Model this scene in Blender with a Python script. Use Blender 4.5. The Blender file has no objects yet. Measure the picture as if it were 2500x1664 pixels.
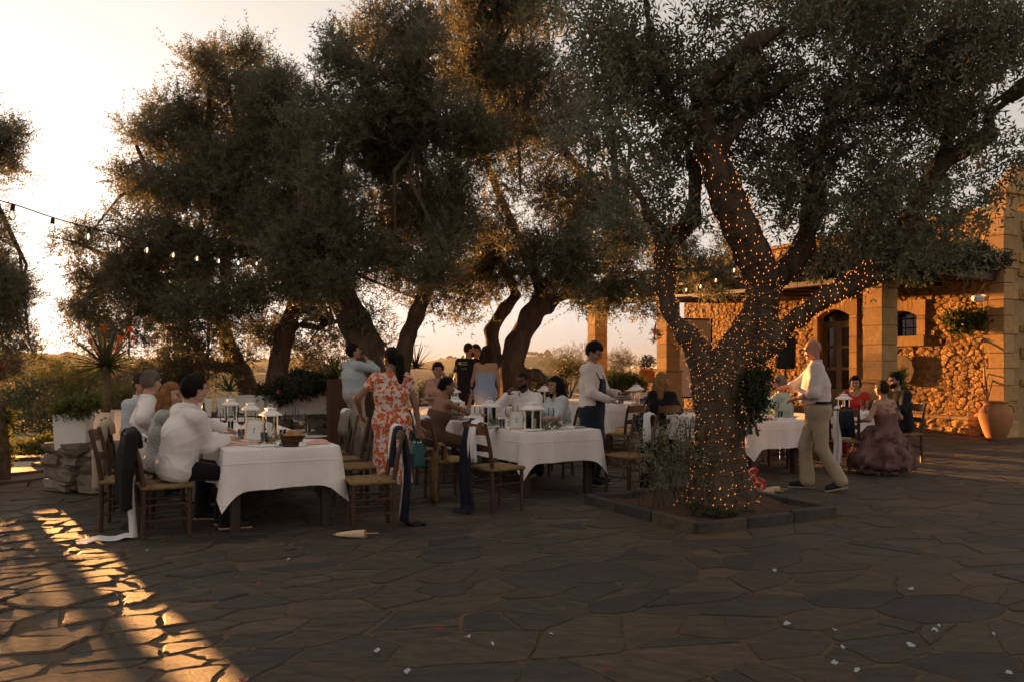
import bpy, math, random
import numpy as np
from mathutils import Vector, Matrix
random.seed(7)
SC = bpy.context.scene
COL = SC.collection
R = math.radians

# ------------------------------------------------------------------ camera
CAMZ = 1.45
FPX = 1944.4            # focal length in pixels of the 2500 px wide photograph (28 mm on 36 mm)
cam_d = bpy.data.cameras.new('camera'); cam = bpy.data.objects.new('camera', cam_d); COL.objects.link(cam)
cam_d.lens = 28.0; cam_d.sensor_width = 36.0; cam_d.shift_y = 68.0 / 2500.0
cam_d.clip_start = 0.05; cam_d.clip_end = 20000
cam.location = (0, 0, CAMZ); cam.rotation_euler = (R(90), 0, 0)
SC.camera = cam

# ------------------------------------------------------------------ sky and sun
SUN_H = Vector((-0.60, 0.80, 0)).normalized()   # horizontal direction towards the sun
SUN_EL = R(2.7)
SUN_AZ = math.atan2(SUN_H.x, SUN_H.y)           # clockwise from +Y is positive x
W_ = bpy.data.worlds.new('World'); SC.world = W_; W_.use_nodes = True
nt = W_.node_tree; nt.nodes.clear()
wo = nt.nodes.new('ShaderNodeOutputWorld'); wb = nt.nodes.new('ShaderNodeBackground')
sky = nt.nodes.new('ShaderNodeTexSky'); sky.sky_type = 'NISHITA'; sky.sun_disc = False
sky.sun_elevation = SUN_EL; sky.sun_rotation = SUN_AZ
sky.altitude = 0; sky.air_density = 1.0; sky.dust_density = 4.0; sky.ozone_density = 0.6
hsv = nt.nodes.new('ShaderNodeHueSaturation'); hsv.inputs['Saturation'].default_value = 0.16     # thick evening haze: little colour, soft gradient
gam = nt.nodes.new('ShaderNodeGamma'); gam.inputs['Gamma'].default_value = 0.34
nt.links.new(sky.outputs['Color'], hsv.inputs['Color']); nt.links.new(hsv.outputs['Color'], gam.inputs['Color'])
tint = nt.nodes.new('ShaderNodeMix'); tint.data_type = 'RGBA'; tint.blend_type = 'MULTIPLY'
tint.inputs['Factor'].default_value = 1.0
tint.inputs['B'].default_value = (1.0, 0.913, 0.828, 1)          # warm hazy evening air over the whole sky
nt.links.new(gam.outputs['Color'], tint.inputs['A'])
nt.links.new(tint.outputs['Result'], wb.inputs['Color'])
wb.inputs['Strength'].default_value = 0.15
nt.links.new(wb.outputs['Background'], wo.inputs['Surface'])

sun_d = bpy.data.lights.new('sun', 'SUN'); sun = bpy.data.objects.new('sun', sun_d); COL.objects.link(sun)
sun_d.energy = 5.0; sun_d.angle = R(0.9); sun_d.color = (1.0, 0.44, 0.13)
sv = Vector((SUN_H.x * math.cos(SUN_EL), SUN_H.y * math.cos(SUN_EL), math.sin(SUN_EL)))
sun.rotation_euler = sv.to_track_quat('Z', 'Y').to_euler()

SC.view_settings.view_transform = 'Standard'; SC.view_settings.look = 'None'
SC.view_settings.exposure = 2.1; SC.view_settings.gamma = 1.0
SC.view_settings.use_curve_mapping = False
SC.render.engine = 'CYCLES'
cy = SC.cycles
cy.use_denoising = True; cy.use_adaptive_sampling = True; cy.adaptive_threshold = 0.02
try: cy.denoiser = 'OPENIMAGEDENOISE'
except Exception: pass
cy.max_bounces = 6; cy.diffuse_bounces = 3; cy.glossy_bounces = 3; cy.transmission_bounces = 5
cy.transparent_max_bounces = 10; cy.volume_bounces = 0
cy.caustics_reflective = False; cy.caustics_refractive = False
cy.sample_clamp_indirect = 6.0

HAZE = 0.00011
# ------------------------------------------------------------------ helpers
U = Vector((-0.45, 0.893, 0)).normalized()      # along the tables and the facade, away from us
Wd = Vector((U.y, -U.x, 0))                     # across, to the right and away
def AB(a, b, z=0.0): return Vector((a * U.x + b * Wd.x, a * U.y + b * Wd.y, z))
def sstep(e0, e1, x):
    t = min(1, max(0, (x - e0) / (e1 - e0))); return t * t * (3 - 2 * t)
def gz(x, y):                                    # the terrace rises a little towards the back
    return 0.18 * sstep(10, 13, x * U.x + y * U.y)
def gp(a, b):
    v = AB(a, b); v.z = gz(v.x, v.y); return v
def PX(px, py, D): return Vector(((px - 1250) * D / FPX, D, CAMZ - (py - 900) * D / FPX))
def rz_of(d): return math.atan2(-d.x, d.y)       # local +Y turned towards d
RU = rz_of(U); RW = rz_of(Wd); RmW = rz_of(-Wd); RmU = rz_of(-U)

def mesh_np(name, V, F=None, Q=None, smooth=False, T=None):
    """fast mesh from numpy: V (n,3), Q (m,4) quads and/or T (k,3) triangles"""
    me = bpy.data.meshes.new(name)
    V = np.asarray(V, np.float32); me.vertices.add(len(V)); me.vertices.foreach_set('co', V.ravel())
    parts = []; 
    if Q is not None and len(Q): parts.append(np.asarray(Q, np.int32))
    if T is not None and len(T): parts.append(np.asarray(T, np.int32))
    loops = np.concatenate([p.ravel() for p in parts]); tot = np.concatenate([np.full(len(p), p.shape[1], np.int32) for p in parts])
    start = np.concatenate([[0], np.cumsum(tot)[:-1]]).astype(np.int32)
    me.loops.add(len(loops)); me.loops.foreach_set('vertex_index', loops)
    me.polygons.add(len(tot)); me.polygons.foreach_set('loop_start', start); me.polygons.foreach_set('loop_total', tot)
    me.update(calc_edges=True)
    if smooth: me.polygons.foreach_set('use_smooth', np.ones(len(tot), bool))
    return me
def set_attr(me, name, arr):
    a = me.attributes.new(name, 'FLOAT', 'POINT'); a.data.foreach_set('value', np.asarray(arr, np.float32))

class MB:
    def __init__(s): s.v = []; s.f = []
    def add(s, vs, fs, M=None):
        o = len(s.v)
        s.v += [tuple((M @ Vector(p)) if M is not None else p) for p in vs]
        s.f += [tuple(i + o for i in q) for q in fs]; return s
    def box(s, c, d, M=None, taper=1.0):
        cx, cy_, cz = c; x, y, z = d[0] / 2, d[1] / 2, d[2] / 2; t = taper
        vs = [(cx - x * (t if k else 1), cy_ - y * (t if k else 1), cz + (z if k else -z)) for k in (0, 1)]
        vs = []
        for k in (0, 1):
            q = t if k else 1.0
            for sx, sy in ((-1, -1), (1, -1), (1, 1), (-1, 1)): vs.append((cx + sx * x * q, cy_ + sy * y * q, cz + (z if k else -z)))
        return s.add(vs, [(3, 2, 1, 0), (4, 5, 6, 7), (0, 1, 5, 4), (1, 2, 6, 5), (2, 3, 7, 6), (3, 0, 4, 7)], M)
    def bbox(s, c, d, bv=0.006, M=None):
        """box with chamfered edges (rings along z)"""
        cx, cy_, cz = c; x, y, z = d[0] / 2, d[1] / 2, d[2] / 2; b = min(bv, x * .9, y * .9, z * .9)
        vs = []
        for zz, ins in ((-z, b), (-z + b, 0), (z - b, 0), (z, b)):
            X, Y = x - ins, y - ins; e = b if ins == 0 else b * .5
            for p in ((-X + e, -Y), (X - e, -Y), (X, -Y + e), (X, Y - e), (X - e, Y), (-X + e, Y), (-X, Y - e), (-X, -Y + e)): vs.append((cx + p[0], cy_ + p[1], cz + zz))
        fs = [tuple(range(7, -1, -1)), tuple(range(24, 32))]
        for r in range(3):
            for i in range(8): j = (i + 1) % 8; fs.append((r * 8 + i, r * 8 + j, r * 8 + 8 + j, r * 8 + 8 + i))
        return s.add(vs, fs, M)
    def tube(s, pts, rad, n=8, M=None, flat=1.0, caps=True):
        pts = [Vector(p) for p in pts]; m = len(pts)
        if not hasattr(rad, '__len__'): rad = [rad] * m
        vs = []; fs = []; up = Vector((0, 0, 1)); prev = None
        for i, p in enumerate(pts):
            d = (pts[min(i + 1, m - 1)] - pts[max(i - 1, 0)]).normalized()
            a = prev if prev is not None else (up if abs(d.z) < .9 else Vector((1, 0, 0)))
            x = (a - d * a.dot(d)); x = x.normalized() if x.length > 1e-5 else d.orthogonal().normalized()
            prev = x; y = d.cross(x)
            for k in range(n):
                t = 2 * math.pi * k / n; vs.append(tuple(p + x * (rad[i] * math.cos(t) * flat) + y * (rad[i] * math.sin(t))))
        for i in range(m - 1):
            for k in range(n): l = (k + 1) % n; fs.append((i * n + k, i * n + l, i * n + n + l, i * n + n + k))
        if caps: fs += [tuple(range(n - 1, -1, -1)), tuple(range((m - 1) * n, m * n))]
        return s.add(vs, fs, M)
    def lathe(s, prof, n=16, c=(0, 0, 0), M=None, caps=True):
        vs = []; fs = []; m = len(prof)
        for r, z in prof:
            for k in range(n): t = 2 * math.pi * k / n; vs.append((c[0] + r * math.cos(t), c[1] + r * math.sin(t), c[2] + z))
        for i in range(m - 1):
            for k in range(n): l = (k + 1) % n; fs.append((i * n + k, i * n + l, i * n + n + l, i * n + n + k))
        if caps: fs += [tuple(range(n - 1, -1, -1)), tuple(range((m - 1) * n, m * n))]
        return s.add(vs, fs, M)
    def mesh(s, name, smooth=False):
        me = bpy.data.meshes.new(name); me.from_pydata(s.v, [], s.f); me.update()
        if smooth: me.polygons.foreach_set('use_smooth', [True] * len(me.polygons))
        return me
    def build(s, name, mat, parent=None, smooth=False, loc=None, rz=None):
        return mk(name, s.mesh(name, smooth), mat, parent, loc, rz)
def mk(name, me, mat, parent=None, loc=None, rz=None):
    o = bpy.data.objects.new(name, me); COL.objects.link(o)
    if mat is not None and len(me.materials) == 0: me.materials.append(mat)
    if parent is not None: o.parent = parent
    if loc is not None: o.location = loc
    if rz is not None: o.rotation_euler = (0, 0, rz)
    return o
def tag(o, label=None, cat=None, group=None, kind=None):
    if label: o['label'] = label
    if cat: o['category'] = cat
    if group: o['group'] = group
    if kind: o['kind'] = kind
    return o
def thing(name, label, cat, loc=(0, 0, 0), rz=0.0, group=None):
    o = bpy.data.objects.new(name, None); COL.objects.link(o); o.empty_display_size = .1
    o.location = loc; o.rotation_euler = (0, 0, rz); return tag(o, label, cat, group)
def copy_tree(o, parent=None):
    c = o.copy(); COL.objects.link(c); c.parent = parent
    for ch in [x for x in bpy.data.objects if x.parent == o]: copy_tree(ch, c)
    return c
class Proto:
    """a thing built once and copied; the first use moves the original"""
    def __init__(s, root):
        s.root = root; s.used = False
    def place(s, label, loc, rz=0.0, group=None, scale=None):
        o = s.root if not s.used else ctree(s.root); s.used = True
        o['label'] = label; o.location = loc; o.rotation_euler = (0, 0, rz)
        if group: o['group'] = group
        if scale: o.scale = scale if hasattr(scale, '__len__') else (scale,) * 3
        return o
def ctree(root):
    r = root.copy(); COL.objects.link(r)
    for ch in list(root.children):
        c = ch.copy(); COL.objects.link(c); c.parent = r
        for g in list(ch.children):
            d = g.copy(); COL.objects.link(d); d.parent = c
    return r

# ------------------------------------------------------------------ materials
MATS = {}
def mat(name, c1, c2=None, scale=8.0, rough=0.7, bump=0.0, bscale=60.0, spec=0.3, stretch=(1, 1, 1), detail=5.0,
        metal=0.0, trans=0.0, rnd=False, rndamt=0.35, sheen=0.0, emis=None, estr=0.0, wave=None, coat=0.0, ior=1.45, alpha=1.0, bdist=0.01):
    if name in MATS: return MATS[name]
    m = bpy.data.materials.new(name); m.use_nodes = True; t = m.node_tree; N = t.nodes; L = t.links
    b = N['Principled BSDF']; b.inputs['Roughness'].default_value = rough
    b.inputs['Specular IOR Level'].default_value = spec; b.inputs['Metallic'].default_value = metal
    b.inputs['IOR'].default_value = ior
    if trans: b.inputs['Transmission Weight'].default_value = trans
    if sheen: b.inputs['Sheen Weight'].default_value = sheen
    if coat: b.inputs['Coat Weight'].default_value = coat
    if alpha < 1: b.inputs['Alpha'].default_value = alpha
    c2 = c2 or tuple(x * .8 for x in c1)
    co = N.new('ShaderNodeTexCoord'); mp = N.new('ShaderNodeMapping'); mp.inputs['Scale'].default_value = stretch
    L.new(co.outputs['Object'], mp.inputs['Vector'])
    nz = N.new('ShaderNodeTexNoise'); nz.inputs['Scale'].default_value = scale; nz.inputs['Detail'].default_value = detail
    nz.inputs['Roughness'].default_value = .62
    L.new(mp.outputs['Vector'], nz.inputs['Vector'])
    cr = N.new('ShaderNodeValToRGB'); cr.color_ramp.elements[0].position = .33; cr.color_ramp.elements[1].position = .68
    cr.color_ramp.elements[0].color = (*c1, 1); cr.color_ramp.elements[1].color = (*c2, 1)
    L.new(nz.outputs['Fac'], cr.inputs['Fac']); col = cr.outputs['Color']
    if rnd:
        at = N.new('ShaderNodeAttribute'); at.attribute_name = 'rnd'
        mr = N.new('ShaderNodeMapRange'); mr.inputs['To Min'].default_value = 1 - rndamt; mr.inputs['To Max'].default_value = 1 + rndamt
        L.new(at.outputs['Fac'], mr.inputs['Value'])
        mx = N.new('ShaderNodeMix'); mx.data_type = 'RGBA'; mx.blend_type = 'MULTIPLY'; mx.inputs['Factor'].default_value = 1
        L.new(col, mx.inputs['A']); L.new(mr.outputs['Result'], mx.inputs['B']); col = mx.outputs['Result']
    L.new(col, b.inputs['Base Color'])
    if bump:
        n2 = N.new('ShaderNodeTexNoise'); n2.inputs['Scale'].default_value = bscale; n2.inputs['Detail'].default_value = 6
        n2.inputs['Roughness'].default_value = .6
        L.new(mp.outputs['Vector'], n2.inputs['Vector']); h = n2.outputs['Fac']
        if wave:
            wv = N.new('ShaderNodeTexWave'); wv.inputs['Scale'].default_value = wave[0]; wv.inputs['Distortion'].default_value = wave[1]
            wv.bands_direction = wave[2] if len(wave) > 2 else 'X'
            L.new(mp.outputs['Vector'], wv.inputs['Vector'])
            ad = N.new('ShaderNodeMath'); ad.operation = 'ADD'; L.new(h, ad.inputs[0]); L.new(wv.outputs['Fac'], ad.inputs[1]); h = ad.outputs[0]
        bp = N.new('ShaderNodeBump'); bp.inputs['Strength'].default_value = bump; bp.inputs['Distance'].default_value = bdist
        L.new(h, bp.inputs['Height']); L.new(bp.outputs['Normal'], b.inputs['Normal'])
    if emis:
        b.inputs['Emission Color'].default_value = (*emis, 1); b.inputs['Emission Strength'].default_value = estr
    MATS[name] = m; return m
def leaf_mat(name, ca, cb, cc, transl=0.35, rough=0.55):
    m = bpy.data.materials.new(name); m.use_nodes = True; t = m.node_tree; N = t.nodes; L = t.links
    b = N['Principled BSDF']; b.inputs['Roughness'].default_value = rough; b.inputs['Specular IOR Level'].default_value = .3
    at = N.new('ShaderNodeAttribute'); at.attribute_name = 'rnd'
    cr = N.new('ShaderNodeValToRGB'); e = cr.color_ramp.elements
    e[0].position = 0; e[0].color = (*ca, 1); e[1].position = .9; e[1].color = (*cb, 1)
    x = e.new(.985); x.color = (*cc, 1)
    L.new(at.outputs['Fac'], cr.inputs['Fac']); L.new(cr.outputs['Color'], b.inputs['Base Color'])
    tr = N.new('ShaderNodeBsdfTranslucent')
    hs = N.new('ShaderNodeHueSaturation'); hs.inputs['Hue'].default_value = .49; hs.inputs['Value'].default_value = 1.4; hs.inputs['Saturation'].default_value = 1.05
    L.new(cr.outputs['Color'], hs.inputs['Color']); L.new(hs.outputs['Color'], tr.inputs['Color'])
    mx = N.new('ShaderNodeMixShader'); mx.inputs['Fac'].default_value = transl
    L.new(b.outputs['BSDF'], mx.inputs[1]); L.new(tr.outputs['BSDF'], mx.inputs[2])
    L.new(mx.outputs['Shader'], N['Material Output'].inputs['Surface']); MATS[name] = m; return m

# ------------------------------------------------------------------ implicit surfaces (round cones, smooth unions, surface nets)
def nets(F, org, h):
    s = F < 0; nx, ny, nz = F.shape
    c = s[:-1, :-1, :-1].astype(np.int8)
    for dx, dy, dz in ((1,0,0),(0,1,0),(1,1,0),(0,0,1),(1,0,1),(0,1,1),(1,1,1)):
        c = c + s[dx:nx-1+dx, dy:ny-1+dy, dz:nz-1+dz]
    act = (c > 0) & (c < 8)
    ijk = np.argwhere(act)
    if len(ijk) == 0: return np.zeros((0, 3)), np.zeros((0, 4), int)
    idx = -np.ones(act.shape, np.int32); idx[act] = np.arange(len(ijk))
    acc = np.zeros((len(ijk), 3)); cnt = np.zeros(len(ijk))
    cor = [(0,0,0),(1,0,0),(0,1,0),(1,1,0),(0,0,1),(1,0,1),(0,1,1),(1,1,1)]
    vals = [F[ijk[:,0]+a, ijk[:,1]+b, ijk[:,2]+d] for a, b, d in cor]
    for i, j in ((0,1),(2,3),(4,5),(6,7),(0,2),(1,3),(4,6),(5,7),(0,4),(1,5),(2,6),(3,7)):
        f0, f1 = vals[i], vals[j]; m = (f0 < 0) != (f1 < 0)
        t = np.where(m, f0 / np.where(m, f0 - f1, 1), 0)
        p0 = np.array(cor[i]); p1 = np.array(cor[j])
        acc += m[:, None] * (p0 + t[:, None] * (p1 - p0)); cnt += m
    V = (ijk + acc / cnt[:, None]) * h + np.asarray(org)
    Q = []
    for ax in range(3):
        a = [slice(None)] * 3; b = [slice(None)] * 3; a[ax] = slice(0, -1); b[ax] = slice(1, None)
        s0 = s[tuple(a)]; s1 = s[tuple(b)]
        e = np.argwhere(s0 != s1)
        o1, o2 = [(1, 2), (2, 0), (0, 1)][ax]
        e = e[(e[:, o1] > 0) & (e[:, o2] > 0) & (e[:, o1] < F.shape[o1] - 1) & (e[:, o2] < F.shape[o2] - 1)]
        if not len(e): continue
        def g(d1, d2):
            k = e.copy(); k[:, o1] -= d1; k[:, o2] -= d2; return idx[k[:, 0], k[:, 1], k[:, 2]]
        q = np.stack([g(1, 1), g(0, 1), g(0, 0), g(1, 0)], 1)
        fl = s0[e[:, 0], e[:, 1], e[:, 2]]
        q[~fl] = q[~fl][:, ::-1]; Q.append(q)
    return V, np.concatenate(Q)
def wig(P, seed, freq, n=5):
    rs = np.random.RandomState(seed); o = 0
    for _ in range(n):
        d = rs.normal(size=3); d /= np.linalg.norm(d); o = o + np.sin((P @ (d * freq * rs.uniform(.6, 1.5))) + rs.uniform(0, 6.3))
    return o / n
class SDF:
    def __init__(s): s.ops = []
    def cone(s, a, b, ra, rb=None, k=.03, off=0.0): s.ops.append(('c', np.array(a, float), np.array(b, float), ra + off, (ra if rb is None else rb) + off, k)); return s
    def chain(s, pts, rad, k=.03):
        for i in range(len(pts) - 1): s.cone(pts[i], pts[i + 1], rad[i], rad[i + 1], k)
        return s
    def ell(s, c, r, M=None, k=.02, sub=False): s.ops.append(('s' if sub else 'e', np.array(c, float), np.array(r, float), np.eye(3) if M is None else np.array(M), 0, k)); return s
    def cut(s, p, n): s.ops.append(('h', np.array(p, float), np.array(n, float) / np.linalg.norm(n), 0, 0, 0)); return s   # removes the side n points to
    def fn(s, f): s.ops.append(('f', f, None, 0, 0, 0)); return s                                                           # f(P, D) -> D
    def mesh(s, h, seed=0, namp=0.0, nfreq=20.0):
        lo = np.full(3, 1e9); hi = np.full(3, -1e9)
        for o in s.ops:
            if o[0] == 'c':
                r = max(o[3], o[4]); lo = np.minimum(lo, np.minimum(o[1], o[2]) - r); hi = np.maximum(hi, np.maximum(o[1], o[2]) + r)
            elif o[0] == 'e': r = o[2].max(); lo = np.minimum(lo, o[1] - r); hi = np.maximum(hi, o[1] + r)
        lo = lo - 3 * h - namp; hi = hi + 3 * h + namp; n = np.ceil((hi - lo) / h).astype(int) + 1
        F = np.full(n, 1.0, np.float32)
        ax = [lo[i] + h * np.arange(n[i]) for i in range(3)]
        def win(l, u):
            i0 = np.clip(np.floor((l - lo) / h).astype(int), 0, n - 1); i1 = np.clip(np.ceil((u - lo) / h).astype(int) + 1, 1, n)
            sl = tuple(slice(i0[i], i1[i]) for i in range(3))
            P = np.stack(np.meshgrid(ax[0][sl[0]], ax[1][sl[1]], ax[2][sl[2]], indexing='ij'), -1)
            return sl, P
        for o in s.ops:
            if o[0] == 'c':
                _, a, b, ra, rb, k = o; r = max(ra, rb) + 2 * k + 3 * h
                sl, P = win(np.minimum(a, b) - r, np.maximum(a, b) + r)
                ab = b - a; t = np.clip(((P - a) @ ab) / max(ab @ ab, 1e-9), 0, 1)
                d = np.linalg.norm(P - a - t[..., None] * ab, axis=-1) - (ra + (rb - ra) * t)
            elif o[0] in 'es':
                _, c, rr, M, _, k = o; r = rr.max() + 2 * k + 3 * h
                sl, P = win(c - r, c + r); q = (P - c) @ M      # columns of M: local axes
                q = q / rr; l = np.linalg.norm(q, axis=-1); g = np.linalg.norm(q / rr, axis=-1)
                d = l * (l - 1) / np.maximum(g, 1e-6)
                if o[0] == 's':
                    f = F[sl]; F[sl] = np.maximum(f, -d); continue
            elif o[0] == 'h':
                sl, P = win(lo, hi); F[sl] = np.maximum(F[sl], (P - o[1]) @ o[2]); continue
            else:
                sl, P = win(lo, hi); F[sl] = o[1](P, F[sl]); continue
            f = F[sl]; hh = np.clip(.5 + .5 * (f - d) / k, 0, 1)
            F[sl] = f * (1 - hh) + d * hh - k * hh * (1 - hh)
        if namp:
            sl, P = win(lo, hi); F[sl] += namp * wig(P, seed, nfreq)
        return nets(F, lo, h)
def join_np(parts):
    V = []; Q = []; o = 0
    for v, q in parts:
        V.append(v); Q.append(q + o); o += len(v)
    return np.concatenate(V), np.concatenate(Q)
def sdf_obj(name, parts, m, parent=None, loc=None, rz=None):
    V, Q = join_np(parts) if isinstance(parts, list) else parts
    return mk(name, mesh_np(name, V, Q=Q, smooth=True), m, parent, loc, rz)

# ------------------------------------------------------------------ irregular stones
def voronoi(pts, nb=26):
    """cells clipped against the nearest neighbours"""
    pts = np.asarray(pts); out = []
    for i, p in enumerate(pts):
        d = ((pts - p) ** 2).sum(1); near = np.argsort(d)[1:nb + 1]
        r = math.sqrt(d[near[-1]]); poly = [p + np.array(q) * r for q in ((-1, -1), (1, -1), (1, 1), (-1, 1))]
        for j in near:
            q = pts[j]; m = (p + q) / 2; n = q - p; new = []
            for a in range(len(poly)):
                A = poly[a]; B = poly[(a + 1) % len(poly)]; da = (A - m) @ n; db = (B - m) @ n
                if da <= 0: new.append(A)
                if (da < 0) != (db < 0) and abs(da - db) > 1e-12: new.append(A + (B - A) * da / (da - db))
            poly = new
            if len(poly) < 3: break
        out.append(np.array(poly) if len(poly) >= 3 else None)
    return out
def rough_poly(poly, gap, rs, nmin=10, jit=.012):
    """shrinks a cell by half a joint, rounds its corners and roughens its edge"""
    c = poly.mean(0); n = len(poly); res = []
    per = sum(np.linalg.norm(poly[(i + 1) % n] - poly[i]) for i in range(n))
    for i in range(n):
        A = poly[i]; B = poly[(i + 1) % n]; l = np.linalg.norm(B - A)
        if l < 1e-6: continue
        k = max(1, int(round(nmin * l / per)))
        for j in range(k):
            t = (j + .5 + rs.uniform(-.2, .2)) / k if k > 1 else .5
            if k == 1: t = .5
            res.append(A + (B - A) * t)
        if l > .15 * per:                    # keep long edges straight up to near their corners
            res.insert(-k if k else len(res), A + (B - A) * .05) if k > 0 else None
            res.append(A + (B - A) * .95)
    P = np.array(res); d = c - P; l = np.linalg.norm(d, axis=1)[:, None]
    return P + d / np.maximum(l, 1e-6) * (gap + rs.uniform(-1, 1, (len(P), 1)) * jit)
def stone_mesh_data(P, height, inset, rs, tilt=.01, dome=0.0, base=-.05):
    """P (n,2) outline -> verts/faces of one stone: wall, chamfer, top"""
    n = len(P); c = P.mean(0); v = []; f = []
    g = rs.uniform(-tilt, tilt, 2)
    def hz(q): return height + (q - c) @ g
    for q in P: v.append((q[0], q[1], base))
    for q in P: v.append((q[0], q[1], hz(q) - inset * rs.uniform(.5, 1.0)))
    for q in P:
        d = c - q; l = np.linalg.norm(d); q2 = q + d / max(l, 1e-6) * min(inset * rs.uniform(1.0, 2.0), l * .6); v.append((q2[0], q2[1], hz(q2)))
    for i in range(n):
        j = (i + 1) % n; f.append((i, j, n + j, n + i)); f.append((n + i, n + j, 2 * n + j, 2 * n + i))
    if dome:
        v.append((c[0] + rs.uniform(-.02, .02), c[1] + rs.uniform(-.02, .02), hz(c) + dome)); k = len(v) - 1
        for i in range(n): f.append((2 * n + i, 2 * n + (i + 1) % n, k))
    else: f.append(tuple(range(2 * n, 3 * n)))
    return v, f

def slate_mat():
    m = bpy.data.materials.new('slate'); m.use_nodes = True; t = m.node_tree; N = t.nodes; L = t.links; b = N['Principled BSDF']; b.inputs['Specular IOR Level'].default_value = .38
    co = N.new('ShaderNodeTexCoord'); at = N.new('ShaderNodeAttribute'); at.attribute_name = 'rnd'
    mp = N.new('ShaderNodeMapping'); mp.inputs['Scale'].default_value = (1, 2.6, 1); L.new(co.outputs['Object'], mp.inputs['Vector'])
    cr = N.new('ShaderNodeValToRGB'); e = cr.color_ramp.elements; cr.color_ramp.interpolation = 'LINEAR'
    cols = [(0, (.036, .033, .032)), (.2, (.082, .060, .041)), (.4, (.054, .045, .037)), (.6, (.108, .076, .048)), (.8, (.070, .052, .037)), (1, (.130, .093, .058))]
    e[0].position = 0; e[0].color = (*cols[0][1], 1); e[1].position = 1; e[1].color = (*cols[-1][1], 1)
    for p, c in cols[1:-1]: x = e.new(p); x.color = (*c, 1)
    L.new(at.outputs['Fac'], cr.inputs['Fac'])
    n1 = N.new('ShaderNodeTexNoise'); n1.inputs['Scale'].default_value = 4.5; n1.inputs['Detail'].default_value = 8; n1.inputs['Roughness'].default_value = .68; L.new(mp.outputs['Vector'], n1.inputs['Vector'])
    mr = N.new('ShaderNodeMapRange'); mr.inputs['From Min'].default_value = .3; mr.inputs['From Max'].default_value = .7; mr.inputs['To Min'].default_value = .40; mr.inputs['To Max'].default_value = 1.75; L.new(n1.outputs['Fac'], mr.inputs['Value'])
    mx = N.new('ShaderNodeMix'); mx.data_type = 'RGBA'; mx.blend_type = 'MULTIPLY'; mx.inputs['Factor'].default_value = 1; L.new(cr.outputs['Color'], mx.inputs['A']); L.new(mr.outputs['Result'], mx.inputs['B'])
    n3 = N.new('ShaderNodeTexNoise'); n3.inputs['Scale'].default_value = 1.7; n3.inputs['Detail'].default_value = 5; L.new(co.outputs['Object'], n3.inputs['Vector'])
    r3 = N.new('ShaderNodeMapRange'); r3.inputs['From Min'].default_value = .48; r3.inputs['From Max'].default_value = .72; r3.inputs['To Max'].default_value = .55; L.new(n3.outputs['Fac'], r3.inputs['Value'])
    m2 = N.new('ShaderNodeMix'); m2.data_type = 'RGBA'; L.new(r3.outputs['Result'], m2.inputs['Factor']); L.new(mx.outputs['Result'], m2.inputs['A']); m2.inputs['B'].default_value = (.105, .070, .043, 1)   # sandy dust in patches
    L.new(m2.outputs['Result'], b.inputs['Base Color'])
    rr = N.new('ShaderNodeMapRange'); rr.inputs['To Min'].default_value = .42; rr.inputs['To Max'].default_value = .85; L.new(n1.outputs['Fac'], rr.inputs['Value']); L.new(rr.outputs['Result'], b.inputs['Roughness'])
    n2 = N.new('ShaderNodeTexNoise'); n2.inputs['Scale'].default_value = 9; n2.inputs['Detail'].default_value = 9; n2.inputs['Roughness'].default_value = .7; n2.inputs['Distortion'].default_value = .6; L.new(mp.outputs['Vector'], n2.inputs['Vector'])
    st = N.new('ShaderNodeMath'); st.operation = 'MULTIPLY'; st.inputs[1].default_value = 7; L.new(n2.outputs['Fac'], st.inputs[0]); fl = N.new('ShaderNodeMath'); fl.operation = 'PINGPONG'; fl.inputs[1].default_value = 1.0; L.new(st.outputs[0], fl.inputs[0])
    ad = N.new('ShaderNodeMath'); ad.operation = 'MULTIPLY_ADD'; ad.inputs[1].default_value = .22; L.new(fl.outputs[0], ad.inputs[0]); L.new(n1.outputs['Fac'], ad.inputs[2])
    bp = N.new('ShaderNodeBump'); bp.inputs['Strength'].default_value = 1.0; bp.inputs['Distance'].default_value = .05; L.new(ad.outputs[0], bp.inputs['Height']); L.new(bp.outputs['Normal'], b.inputs['Normal'])
    return m
# ================================================================== THE SETTING
m_slate = slate_mat()
m_mortar = mat('sandy_mortar', (.125, .086, .053), (.072, .052, .035), scale=2.5, rough=.9, bump=.5, bscale=45, spec=.12)
m_rub = mat('ochre_rubble', (.52, .30, .115), (.31, .175, .070), scale=11, rough=.9, bump=1.0, bscale=16, rnd=True, rndamt=.30, spec=.1, bdist=.06)
m_rubgap = mat('lime_joint', (.38, .25, .13), (.28, .18, .09), scale=12, rough=.95, bump=.6, bscale=40)
m_ash = mat('ashlar_sandstone', (.48, .30, .135), (.36, .22, .10), scale=7, rough=.88, bump=.9, bscale=38, rnd=True, rndamt=.16, spec=.1, bdist=.012)
m_fieldst = mat('field_stone', (.20, .155, .115), (.11, .088, .068), scale=7, rough=.9, bump=.8, bscale=26, rnd=True, rndamt=.35, bdist=.03)
m_soil = mat('dry_red_soil', (.085, .045, .026), (.045, .028, .018), scale=9, rough=.95, bump=.9, bscale=40)
m_terrain = mat('dry_hillside', (.085, .085, .045), (.16, .135, .075), scale=.012, rough=.95, detail=8, spec=.05)
m_wood_dk = mat('dark_stained_wood', (.055, .030, .018), (.030, .017, .011), scale=14, rough=.5, bump=.25, bscale=30, stretch=(1, 1, .15), spec=.4)
m_tile = mat('clay_tile', (.30, .135, .065), (.19, .09, .05), scale=12, rough=.85, bump=.3, bscale=50)
m_terra = mat('terracotta', (.42, .19, .085), (.33, .145, .065), scale=6, rough=.8, bump=.2, bscale=40)

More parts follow.
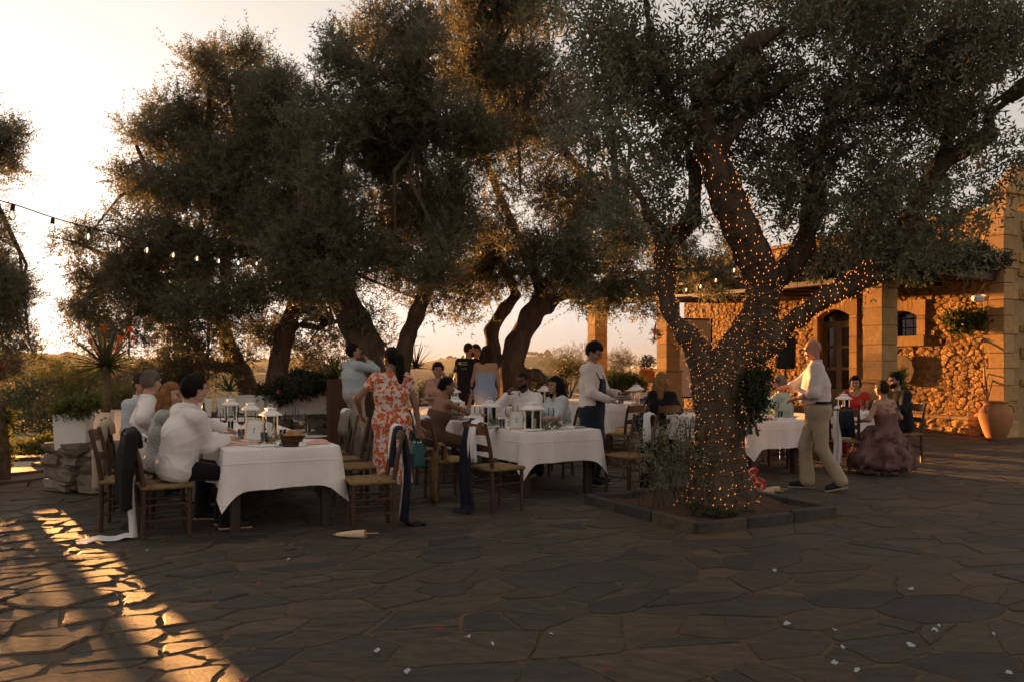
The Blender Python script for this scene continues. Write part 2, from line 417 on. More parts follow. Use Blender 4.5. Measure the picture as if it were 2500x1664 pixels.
# ---- terrain: one sheet to the horizon
def terrain_h(x, y):
    r = math.hypot(x, y); th = math.atan2(x, y)
    z = -0.9 - 22 * sstep(22, 320, r)
    bump = math.sin(x * .021 + 1) * math.cos(y * .017) * 2.2 + math.sin(x * .05 + y * .04) * .9
    z += bump * sstep(40, 160, r)
    left = sstep(.16, .06, th) * sstep(-2.2, -1.4, th)
    crest = (8 + 26 * left) * (1 + .16 * math.sin(th * 9 + .6) + .10 * math.sin(th * 23 + 2) + .05 * math.sin(th * 61))
    z += crest * sstep(380, 950, r) * (1 - .75 * sstep(1100, 2400, r))
    z += (26 * left) * .38 * math.exp(-((r - 520) / 120) ** 2) * (1 + .5 * math.sin(th * 14))
    return z
rings = [0, 8, 12, 14, 16, 18, 20, 23, 27, 32, 40, 50, 65, 85, 110, 140, 180, 230, 290, 350, 410, 470, 530, 600, 680, 760, 850, 940, 1030, 1150, 1300, 1600, 2200, 3500, 6500, 12000]
NA = 220; tv = []; tf = []
for i, r in enumerate(rings):
    for k in range(NA):
        t = 2 * math.pi * k / NA; x = r * math.sin(t); y = r * math.cos(t); tv.append((x, y, terrain_h(x, y)))
for i in range(len(rings) - 1):
    for k in range(NA): l = (k + 1) % NA; tf.append((i * NA + l, i * NA + k, i * NA + NA + k, i * NA + NA + l))
me = bpy.data.meshes.new('terrain'); me.from_pydata(tv, [], tf); me.polygons.foreach_set('use_smooth', [True] * len(tf))
tag(mk('terrain', me, m_terrain), kind='structure')
# far trees on the hillside: one mass
rs = np.random.RandomState(3)
oc = np.array([(1,0,0),(0,1,0),(-1,0,0),(0,-1,0),(0,0,1),(.7,.7,.5),(-.7,.7,.5),(-.7,-.7,.5),(.7,-.7,.5)], float)
of = [(0,5,1),(1,6,2),(2,7,3),(3,8,0),(0,8,4),(8,3,4),(3,7,4),(7,2,4),(2,6,4),(6,1,4),(1,5,4),(5,0,4)]
FV = []; FT = []; rr_ = []
for i in range(2600):
    r = rs.uniform(90, 1150); th = rs.uniform(-.75, .30); x = r * math.sin(th); y = r * math.cos(th)
    if math.sin(x * .013) + math.cos(y * .011 + 1) + rs.uniform(-.8, .8) < .1: continue
    s = rs.uniform(1.2, 2.8) * (1 + r / 1000); z = terrain_h(x, y)
    FT += [tuple(np.array(q) + len(FV)) for q in of]
    v = oc * (s, s, s * rs.uniform(.8, 1.3)) * rs.uniform(.75, 1.2, (9, 1)) + (x, y, z + s * .25); FV += [tuple(q) for q in v]; rr_ += [rs.rand()] * 9
me = mesh_np('far_trees', FV, T=FT); set_attr(me, 'rnd', rr_)
tag(mk('far_trees', me, mat('far_foliage', (.035, .042, .018), (.06, .06, .028), scale=.05, rough=.95, rnd=True, rndamt=.3)), 'dark olive groves and scrub dotted over the distant hills', 'trees', kind='stuff')

# ---- the terrace: mortar bed and stones
LEFT_FRONT = 9.62
def on_terrace(x, y):
    if y < LEFT_FRONT: return -10.5 < x < 16
    a = x * U.x + y * U.y; b = x * Wd.x + y * Wd.y
    if x < -5.0 and y < 14.4 and x > -4.55 - (y - 9.3) * .25: return True
    if x < -4.55 - (y - 9.3) * .25: return False
    if x < -1.5: return y < 14.2 + (x + 5.6) * .34
    if x < 2.0: return y < 15.6 + (x + 1.5) * .6
    return a < 21.5
gx = np.arange(-10.5, 16.01, .5); gy = np.arange(-8, 27.01, .5)
vv = []; ff = []
for j, y in enumerate(gy):
    for i, x in enumerate(gx): vv.append((x, y, gz(x, y) - .005))
nxg = len(gx)
for j in range(len(gy) - 1):
    for i in range(nxg - 1):
        if on_terrace(gx[i] + .25, gy[j] + .25): q = j * nxg + i; ff.append((q, q + 1, q + nxg + 1, q + nxg))
me = bpy.data.meshes.new('pavement'); me.from_pydata(vv, [], ff); me.polygons.foreach_set('use_smooth', [True] * len(ff))
pavement = tag(mk('pavement', me, m_mortar), kind='structure')
rs = np.random.RandomState(11)
SA, SB = 1.42, .86                                # stones lie long across the terrace
cand = []; cell = {}
def try_add(p, rad):
    ci = (int(p[0] // .7), int(p[1] // .7))
    for i in range(-1, 2):
        for j in range(-1, 2):
            for q, r2 in cell.get((ci[0] + i, ci[1] + j), ()):
                if (q[0] - p[0]) ** 2 + (q[1] - p[1]) ** 2 < ((rad + r2) / 2) ** 2: return False
    cell.setdefault(ci, []).append((p, rad)); cand.append(p); return True
for t in range(42000):
    D = 2.6 + 20.5 * rs.rand() ** 1.25
    x = rs.uniform(-.72, .72) * D + rs.uniform(-.8, .8); y = D
    if not on_terrace(x, y) or (x * Wd.x + y * Wd.y) > 16.6: continue
    a = x * U.x + y * U.y; b = x * Wd.x + y * Wd.y
    if 5.62 < a < 7.3 and 4.7 < b < 6.3: continue
    rad = (.90 if t < 260 else .62 if t < 1500 else .44 if t < 9000 else .26) * (.72 if (x < -.9 and y < 9) else 1) * rs.uniform(.8, 1.2)
    try_add(np.array((b * SB, a * SA)), rad)
cells = voronoi(np.array(cand), 22)
stones = []; polys = []
def split_poly(poly, q, n):                          # a convex slab broken along a line
    A_, B_ = [], []
    for i in range(len(poly)):
        p0, p1 = poly[i], poly[(i + 1) % len(poly)]; d0, d1 = (p0 - q) @ n, (p1 - q) @ n
        (A_ if d0 <= 0 else B_).append(p0)
        if (d0 < 0) != (d1 < 0) and abs(d0 - d1) > 1e-9: x = p0 + (p1 - p0) * d0 / (d0 - d1); A_.append(x); B_.append(x)
    return [np.array(x) for x in (A_, B_) if len(x) > 2]
for poly in cells:
    if poly is None: continue
    poly = poly / (SB, SA); todo = [poly]
    for lvl in range(2):
        nxt = []
        for p_ in todo:
            if np.ptp(p_, 0).max() > .5 and rs.rand() < (.55 if lvl == 0 else .3):
                an = rs.uniform(0, math.pi) if rs.rand() < .5 else rs.choice([0, math.pi / 2]) + rs.normal() * .25; nxt += split_poly(p_, p_.mean(0) + rs.normal(size=2) * .07, np.array((math.cos(an), math.sin(an))))
            else: nxt.append(p_)
        todo = nxt
    polys += todo
for poly in polys:
    ext = np.ptp(poly, 0)
    if ext.max() > 2.2: continue
    cen = poly.mean(0); w = AB(cen[1], cen[0])
    if 5.45 < cen[1] < 7.5 and 4.5 < cen[0] < 6.5: continue
    D = math.hypot(w.x, w.y); near = D < 7
    P = rough_poly(poly, rs.uniform(.004, .016), rs, nmin=20 if near else 6, jit=.012 if near else .009)
    if len(P) < 5: continue
    P = P[:, 0:1] * np.array([[Wd.x, Wd.y]]) + P[:, 1:2] * np.array([[U.x, U.y]])
    if (P[:, 1].min() < 2.4): continue
    ar = .5 * abs(np.dot(P[:, 0], np.roll(P[:, 1], 1)) - np.dot(P[:, 1], np.roll(P[:, 0], 1)))
    a2 = .5 * (np.dot(P[:, 0], np.roll(P[:, 1], -1)) - np.dot(P[:, 1], np.roll(P[:, 0], -1)))
    if a2 < 0: P = P[::-1]
    cx, cy_ = P.mean(0); inview = abs(cx) / cy_ < .66
    stones.append((ar / (cy_ ** 3) * inview, P, cx, cy_))
stones.sort(key=lambda s: -s[0])
jv = []; jf = []; jr = []
for i, (k, P, cx, cy_) in enumerate(stones):
    leftd = sstep(-.5, -3.5, cx) * sstep(11, 8, cy_)
    v, f = stone_mesh_data(P - (cx, cy_), rs.uniform(-.0035, .004) + leftd * rs.uniform(-.003, .013), .004 + .012 * leftd, rs, tilt=.007 + .026 * leftd, dome=0.0, base=-.06)
    z0 = gz(cx, cy_); r = rs.rand()
    if i < 300:
        an = rs.uniform(-.5, .5); ca, sa = math.cos(an), math.sin(an)
        v = [(x * ca + y * sa, -x * sa + y * ca, z) for x, y, z in v]
        me = bpy.data.meshes.new('paving_stone'); me.from_pydata(v, [], f); set_attr(me, 'rnd', [r] * len(v))
        mk('paving_stone', me, m_slate, pavement, (cx, cy_, z0), an)
    else:
        o = len(jv); jv += [(x + cx, y + cy_, z + gz(x + cx, y + cy_)) for x, y, z in v]; jf += [tuple(q + o for q in t) for t in f]; jr += [r] * len(v)
me = bpy.data.meshes.new('distant_paving_stones'); me.from_pydata(jv, [], jf); set_attr(me, 'rnd', jr)
tag(mk('distant_paving_stones', me, m_slate, pavement), kind='stuff')

# ---- rocks for dry stone walls
def rock(dx, dy, dz, rs, n=3, rough=.10):
    v = []; f = []; idx = {}
    def vid(p):
        k = tuple(np.round(p, 4))
        if k not in idx:
            q = np.array(p, float); l = np.linalg.norm(q) ; sp = q / l
            m = q * .62 + sp * .42 * 1.0
            idx[k] = len(v); v.append(m)
        return idx[k]
    for ax in range(3):
        for s in (-1, 1):
            for i in range(n):
                for j in range(n):
                    q = []
                    for di, dj in ((0, 0), (1, 0), (1, 1), (0, 1)):
                        p = [0, 0, 0]; p[ax] = s; p[(ax + 1) % 3] = -1 + 2 * (i + di) / n; p[(ax + 2) % 3] = -1 + 2 * (j + dj) / n; q.append(vid(p))
                    f.append(tuple(q if s > 0 else q[::-1]))
    V = np.array(v); V = V + rs.uniform(-rough, rough, V.shape) + .08 * wig(V, rs.randint(9999), 2.2, 3)[:, None] * V
    return V * (dx / 2, dy / 2, dz / 2), f
def rock_part(parent, pos, dims, rs, rz=0.0, m=None, name='stone', n=3, rough=.10, smooth=False):
    V, f = rock(*dims, rs, n, rough); me = bpy.data.meshes.new(name); me.from_pydata([tuple(p) for p in V], [], f); set_attr(me, 'rnd', [rs.rand()] * len(V))
    if smooth: me.polygons.foreach_set('use_smooth', [True] * len(f))
    return mk(name, me, m or m_fieldst, parent, pos, rz)
def dry_wall(name, label, path, h, th, rs, sl=(.22, .48), sh=(.11, .2), group=None):
    """courses of single stones along a path of (x, y) points"""
    t = thing(name, label, 'wall', (path[0][0], path[0][1], gz(*path[0])), 0, group)
    o = t.location; core = MB()
    for (x0, y0), (x1, y1) in zip(path[:-1], path[1:]):
        L_ = math.hypot(x1 - x0, y1 - y0); ang = math.atan2(y1 - y0, x1 - x0)
        M = Matrix.Translation((x0 - o.x, y0 - o.y, 0)) @ Matrix.Rotation(ang, 4, 'Z')
        core.box((L_ / 2, 0, h * .42), (L_ * .98, th * .72, h * .84), M)
        z = 0.0
        while z < h - .05:
            c = min(rs.uniform(*sh), h - z + .03); s = -rs.uniform(0, .15)
            while s < L_:
                w = rs.uniform(*sl); p = M @ Vector((min(s + w / 2, L_), rs.uniform(-.015, .015), z + c / 2))
                rock_part(t, p, (w * 1.06, th * rs.uniform(.92, 1.08), c * 1.12), rs, ang + rs.uniform(-.06, .06)); s += w
            z += c * .93
    core.build('core', m_soil, t)
    return t
rs = np.random.RandomState(21)
# the low curved wall at the left carrying the planters
dry_wall('stone_wall', 'low rough stone wall at left below the white planters', [(-5.34, 9.52), (-4.98, 9.33), (-4.50, 9.45), (-4.62, 10.4), (-4.95, 12.4), (-5.35, 14.25)], .52, .55, rs, sl=(.26, .55), sh=(.13, .24))
dry_wall('stone_wall', 'low stone wall behind the tables under the row of white planters', [(-5.4, 14.35), (-3.2, 15.05), (-1.4, 15.7), (.5, 16.9)], .46, .4, rs, sl=(.3, .6))

# ---- raised bed round the big olive tree
A0, A1, B0, B1 = 5.57, 7.36, 4.62, 6.36
bed = thing('tree_bed', 'square bed edged with stone kerbs round the lit olive trunk', 'tree bed', AB((A0 + A1) / 2, (B0 + B1) / 2, 0), 0)
def kerb(p, q, n):
    p = Vector(p); q = Vector(q); d = (q - p); ang = math.atan2(d.y, d.x); L_ = d.length; s = 0
    for i in range(n):
        w = L_ / n; c = p + d * ((i + .5) / n) - bed.location
        b = MB(); b.bbox((0, 0, .028), (w - .006, .085 + random.uniform(-.008, .008), .15), .012)
        me = b.mesh('kerb_stone'); set_attr(me, 'rnd', [random.random()] * len(me.vertices))
        o = mk('kerb_stone', me, m_slate, bed, (c.x + random.uniform(-.006, .006), c.y, random.uniform(-.012, .008)), ang + random.uniform(-.015, .015))
kerb(AB(A0, B0), AB(A0, B1), 3); kerb(AB(A0, B0), AB(A1, B0), 3); kerb(AB(A1, B0), AB(A1, B1), 3); kerb(AB(A0, B1), AB(A1, B1), 3)
sv_ = []; sf_ = []; n = 26
for j in range(n + 1):
    for i in range(n + 1):
        a = A0 + (A1 - A0) * j / n; b = B0 + (B1 - B0) * i / n; p = AB(a, b) - bed.location
        d = math.hypot(a - 6.35, b - 5.7); z = .035 + .13 * math.exp(-(d / .5) ** 2) + .025 * math.sin(a * 9 + b * 4) * math.cos(b * 11) + random.uniform(-.008, .008)
        sv_.append((p.x, p.y, z))
for j in range(n):
    for i in range(n): q = j * (n + 1) + i; sf_.append((q, q + 1, q + n + 2, q + n + 1))
me = bpy.data.meshes.new('soil'); me.from_pydata(sv_, [], sf_); me.polygons.foreach_set('use_smooth', [True] * len(sf_)); mk('soil', me, m_soil, bed)

# ================================================================== THE STONE HOUSE
FA0, FA1, FB, FZ = 10.27, 20.7, 16.73, 4.80       # facade from a=10.27 to 20.7 on the plane b=16.73
house = thing('stone_house', 'ochre rubble stone house lit by the low sun behind the pergola', 'house', AB(FA0, FB, 0))
HL = house.location
def fac(a, z, out=0.0): return AB(a, FB - out, z) - HL          # facade point in the house's own frame
core = MB()
def hexa(b, a0, a1, b0, b1, z0, z1):
    v = [AB(a, bb, z) - HL for z in (z0, z1) for a, bb in ((a0, b0), (a1, b0), (a1, b1), (a0, b1))]
    b.add([tuple(p) for p in v], [(0, 1, 2, 3), (7, 6, 5, 4), (4, 5, 1, 0), (5, 6, 2, 1), (6, 7, 3, 2), (7, 4, 0, 3)])
# door and window openings: (a0, a1, z0, z1)
DOOR = (14.15, 15.15, .10, 3.09); WIN = (12.26, 13.08, 2.22, 2.90)
for a0, a1, z0, z1 in ((FA0, WIN[0], 0, FZ), (WIN[0], WIN[1], 0, WIN[2]), (WIN[0], WIN[1], WIN[3], FZ), (WIN[1], DOOR[0], 0, FZ), (DOOR[0], DOOR[1], DOOR[3], FZ), (DOOR[1], FA1, 0, FZ)):
    hexa(core, a0, a1, FB, FB + .45, z0, z1)
hexa(core, FA0, FA0 + .45, FB + .45, FB + 6, 0, FZ); hexa(core, FA0 + .45, FA1, FB + 5.5, FB + 6, 0, FZ)
hexa(core, FA0 + .45, FA1, FB + .45, FB + 5.5, FZ - .25, FZ - .05)
core.build('wall', m_rubgap, house)
dk = MB(); hexa(dk, WIN[0] - .1, DOOR[1] + .1, FB + .9, FB + .95, 0, 3.2); dk.build('room_shade_sheet', mat('painted_room_shade', (.02, .015, .012), rough=.95), house)  # near-black sheet behind the openings: the room's shade put in as colour
# rubble stones of the facade
def in_rect(a, z, r, m=0.0): return r[0] - m < a < r[1] + m and r[2] - m < z < r[3] + m
DS = (DOOR[0] - .26, DOOR[1] + .17, 0, 3.24); WS = (WIN[0] - .24, WIN[1] + .24, WIN[2] - .25, WIN[3] + .18)
rs = np.random.RandomState(5); pts = []; gh = {}
for t in range(16000):
    a = rs.uniform(FA0 - .1, FA1 + .1); z = rs.uniform(-.1, FZ + .1)
    p = np.array((a * .8, z * 1.15)); r = .135 if t < 5000 else .085
    ci = (int(p[0] // .16), int(p[1] // .16))
    if all((p[0] - q[0]) ** 2 + (p[1] - q[1]) ** 2 > r * r for i in (-1, 0, 1) for j in (-1, 0, 1) for q in gh.get((ci[0] + i, ci[1] + j), ())): pts.append(p); gh.setdefault(ci, []).append(p)
cl = voronoi(np.array(pts), 18); wall_st = []
for p0, poly in zip(pts, cl):
    if poly is None: continue
    poly = poly / (.8, 1.15); c = poly.mean(0)
    if not (FA0 + .05 < c[0] < FA1 and .03 < c[1] < FZ - .05) or in_rect(c[0], c[1], DS) or in_rect(c[0], c[1], WS): continue
    if c[0] < FA0 + .34: continue
    poly[:, 0] = np.clip(poly[:, 0], FA0 + .3, FA1); poly[:, 1] = np.clip(poly[:, 1], 0, FZ)
    P = rough_poly(poly, .004, rs, nmin=5, jit=.006)
    if len(P) < 5: continue
    a2 = .5 * (np.dot(P[:, 0], np.roll(P[:, 1], -1)) - np.dot(P[:, 1], np.roll(P[:, 0], -1)))
    if a2 < 0: P = P[::-1]
    w = AB(c[0], FB); seen = 1.0 if (c[0] < 15.5) else .4
    if 3.0 < c[1] < 3.5: seen *= .3
    wall_st.append((seen * abs(a2) / w.y ** 2, P, c))
wall_st.sort(key=lambda s: -s[0])
jv = []; jf = []; jr = []
for i, (k, P, c) in enumerate(wall_st):
    v, f = stone_mesh_data(P - c, rs.uniform(.008, .032), .008, rs, tilt=.13, dome=rs.uniform(.0, .007), base=-.02)
    r = rs.rand(); o3 = fac(c[0], c[1])
    # facade frame: x along a, y up, z out of the wall
    ex = AB(1, 0); ez = -AB(0, 1)
    vw = [tuple(ex * x + Vector((0, 0, y)) + ez * z) for x, y, z in v]
    f = [tuple(reversed(q)) for q in f]
    if i < 300:
        me = bpy.data.meshes.new('wall_stone'); me.from_pydata(vw, [], f); set_attr(me, 'rnd', [r] * len(v)); mk('wall_stone', me, m_rub, house, o3)
    else:
        o = len(jv); jv += [tuple(Vector(p) + o3) for p in vw]; jf += [tuple(q + o for q in t) for t in f]; jr += [r] * len(v)
me = bpy.data.meshes.new('distant_wall_stones'); me.from_pydata(jv, [], jf); set_attr(me, 'rnd', jr)
tag(mk('distant_wall_stones', me, m_rub, house), kind='stuff')
def block(parent, name, a0, a1, b0, b1, z0, z1, m=m_ash, bv=.012, org=None):
    """ashlar block in a/b/z extents"""
    c = AB((a0 + a1) / 2, (b0 + b1) / 2, (z0 + z1) / 2) - (org if org is not None else HL)
    q = MB(); q.bbox((0, 0, 0), (b1 - b0, a1 - a0, z1 - z0), bv)
    me = q.mesh(name); set_attr(me, 'rnd', [random.random()] * len(me.vertices))
    return mk(name, me, m, parent, c, math.atan2(Wd.y, Wd.x))
# quoins at the corner
z = 0; k = 0
while z < FZ:
    h = random.uniform(.30, .42); h = min(h, FZ - z + .02); w = .42 if k % 2 else .30
    block(house, 'quoin', FA0 - .035, FA0 + w, FB - .05, FB + (.30 if k % 2 else .46), z + .004, z + h - .006); z += h; k += 1
# end wall stones seen at the right edge
rs = np.random.RandomState(8)
for i in range(90):
    b = FB + .6 + rs.rand() * 2.4; z = rs.uniform(.1, FZ - .1)
    q = rock_part(house, AB(FA0 - .005, b, z) - HL, (rs.uniform(.2, .42), .09, rs.uniform(.13, .26)), rs, math.atan2(Wd.y, Wd.x), m_rub, 'wall_stone')
# coping
for i in range(9):
    a0 = FA0 + .3 + i * 1.15; block(house, 'coping_stone', a0, a0 + 1.13, FB - .07, FB + .5, FZ + .004, FZ + .10)
# door surround: jambs, arch
SURR = .06
def surround(parent, r, wl, wr, top, jh, arch, sill=None):
    a0, a1, z0, z1 = r; zs = z1 - arch
    z = z0
    while z < zs - .02:
        h = min(jh * random.uniform(.85, 1.15), zs - z)
        block(parent, 'jamb_stone', a0 - wr, a0, FB - SURR, FB + .4, z + .003, z + h - .003)
        block(parent, 'jamb_stone', a1, a1 + wl, FB - SURR, FB + .4, z + .003, z + h - .003); z += h
    # segmental arch: voussoirs
    n = 7; w = a1 - a0
    def ar(t): return a0 + w * t, zs + arch * math.sin(math.pi * (.12 + .76 * t)) / 1.0 - arch * math.sin(math.pi * .12) * 1.0
    for i in range(n):
        t0, t1 = i / n, (i + 1) / n; (x0, y0), (x1, y1) = ar(t0), ar(t1); e = .004
        X0 = x0 - wr * (1 if i == 0 else 0); X1 = x1 + wl * (1 if i == n - 1 else 0)
        f_ = [(x0 + e, y0), (x1 - e, y1), (X1 - e, z1 + top), (X0 + e, z1 + top)]
        if i == 0: f_ = [(x0 + e, zs + .004), (x1 - e, y1), (X1 - e, z1 + top), (X0, z1 + top), (X0, zs + .004)]
        if i == n - 1: f_ = [(x0 + e, y0), (x1 - e, zs + .004), (X1, zs + .004), (X1, z1 + top), (X0 + e, z1 + top)]
        v = [tuple(fac(p[0], p[1], SURR)) for p in f_] + [tuple(fac(p[0], p[1], -.4)) for p in f_]; m = len(f_)
        fc = [tuple(range(m - 1, -1, -1)), tuple(range(m, 2 * m))] + [(j, (j + 1) % m, m + (j + 1) % m, m + j) for j in range(m)]
        me = bpy.data.meshes.new('arch_stone'); me.from_pydata(v, [], fc); set_attr(me, 'rnd', [random.random()] * len(v)); mk('arch_stone', me, m_ash, parent)
    if sill: block(parent, 'sill', a0 - wr, a1 + wl, FB - SURR - .04, FB + .4, z0 - sill, z0 - .004)
surround(house, DOOR, .15, .24, .12, .42, .28)
surround(house, WIN, .22, .22, .14, .34, .22, sill=.24)
# door leaves, fanlight, panes
m_door = mat('sage_door_paint', (.20, .17, .075), (.15, .13, .06), scale=10, rough=.55, spec=.35)
m_pane = mat('dark_window_glass', (.015, .014, .012), rough=.08, spec=.6)
door = MB(); a0, a1, z0, z1 = DOOR; inn = -.20
def fbox(mb, a0, a1, z0, z1, o0, o1):
    v = [tuple(fac(a, z, o)) for o in (o0, o1) for a, z in ((a0, z0), (a1, z0), (a1, z1), (a0, z1))]
    mb.add(v, [(0, 1, 2, 3), (7, 6, 5, 4), (4, 5, 1, 0), (5, 6, 2, 1), (6, 7, 3, 2), (7, 4, 0, 3)])
ZT = 2.60
fbox(door, a0, a1, ZT, ZT + .08, inn, inn + .07); fbox(door, a0, a0 + .05, z0, ZT, inn, inn + .07); fbox(door, a1 - .05, a1, z0, ZT, inn, inn + .07)
dfr = door.build('door', m_door, house)
mid = (a0 + a1) / 2
for s in (0, 1):
    l0, l1 = (a0 + .055, mid - .004) if s == 0 else (mid + .004, a1 - .055); lf = MB(); i2 = inn + .005
    fbox(lf, l0, l0 + .075, z0 + .02, ZT - .005, i2, i2 + .045); fbox(lf, l1 - .075, l1, z0 + .02, ZT - .005, i2, i2 + .045)
    for zz in (z0 + .02, .85, 1.42, 1.98, ZT - .085): fbox(lf, l0 + .076, l1 - .076, zz, zz + .08, i2 + .001, i2 + .044)
    fbox(lf, l0 + .077, l1 - .077, z0 + .101, .849, i2 + .012, i2 + .03)
    mk('door_leaf', lf.mesh('door_leaf'), m_door, dfr)
    for zz0, zz1 in ((.931, 1.419), (1.501, 1.979), (2.061, ZT - .086)):
        pn = MB(); fbox(pn, l0 + .077, l1 - .077, zz0, zz1, i2 + .016, i2 + .024); mk('pane', pn.mesh('pane'), m_pane, dfr)
fn_ = MB(); fbox(fn_, a0, a1, ZT + .081, z1, inn + .02, inn + .03); mk('fanlight', fn_.mesh('fanlight'), m_pane, dfr)
hd = MB(); hd.tube([fac(mid - .03, 1.2, inn + .06), fac(mid - .03, 1.2, inn + .10), fac(mid - .15, 1.2, inn + .10)], .009, 6); mk('handle', hd.mesh('handle'), m_wood_dk, dfr)
# window: glass, bars
wn = MB(); fbox(wn, WIN[0], WIN[1], WIN[2], WIN[3], -.27, -.25); wino = wn.build('window', m_pane, house)
for i in range(1, 4): q = MB(); a = WIN[0] + (WIN[1] - WIN[0]) * i / 4; q.tube([fac(a, WIN[2], -.12), fac(a, WIN[3], -.12)], .009, 6); mk('iron_bar', q.mesh('iron_bar'), m_wood_dk, wino)
for z in (2.42, 2.64): q = MB(); q.tube([fac(WIN[0], z, -.13), fac(WIN[1], z, -.13)], .009, 6); mk('iron_bar', q.mesh('iron_bar'), m_wood_dk, wino)
# bell gable on the roof far behind
bel = thing('bell_gable', 'small stone belfry with arched openings above the house corner', 'belfry', AB(13.2, 22.5, FZ - .2))
def gable_arch(x, w, z0, zs):   # outline of an arched hole, local x along W
    return [(x - w, z0), (x - w, zs)] + [(x - w * math.cos(math.pi * i / 8), zs + w * math.sin(math.pi * i / 8)) for i in range(1, 8)] + [(x + w, zs), (x + w, z0)]
gm = MB(); RWm = Matrix.Rotation(math.atan2(Wd.y, Wd.x), 4, 'Z')
for x0, x1, z0, z1 in ((-1.3, -.85, 0, 1.5), (-.25, .25, 0, 1.5), (.85, 1.3, 0, 1.5)): gm.bbox(((x0 + x1) / 2, 0, (z0 + z1) / 2), (x1 - x0, .5, z1 - z0), .015, RWm)
gm.bbox((0, 0, .15), (1.69, .49, .3), .01, RWm)
for cx in (-.55, .55):
    for i in range(6):
        t0, t1 = math.pi * i / 6, math.pi * (i + 1) / 6; w = .3; P4 = [(cx + w * math.cos(t0), .98 + w * math.sin(t0)), (cx + w * math.cos(t1), .98 + w * math.sin(t1)), (cx + w * math.cos(t1), 1.49), (cx + w * math.cos(t0), 1.49)]
        gm.add([(x, y, z) for y in (-.24, .24) for x, z in P4], [(0, 1, 2, 3), (7, 6, 5, 4), (0, 4, 5, 1), (1, 5, 6, 2), (2, 6, 7, 3), (3, 7, 4, 0)], RWm)
me = gm.mesh('arcade'); set_attr(me, 'rnd', [.5] * len(me.vertices)); mk('arcade', me, m_ash, bel)
gm = MB(); gm.bbox((0, 0, 1.58), (2.8, .62, .14), .02, RWm); me = gm.mesh('cornice'); set_attr(me, 'rnd', [.4] * len(me.vertices)); mk('cornice', me, m_ash, bel)
gm = MB(); gm.add([(-1.25, -.22, 1.652), (1.25, -.22, 1.652), (.25, -.22, 2.5), (-.25, -.22, 2.5), (-1.25, .22, 1.652), (1.25, .22, 1.652), (.25, .22, 2.5), (-.25, .22, 2.5)], [(0, 1, 2, 3), (7, 6, 5, 4), (0, 4, 5, 1), (1, 5, 6, 2), (2, 6, 7, 3), (3, 7, 4, 0)], RWm)
me = gm.mesh('pediment'); set_attr(me, 'rnd', [.6] * len(me.vertices)); mk('pediment', me, m_ash, bel)

# ---- stone ledge along the facade
led = thing('stone_bench', 'low stone ledge along the foot of the sunlit wall', 'bench', AB(10.75, FB - .3, 0)); rs = np.random.RandomState(31)
for lv, (zc, zh) in enumerate(((.1, .2), (.28, .17))):
    a = 10.72
    while a < 13.6:
        w = rs.uniform(.22, .42); rock_part(led, AB(a + w / 2, FB - .27, zc) - led.location, (.46, w * 1.05, zh * 1.1), rs, math.atan2(Wd.y, Wd.x), m_rub); a += w
a = 10.7
while a < 13.6: w = rs.uniform(.4, .6); block(led, 'slab', a, a + w - .01, FB - .52, FB - .03, .365, .43, org=led.location); a += w

# ================================================================== PERGOLA / LOGGIA
PB = 12.08
perg = thing('pergola', 'pergola roof on square stone pillars in front of the house', 'pergola', AB(9.59, PB, 0)); PL = perg.location
def pillar(a, base, w, h=2.98):
    p = AB(a, PB, base); hw = w / 2; pw = hw + .035
    root = mk('pillar', None, None, perg, p - PL) if False else None
    core = MB(); core.box((0, 0, h / 2), (w * .9, w * .9, h)); ang = math.atan2(Wd.y, Wd.x)
    c = mk('pillar', core.mesh('pillar'), m_ash, perg, p - PL, ang)
    set_attr(c.data, 'rnd', [.5] * len(c.data.vertices))
    def blk(z0, z1, hw_, nm='block', bv=.010):
        q = MB(); q.bbox((0, 0, (z0 + z1) / 2), (2 * hw_, 2 * hw_, z1 - z0), bv); me = q.mesh(nm); set_attr(me, 'rnd', [random.random()] * len(me.vertices)); mk(nm, me, m_ash, c)
    z = 0
    for h1 in (.42, .40, .38): blk(z + .002, z + h1 - .004, pw); z += h1
    blk(z + .002, z + .05, pw + .03, 'moulding', .02); z += .055
    while z < h - .2:
        h1 = min(random.uniform(.28, .36), h - .12 - z); blk(z + .002, z + h1 - .004, hw); z += h1
    blk(h - .12, h - .06, hw + .025, 'capital'); blk(h - .057, h, hw + .055, 'capital')
    return c
pillar(9.59, 0.0, .40); pillar(15.55, .18, .40); pillar(18.7, .18, .40)
def wbeam(mb, p, q, w, h):
    d = Vector(q) - Vector(p); L_ = d.length; M = Matrix.Translation(p) @ d.to_track_quat('X', 'Z').to_matrix().to_4x4(); mb.box((L_ / 2, 0, 0), (L_, w, h), M)
q = MB(); wbeam(q, AB(9.05, PB, 3.10) - PL, AB(15.2, PB, 3.20) - PL, .22, .2); wbeam(q, AB(15.21, PB, 3.27) - PL, AB(19.2, PB, 3.27) - PL, .22, .2); q.build('beam', m_wood_dk, perg)
for i in range(13):
    a = 9.3 + i * .8; q = MB(); z = 3.26 if a < 15.2 else 3.40; wbeam(q, AB(a, PB - .35, z) - PL, AB(max(a, FA0 + .2) if a < 11 else a, FB - .02, z + .12) - PL, .10, .14); q.build('rafter', m_wood_dk, perg)
q = MB()
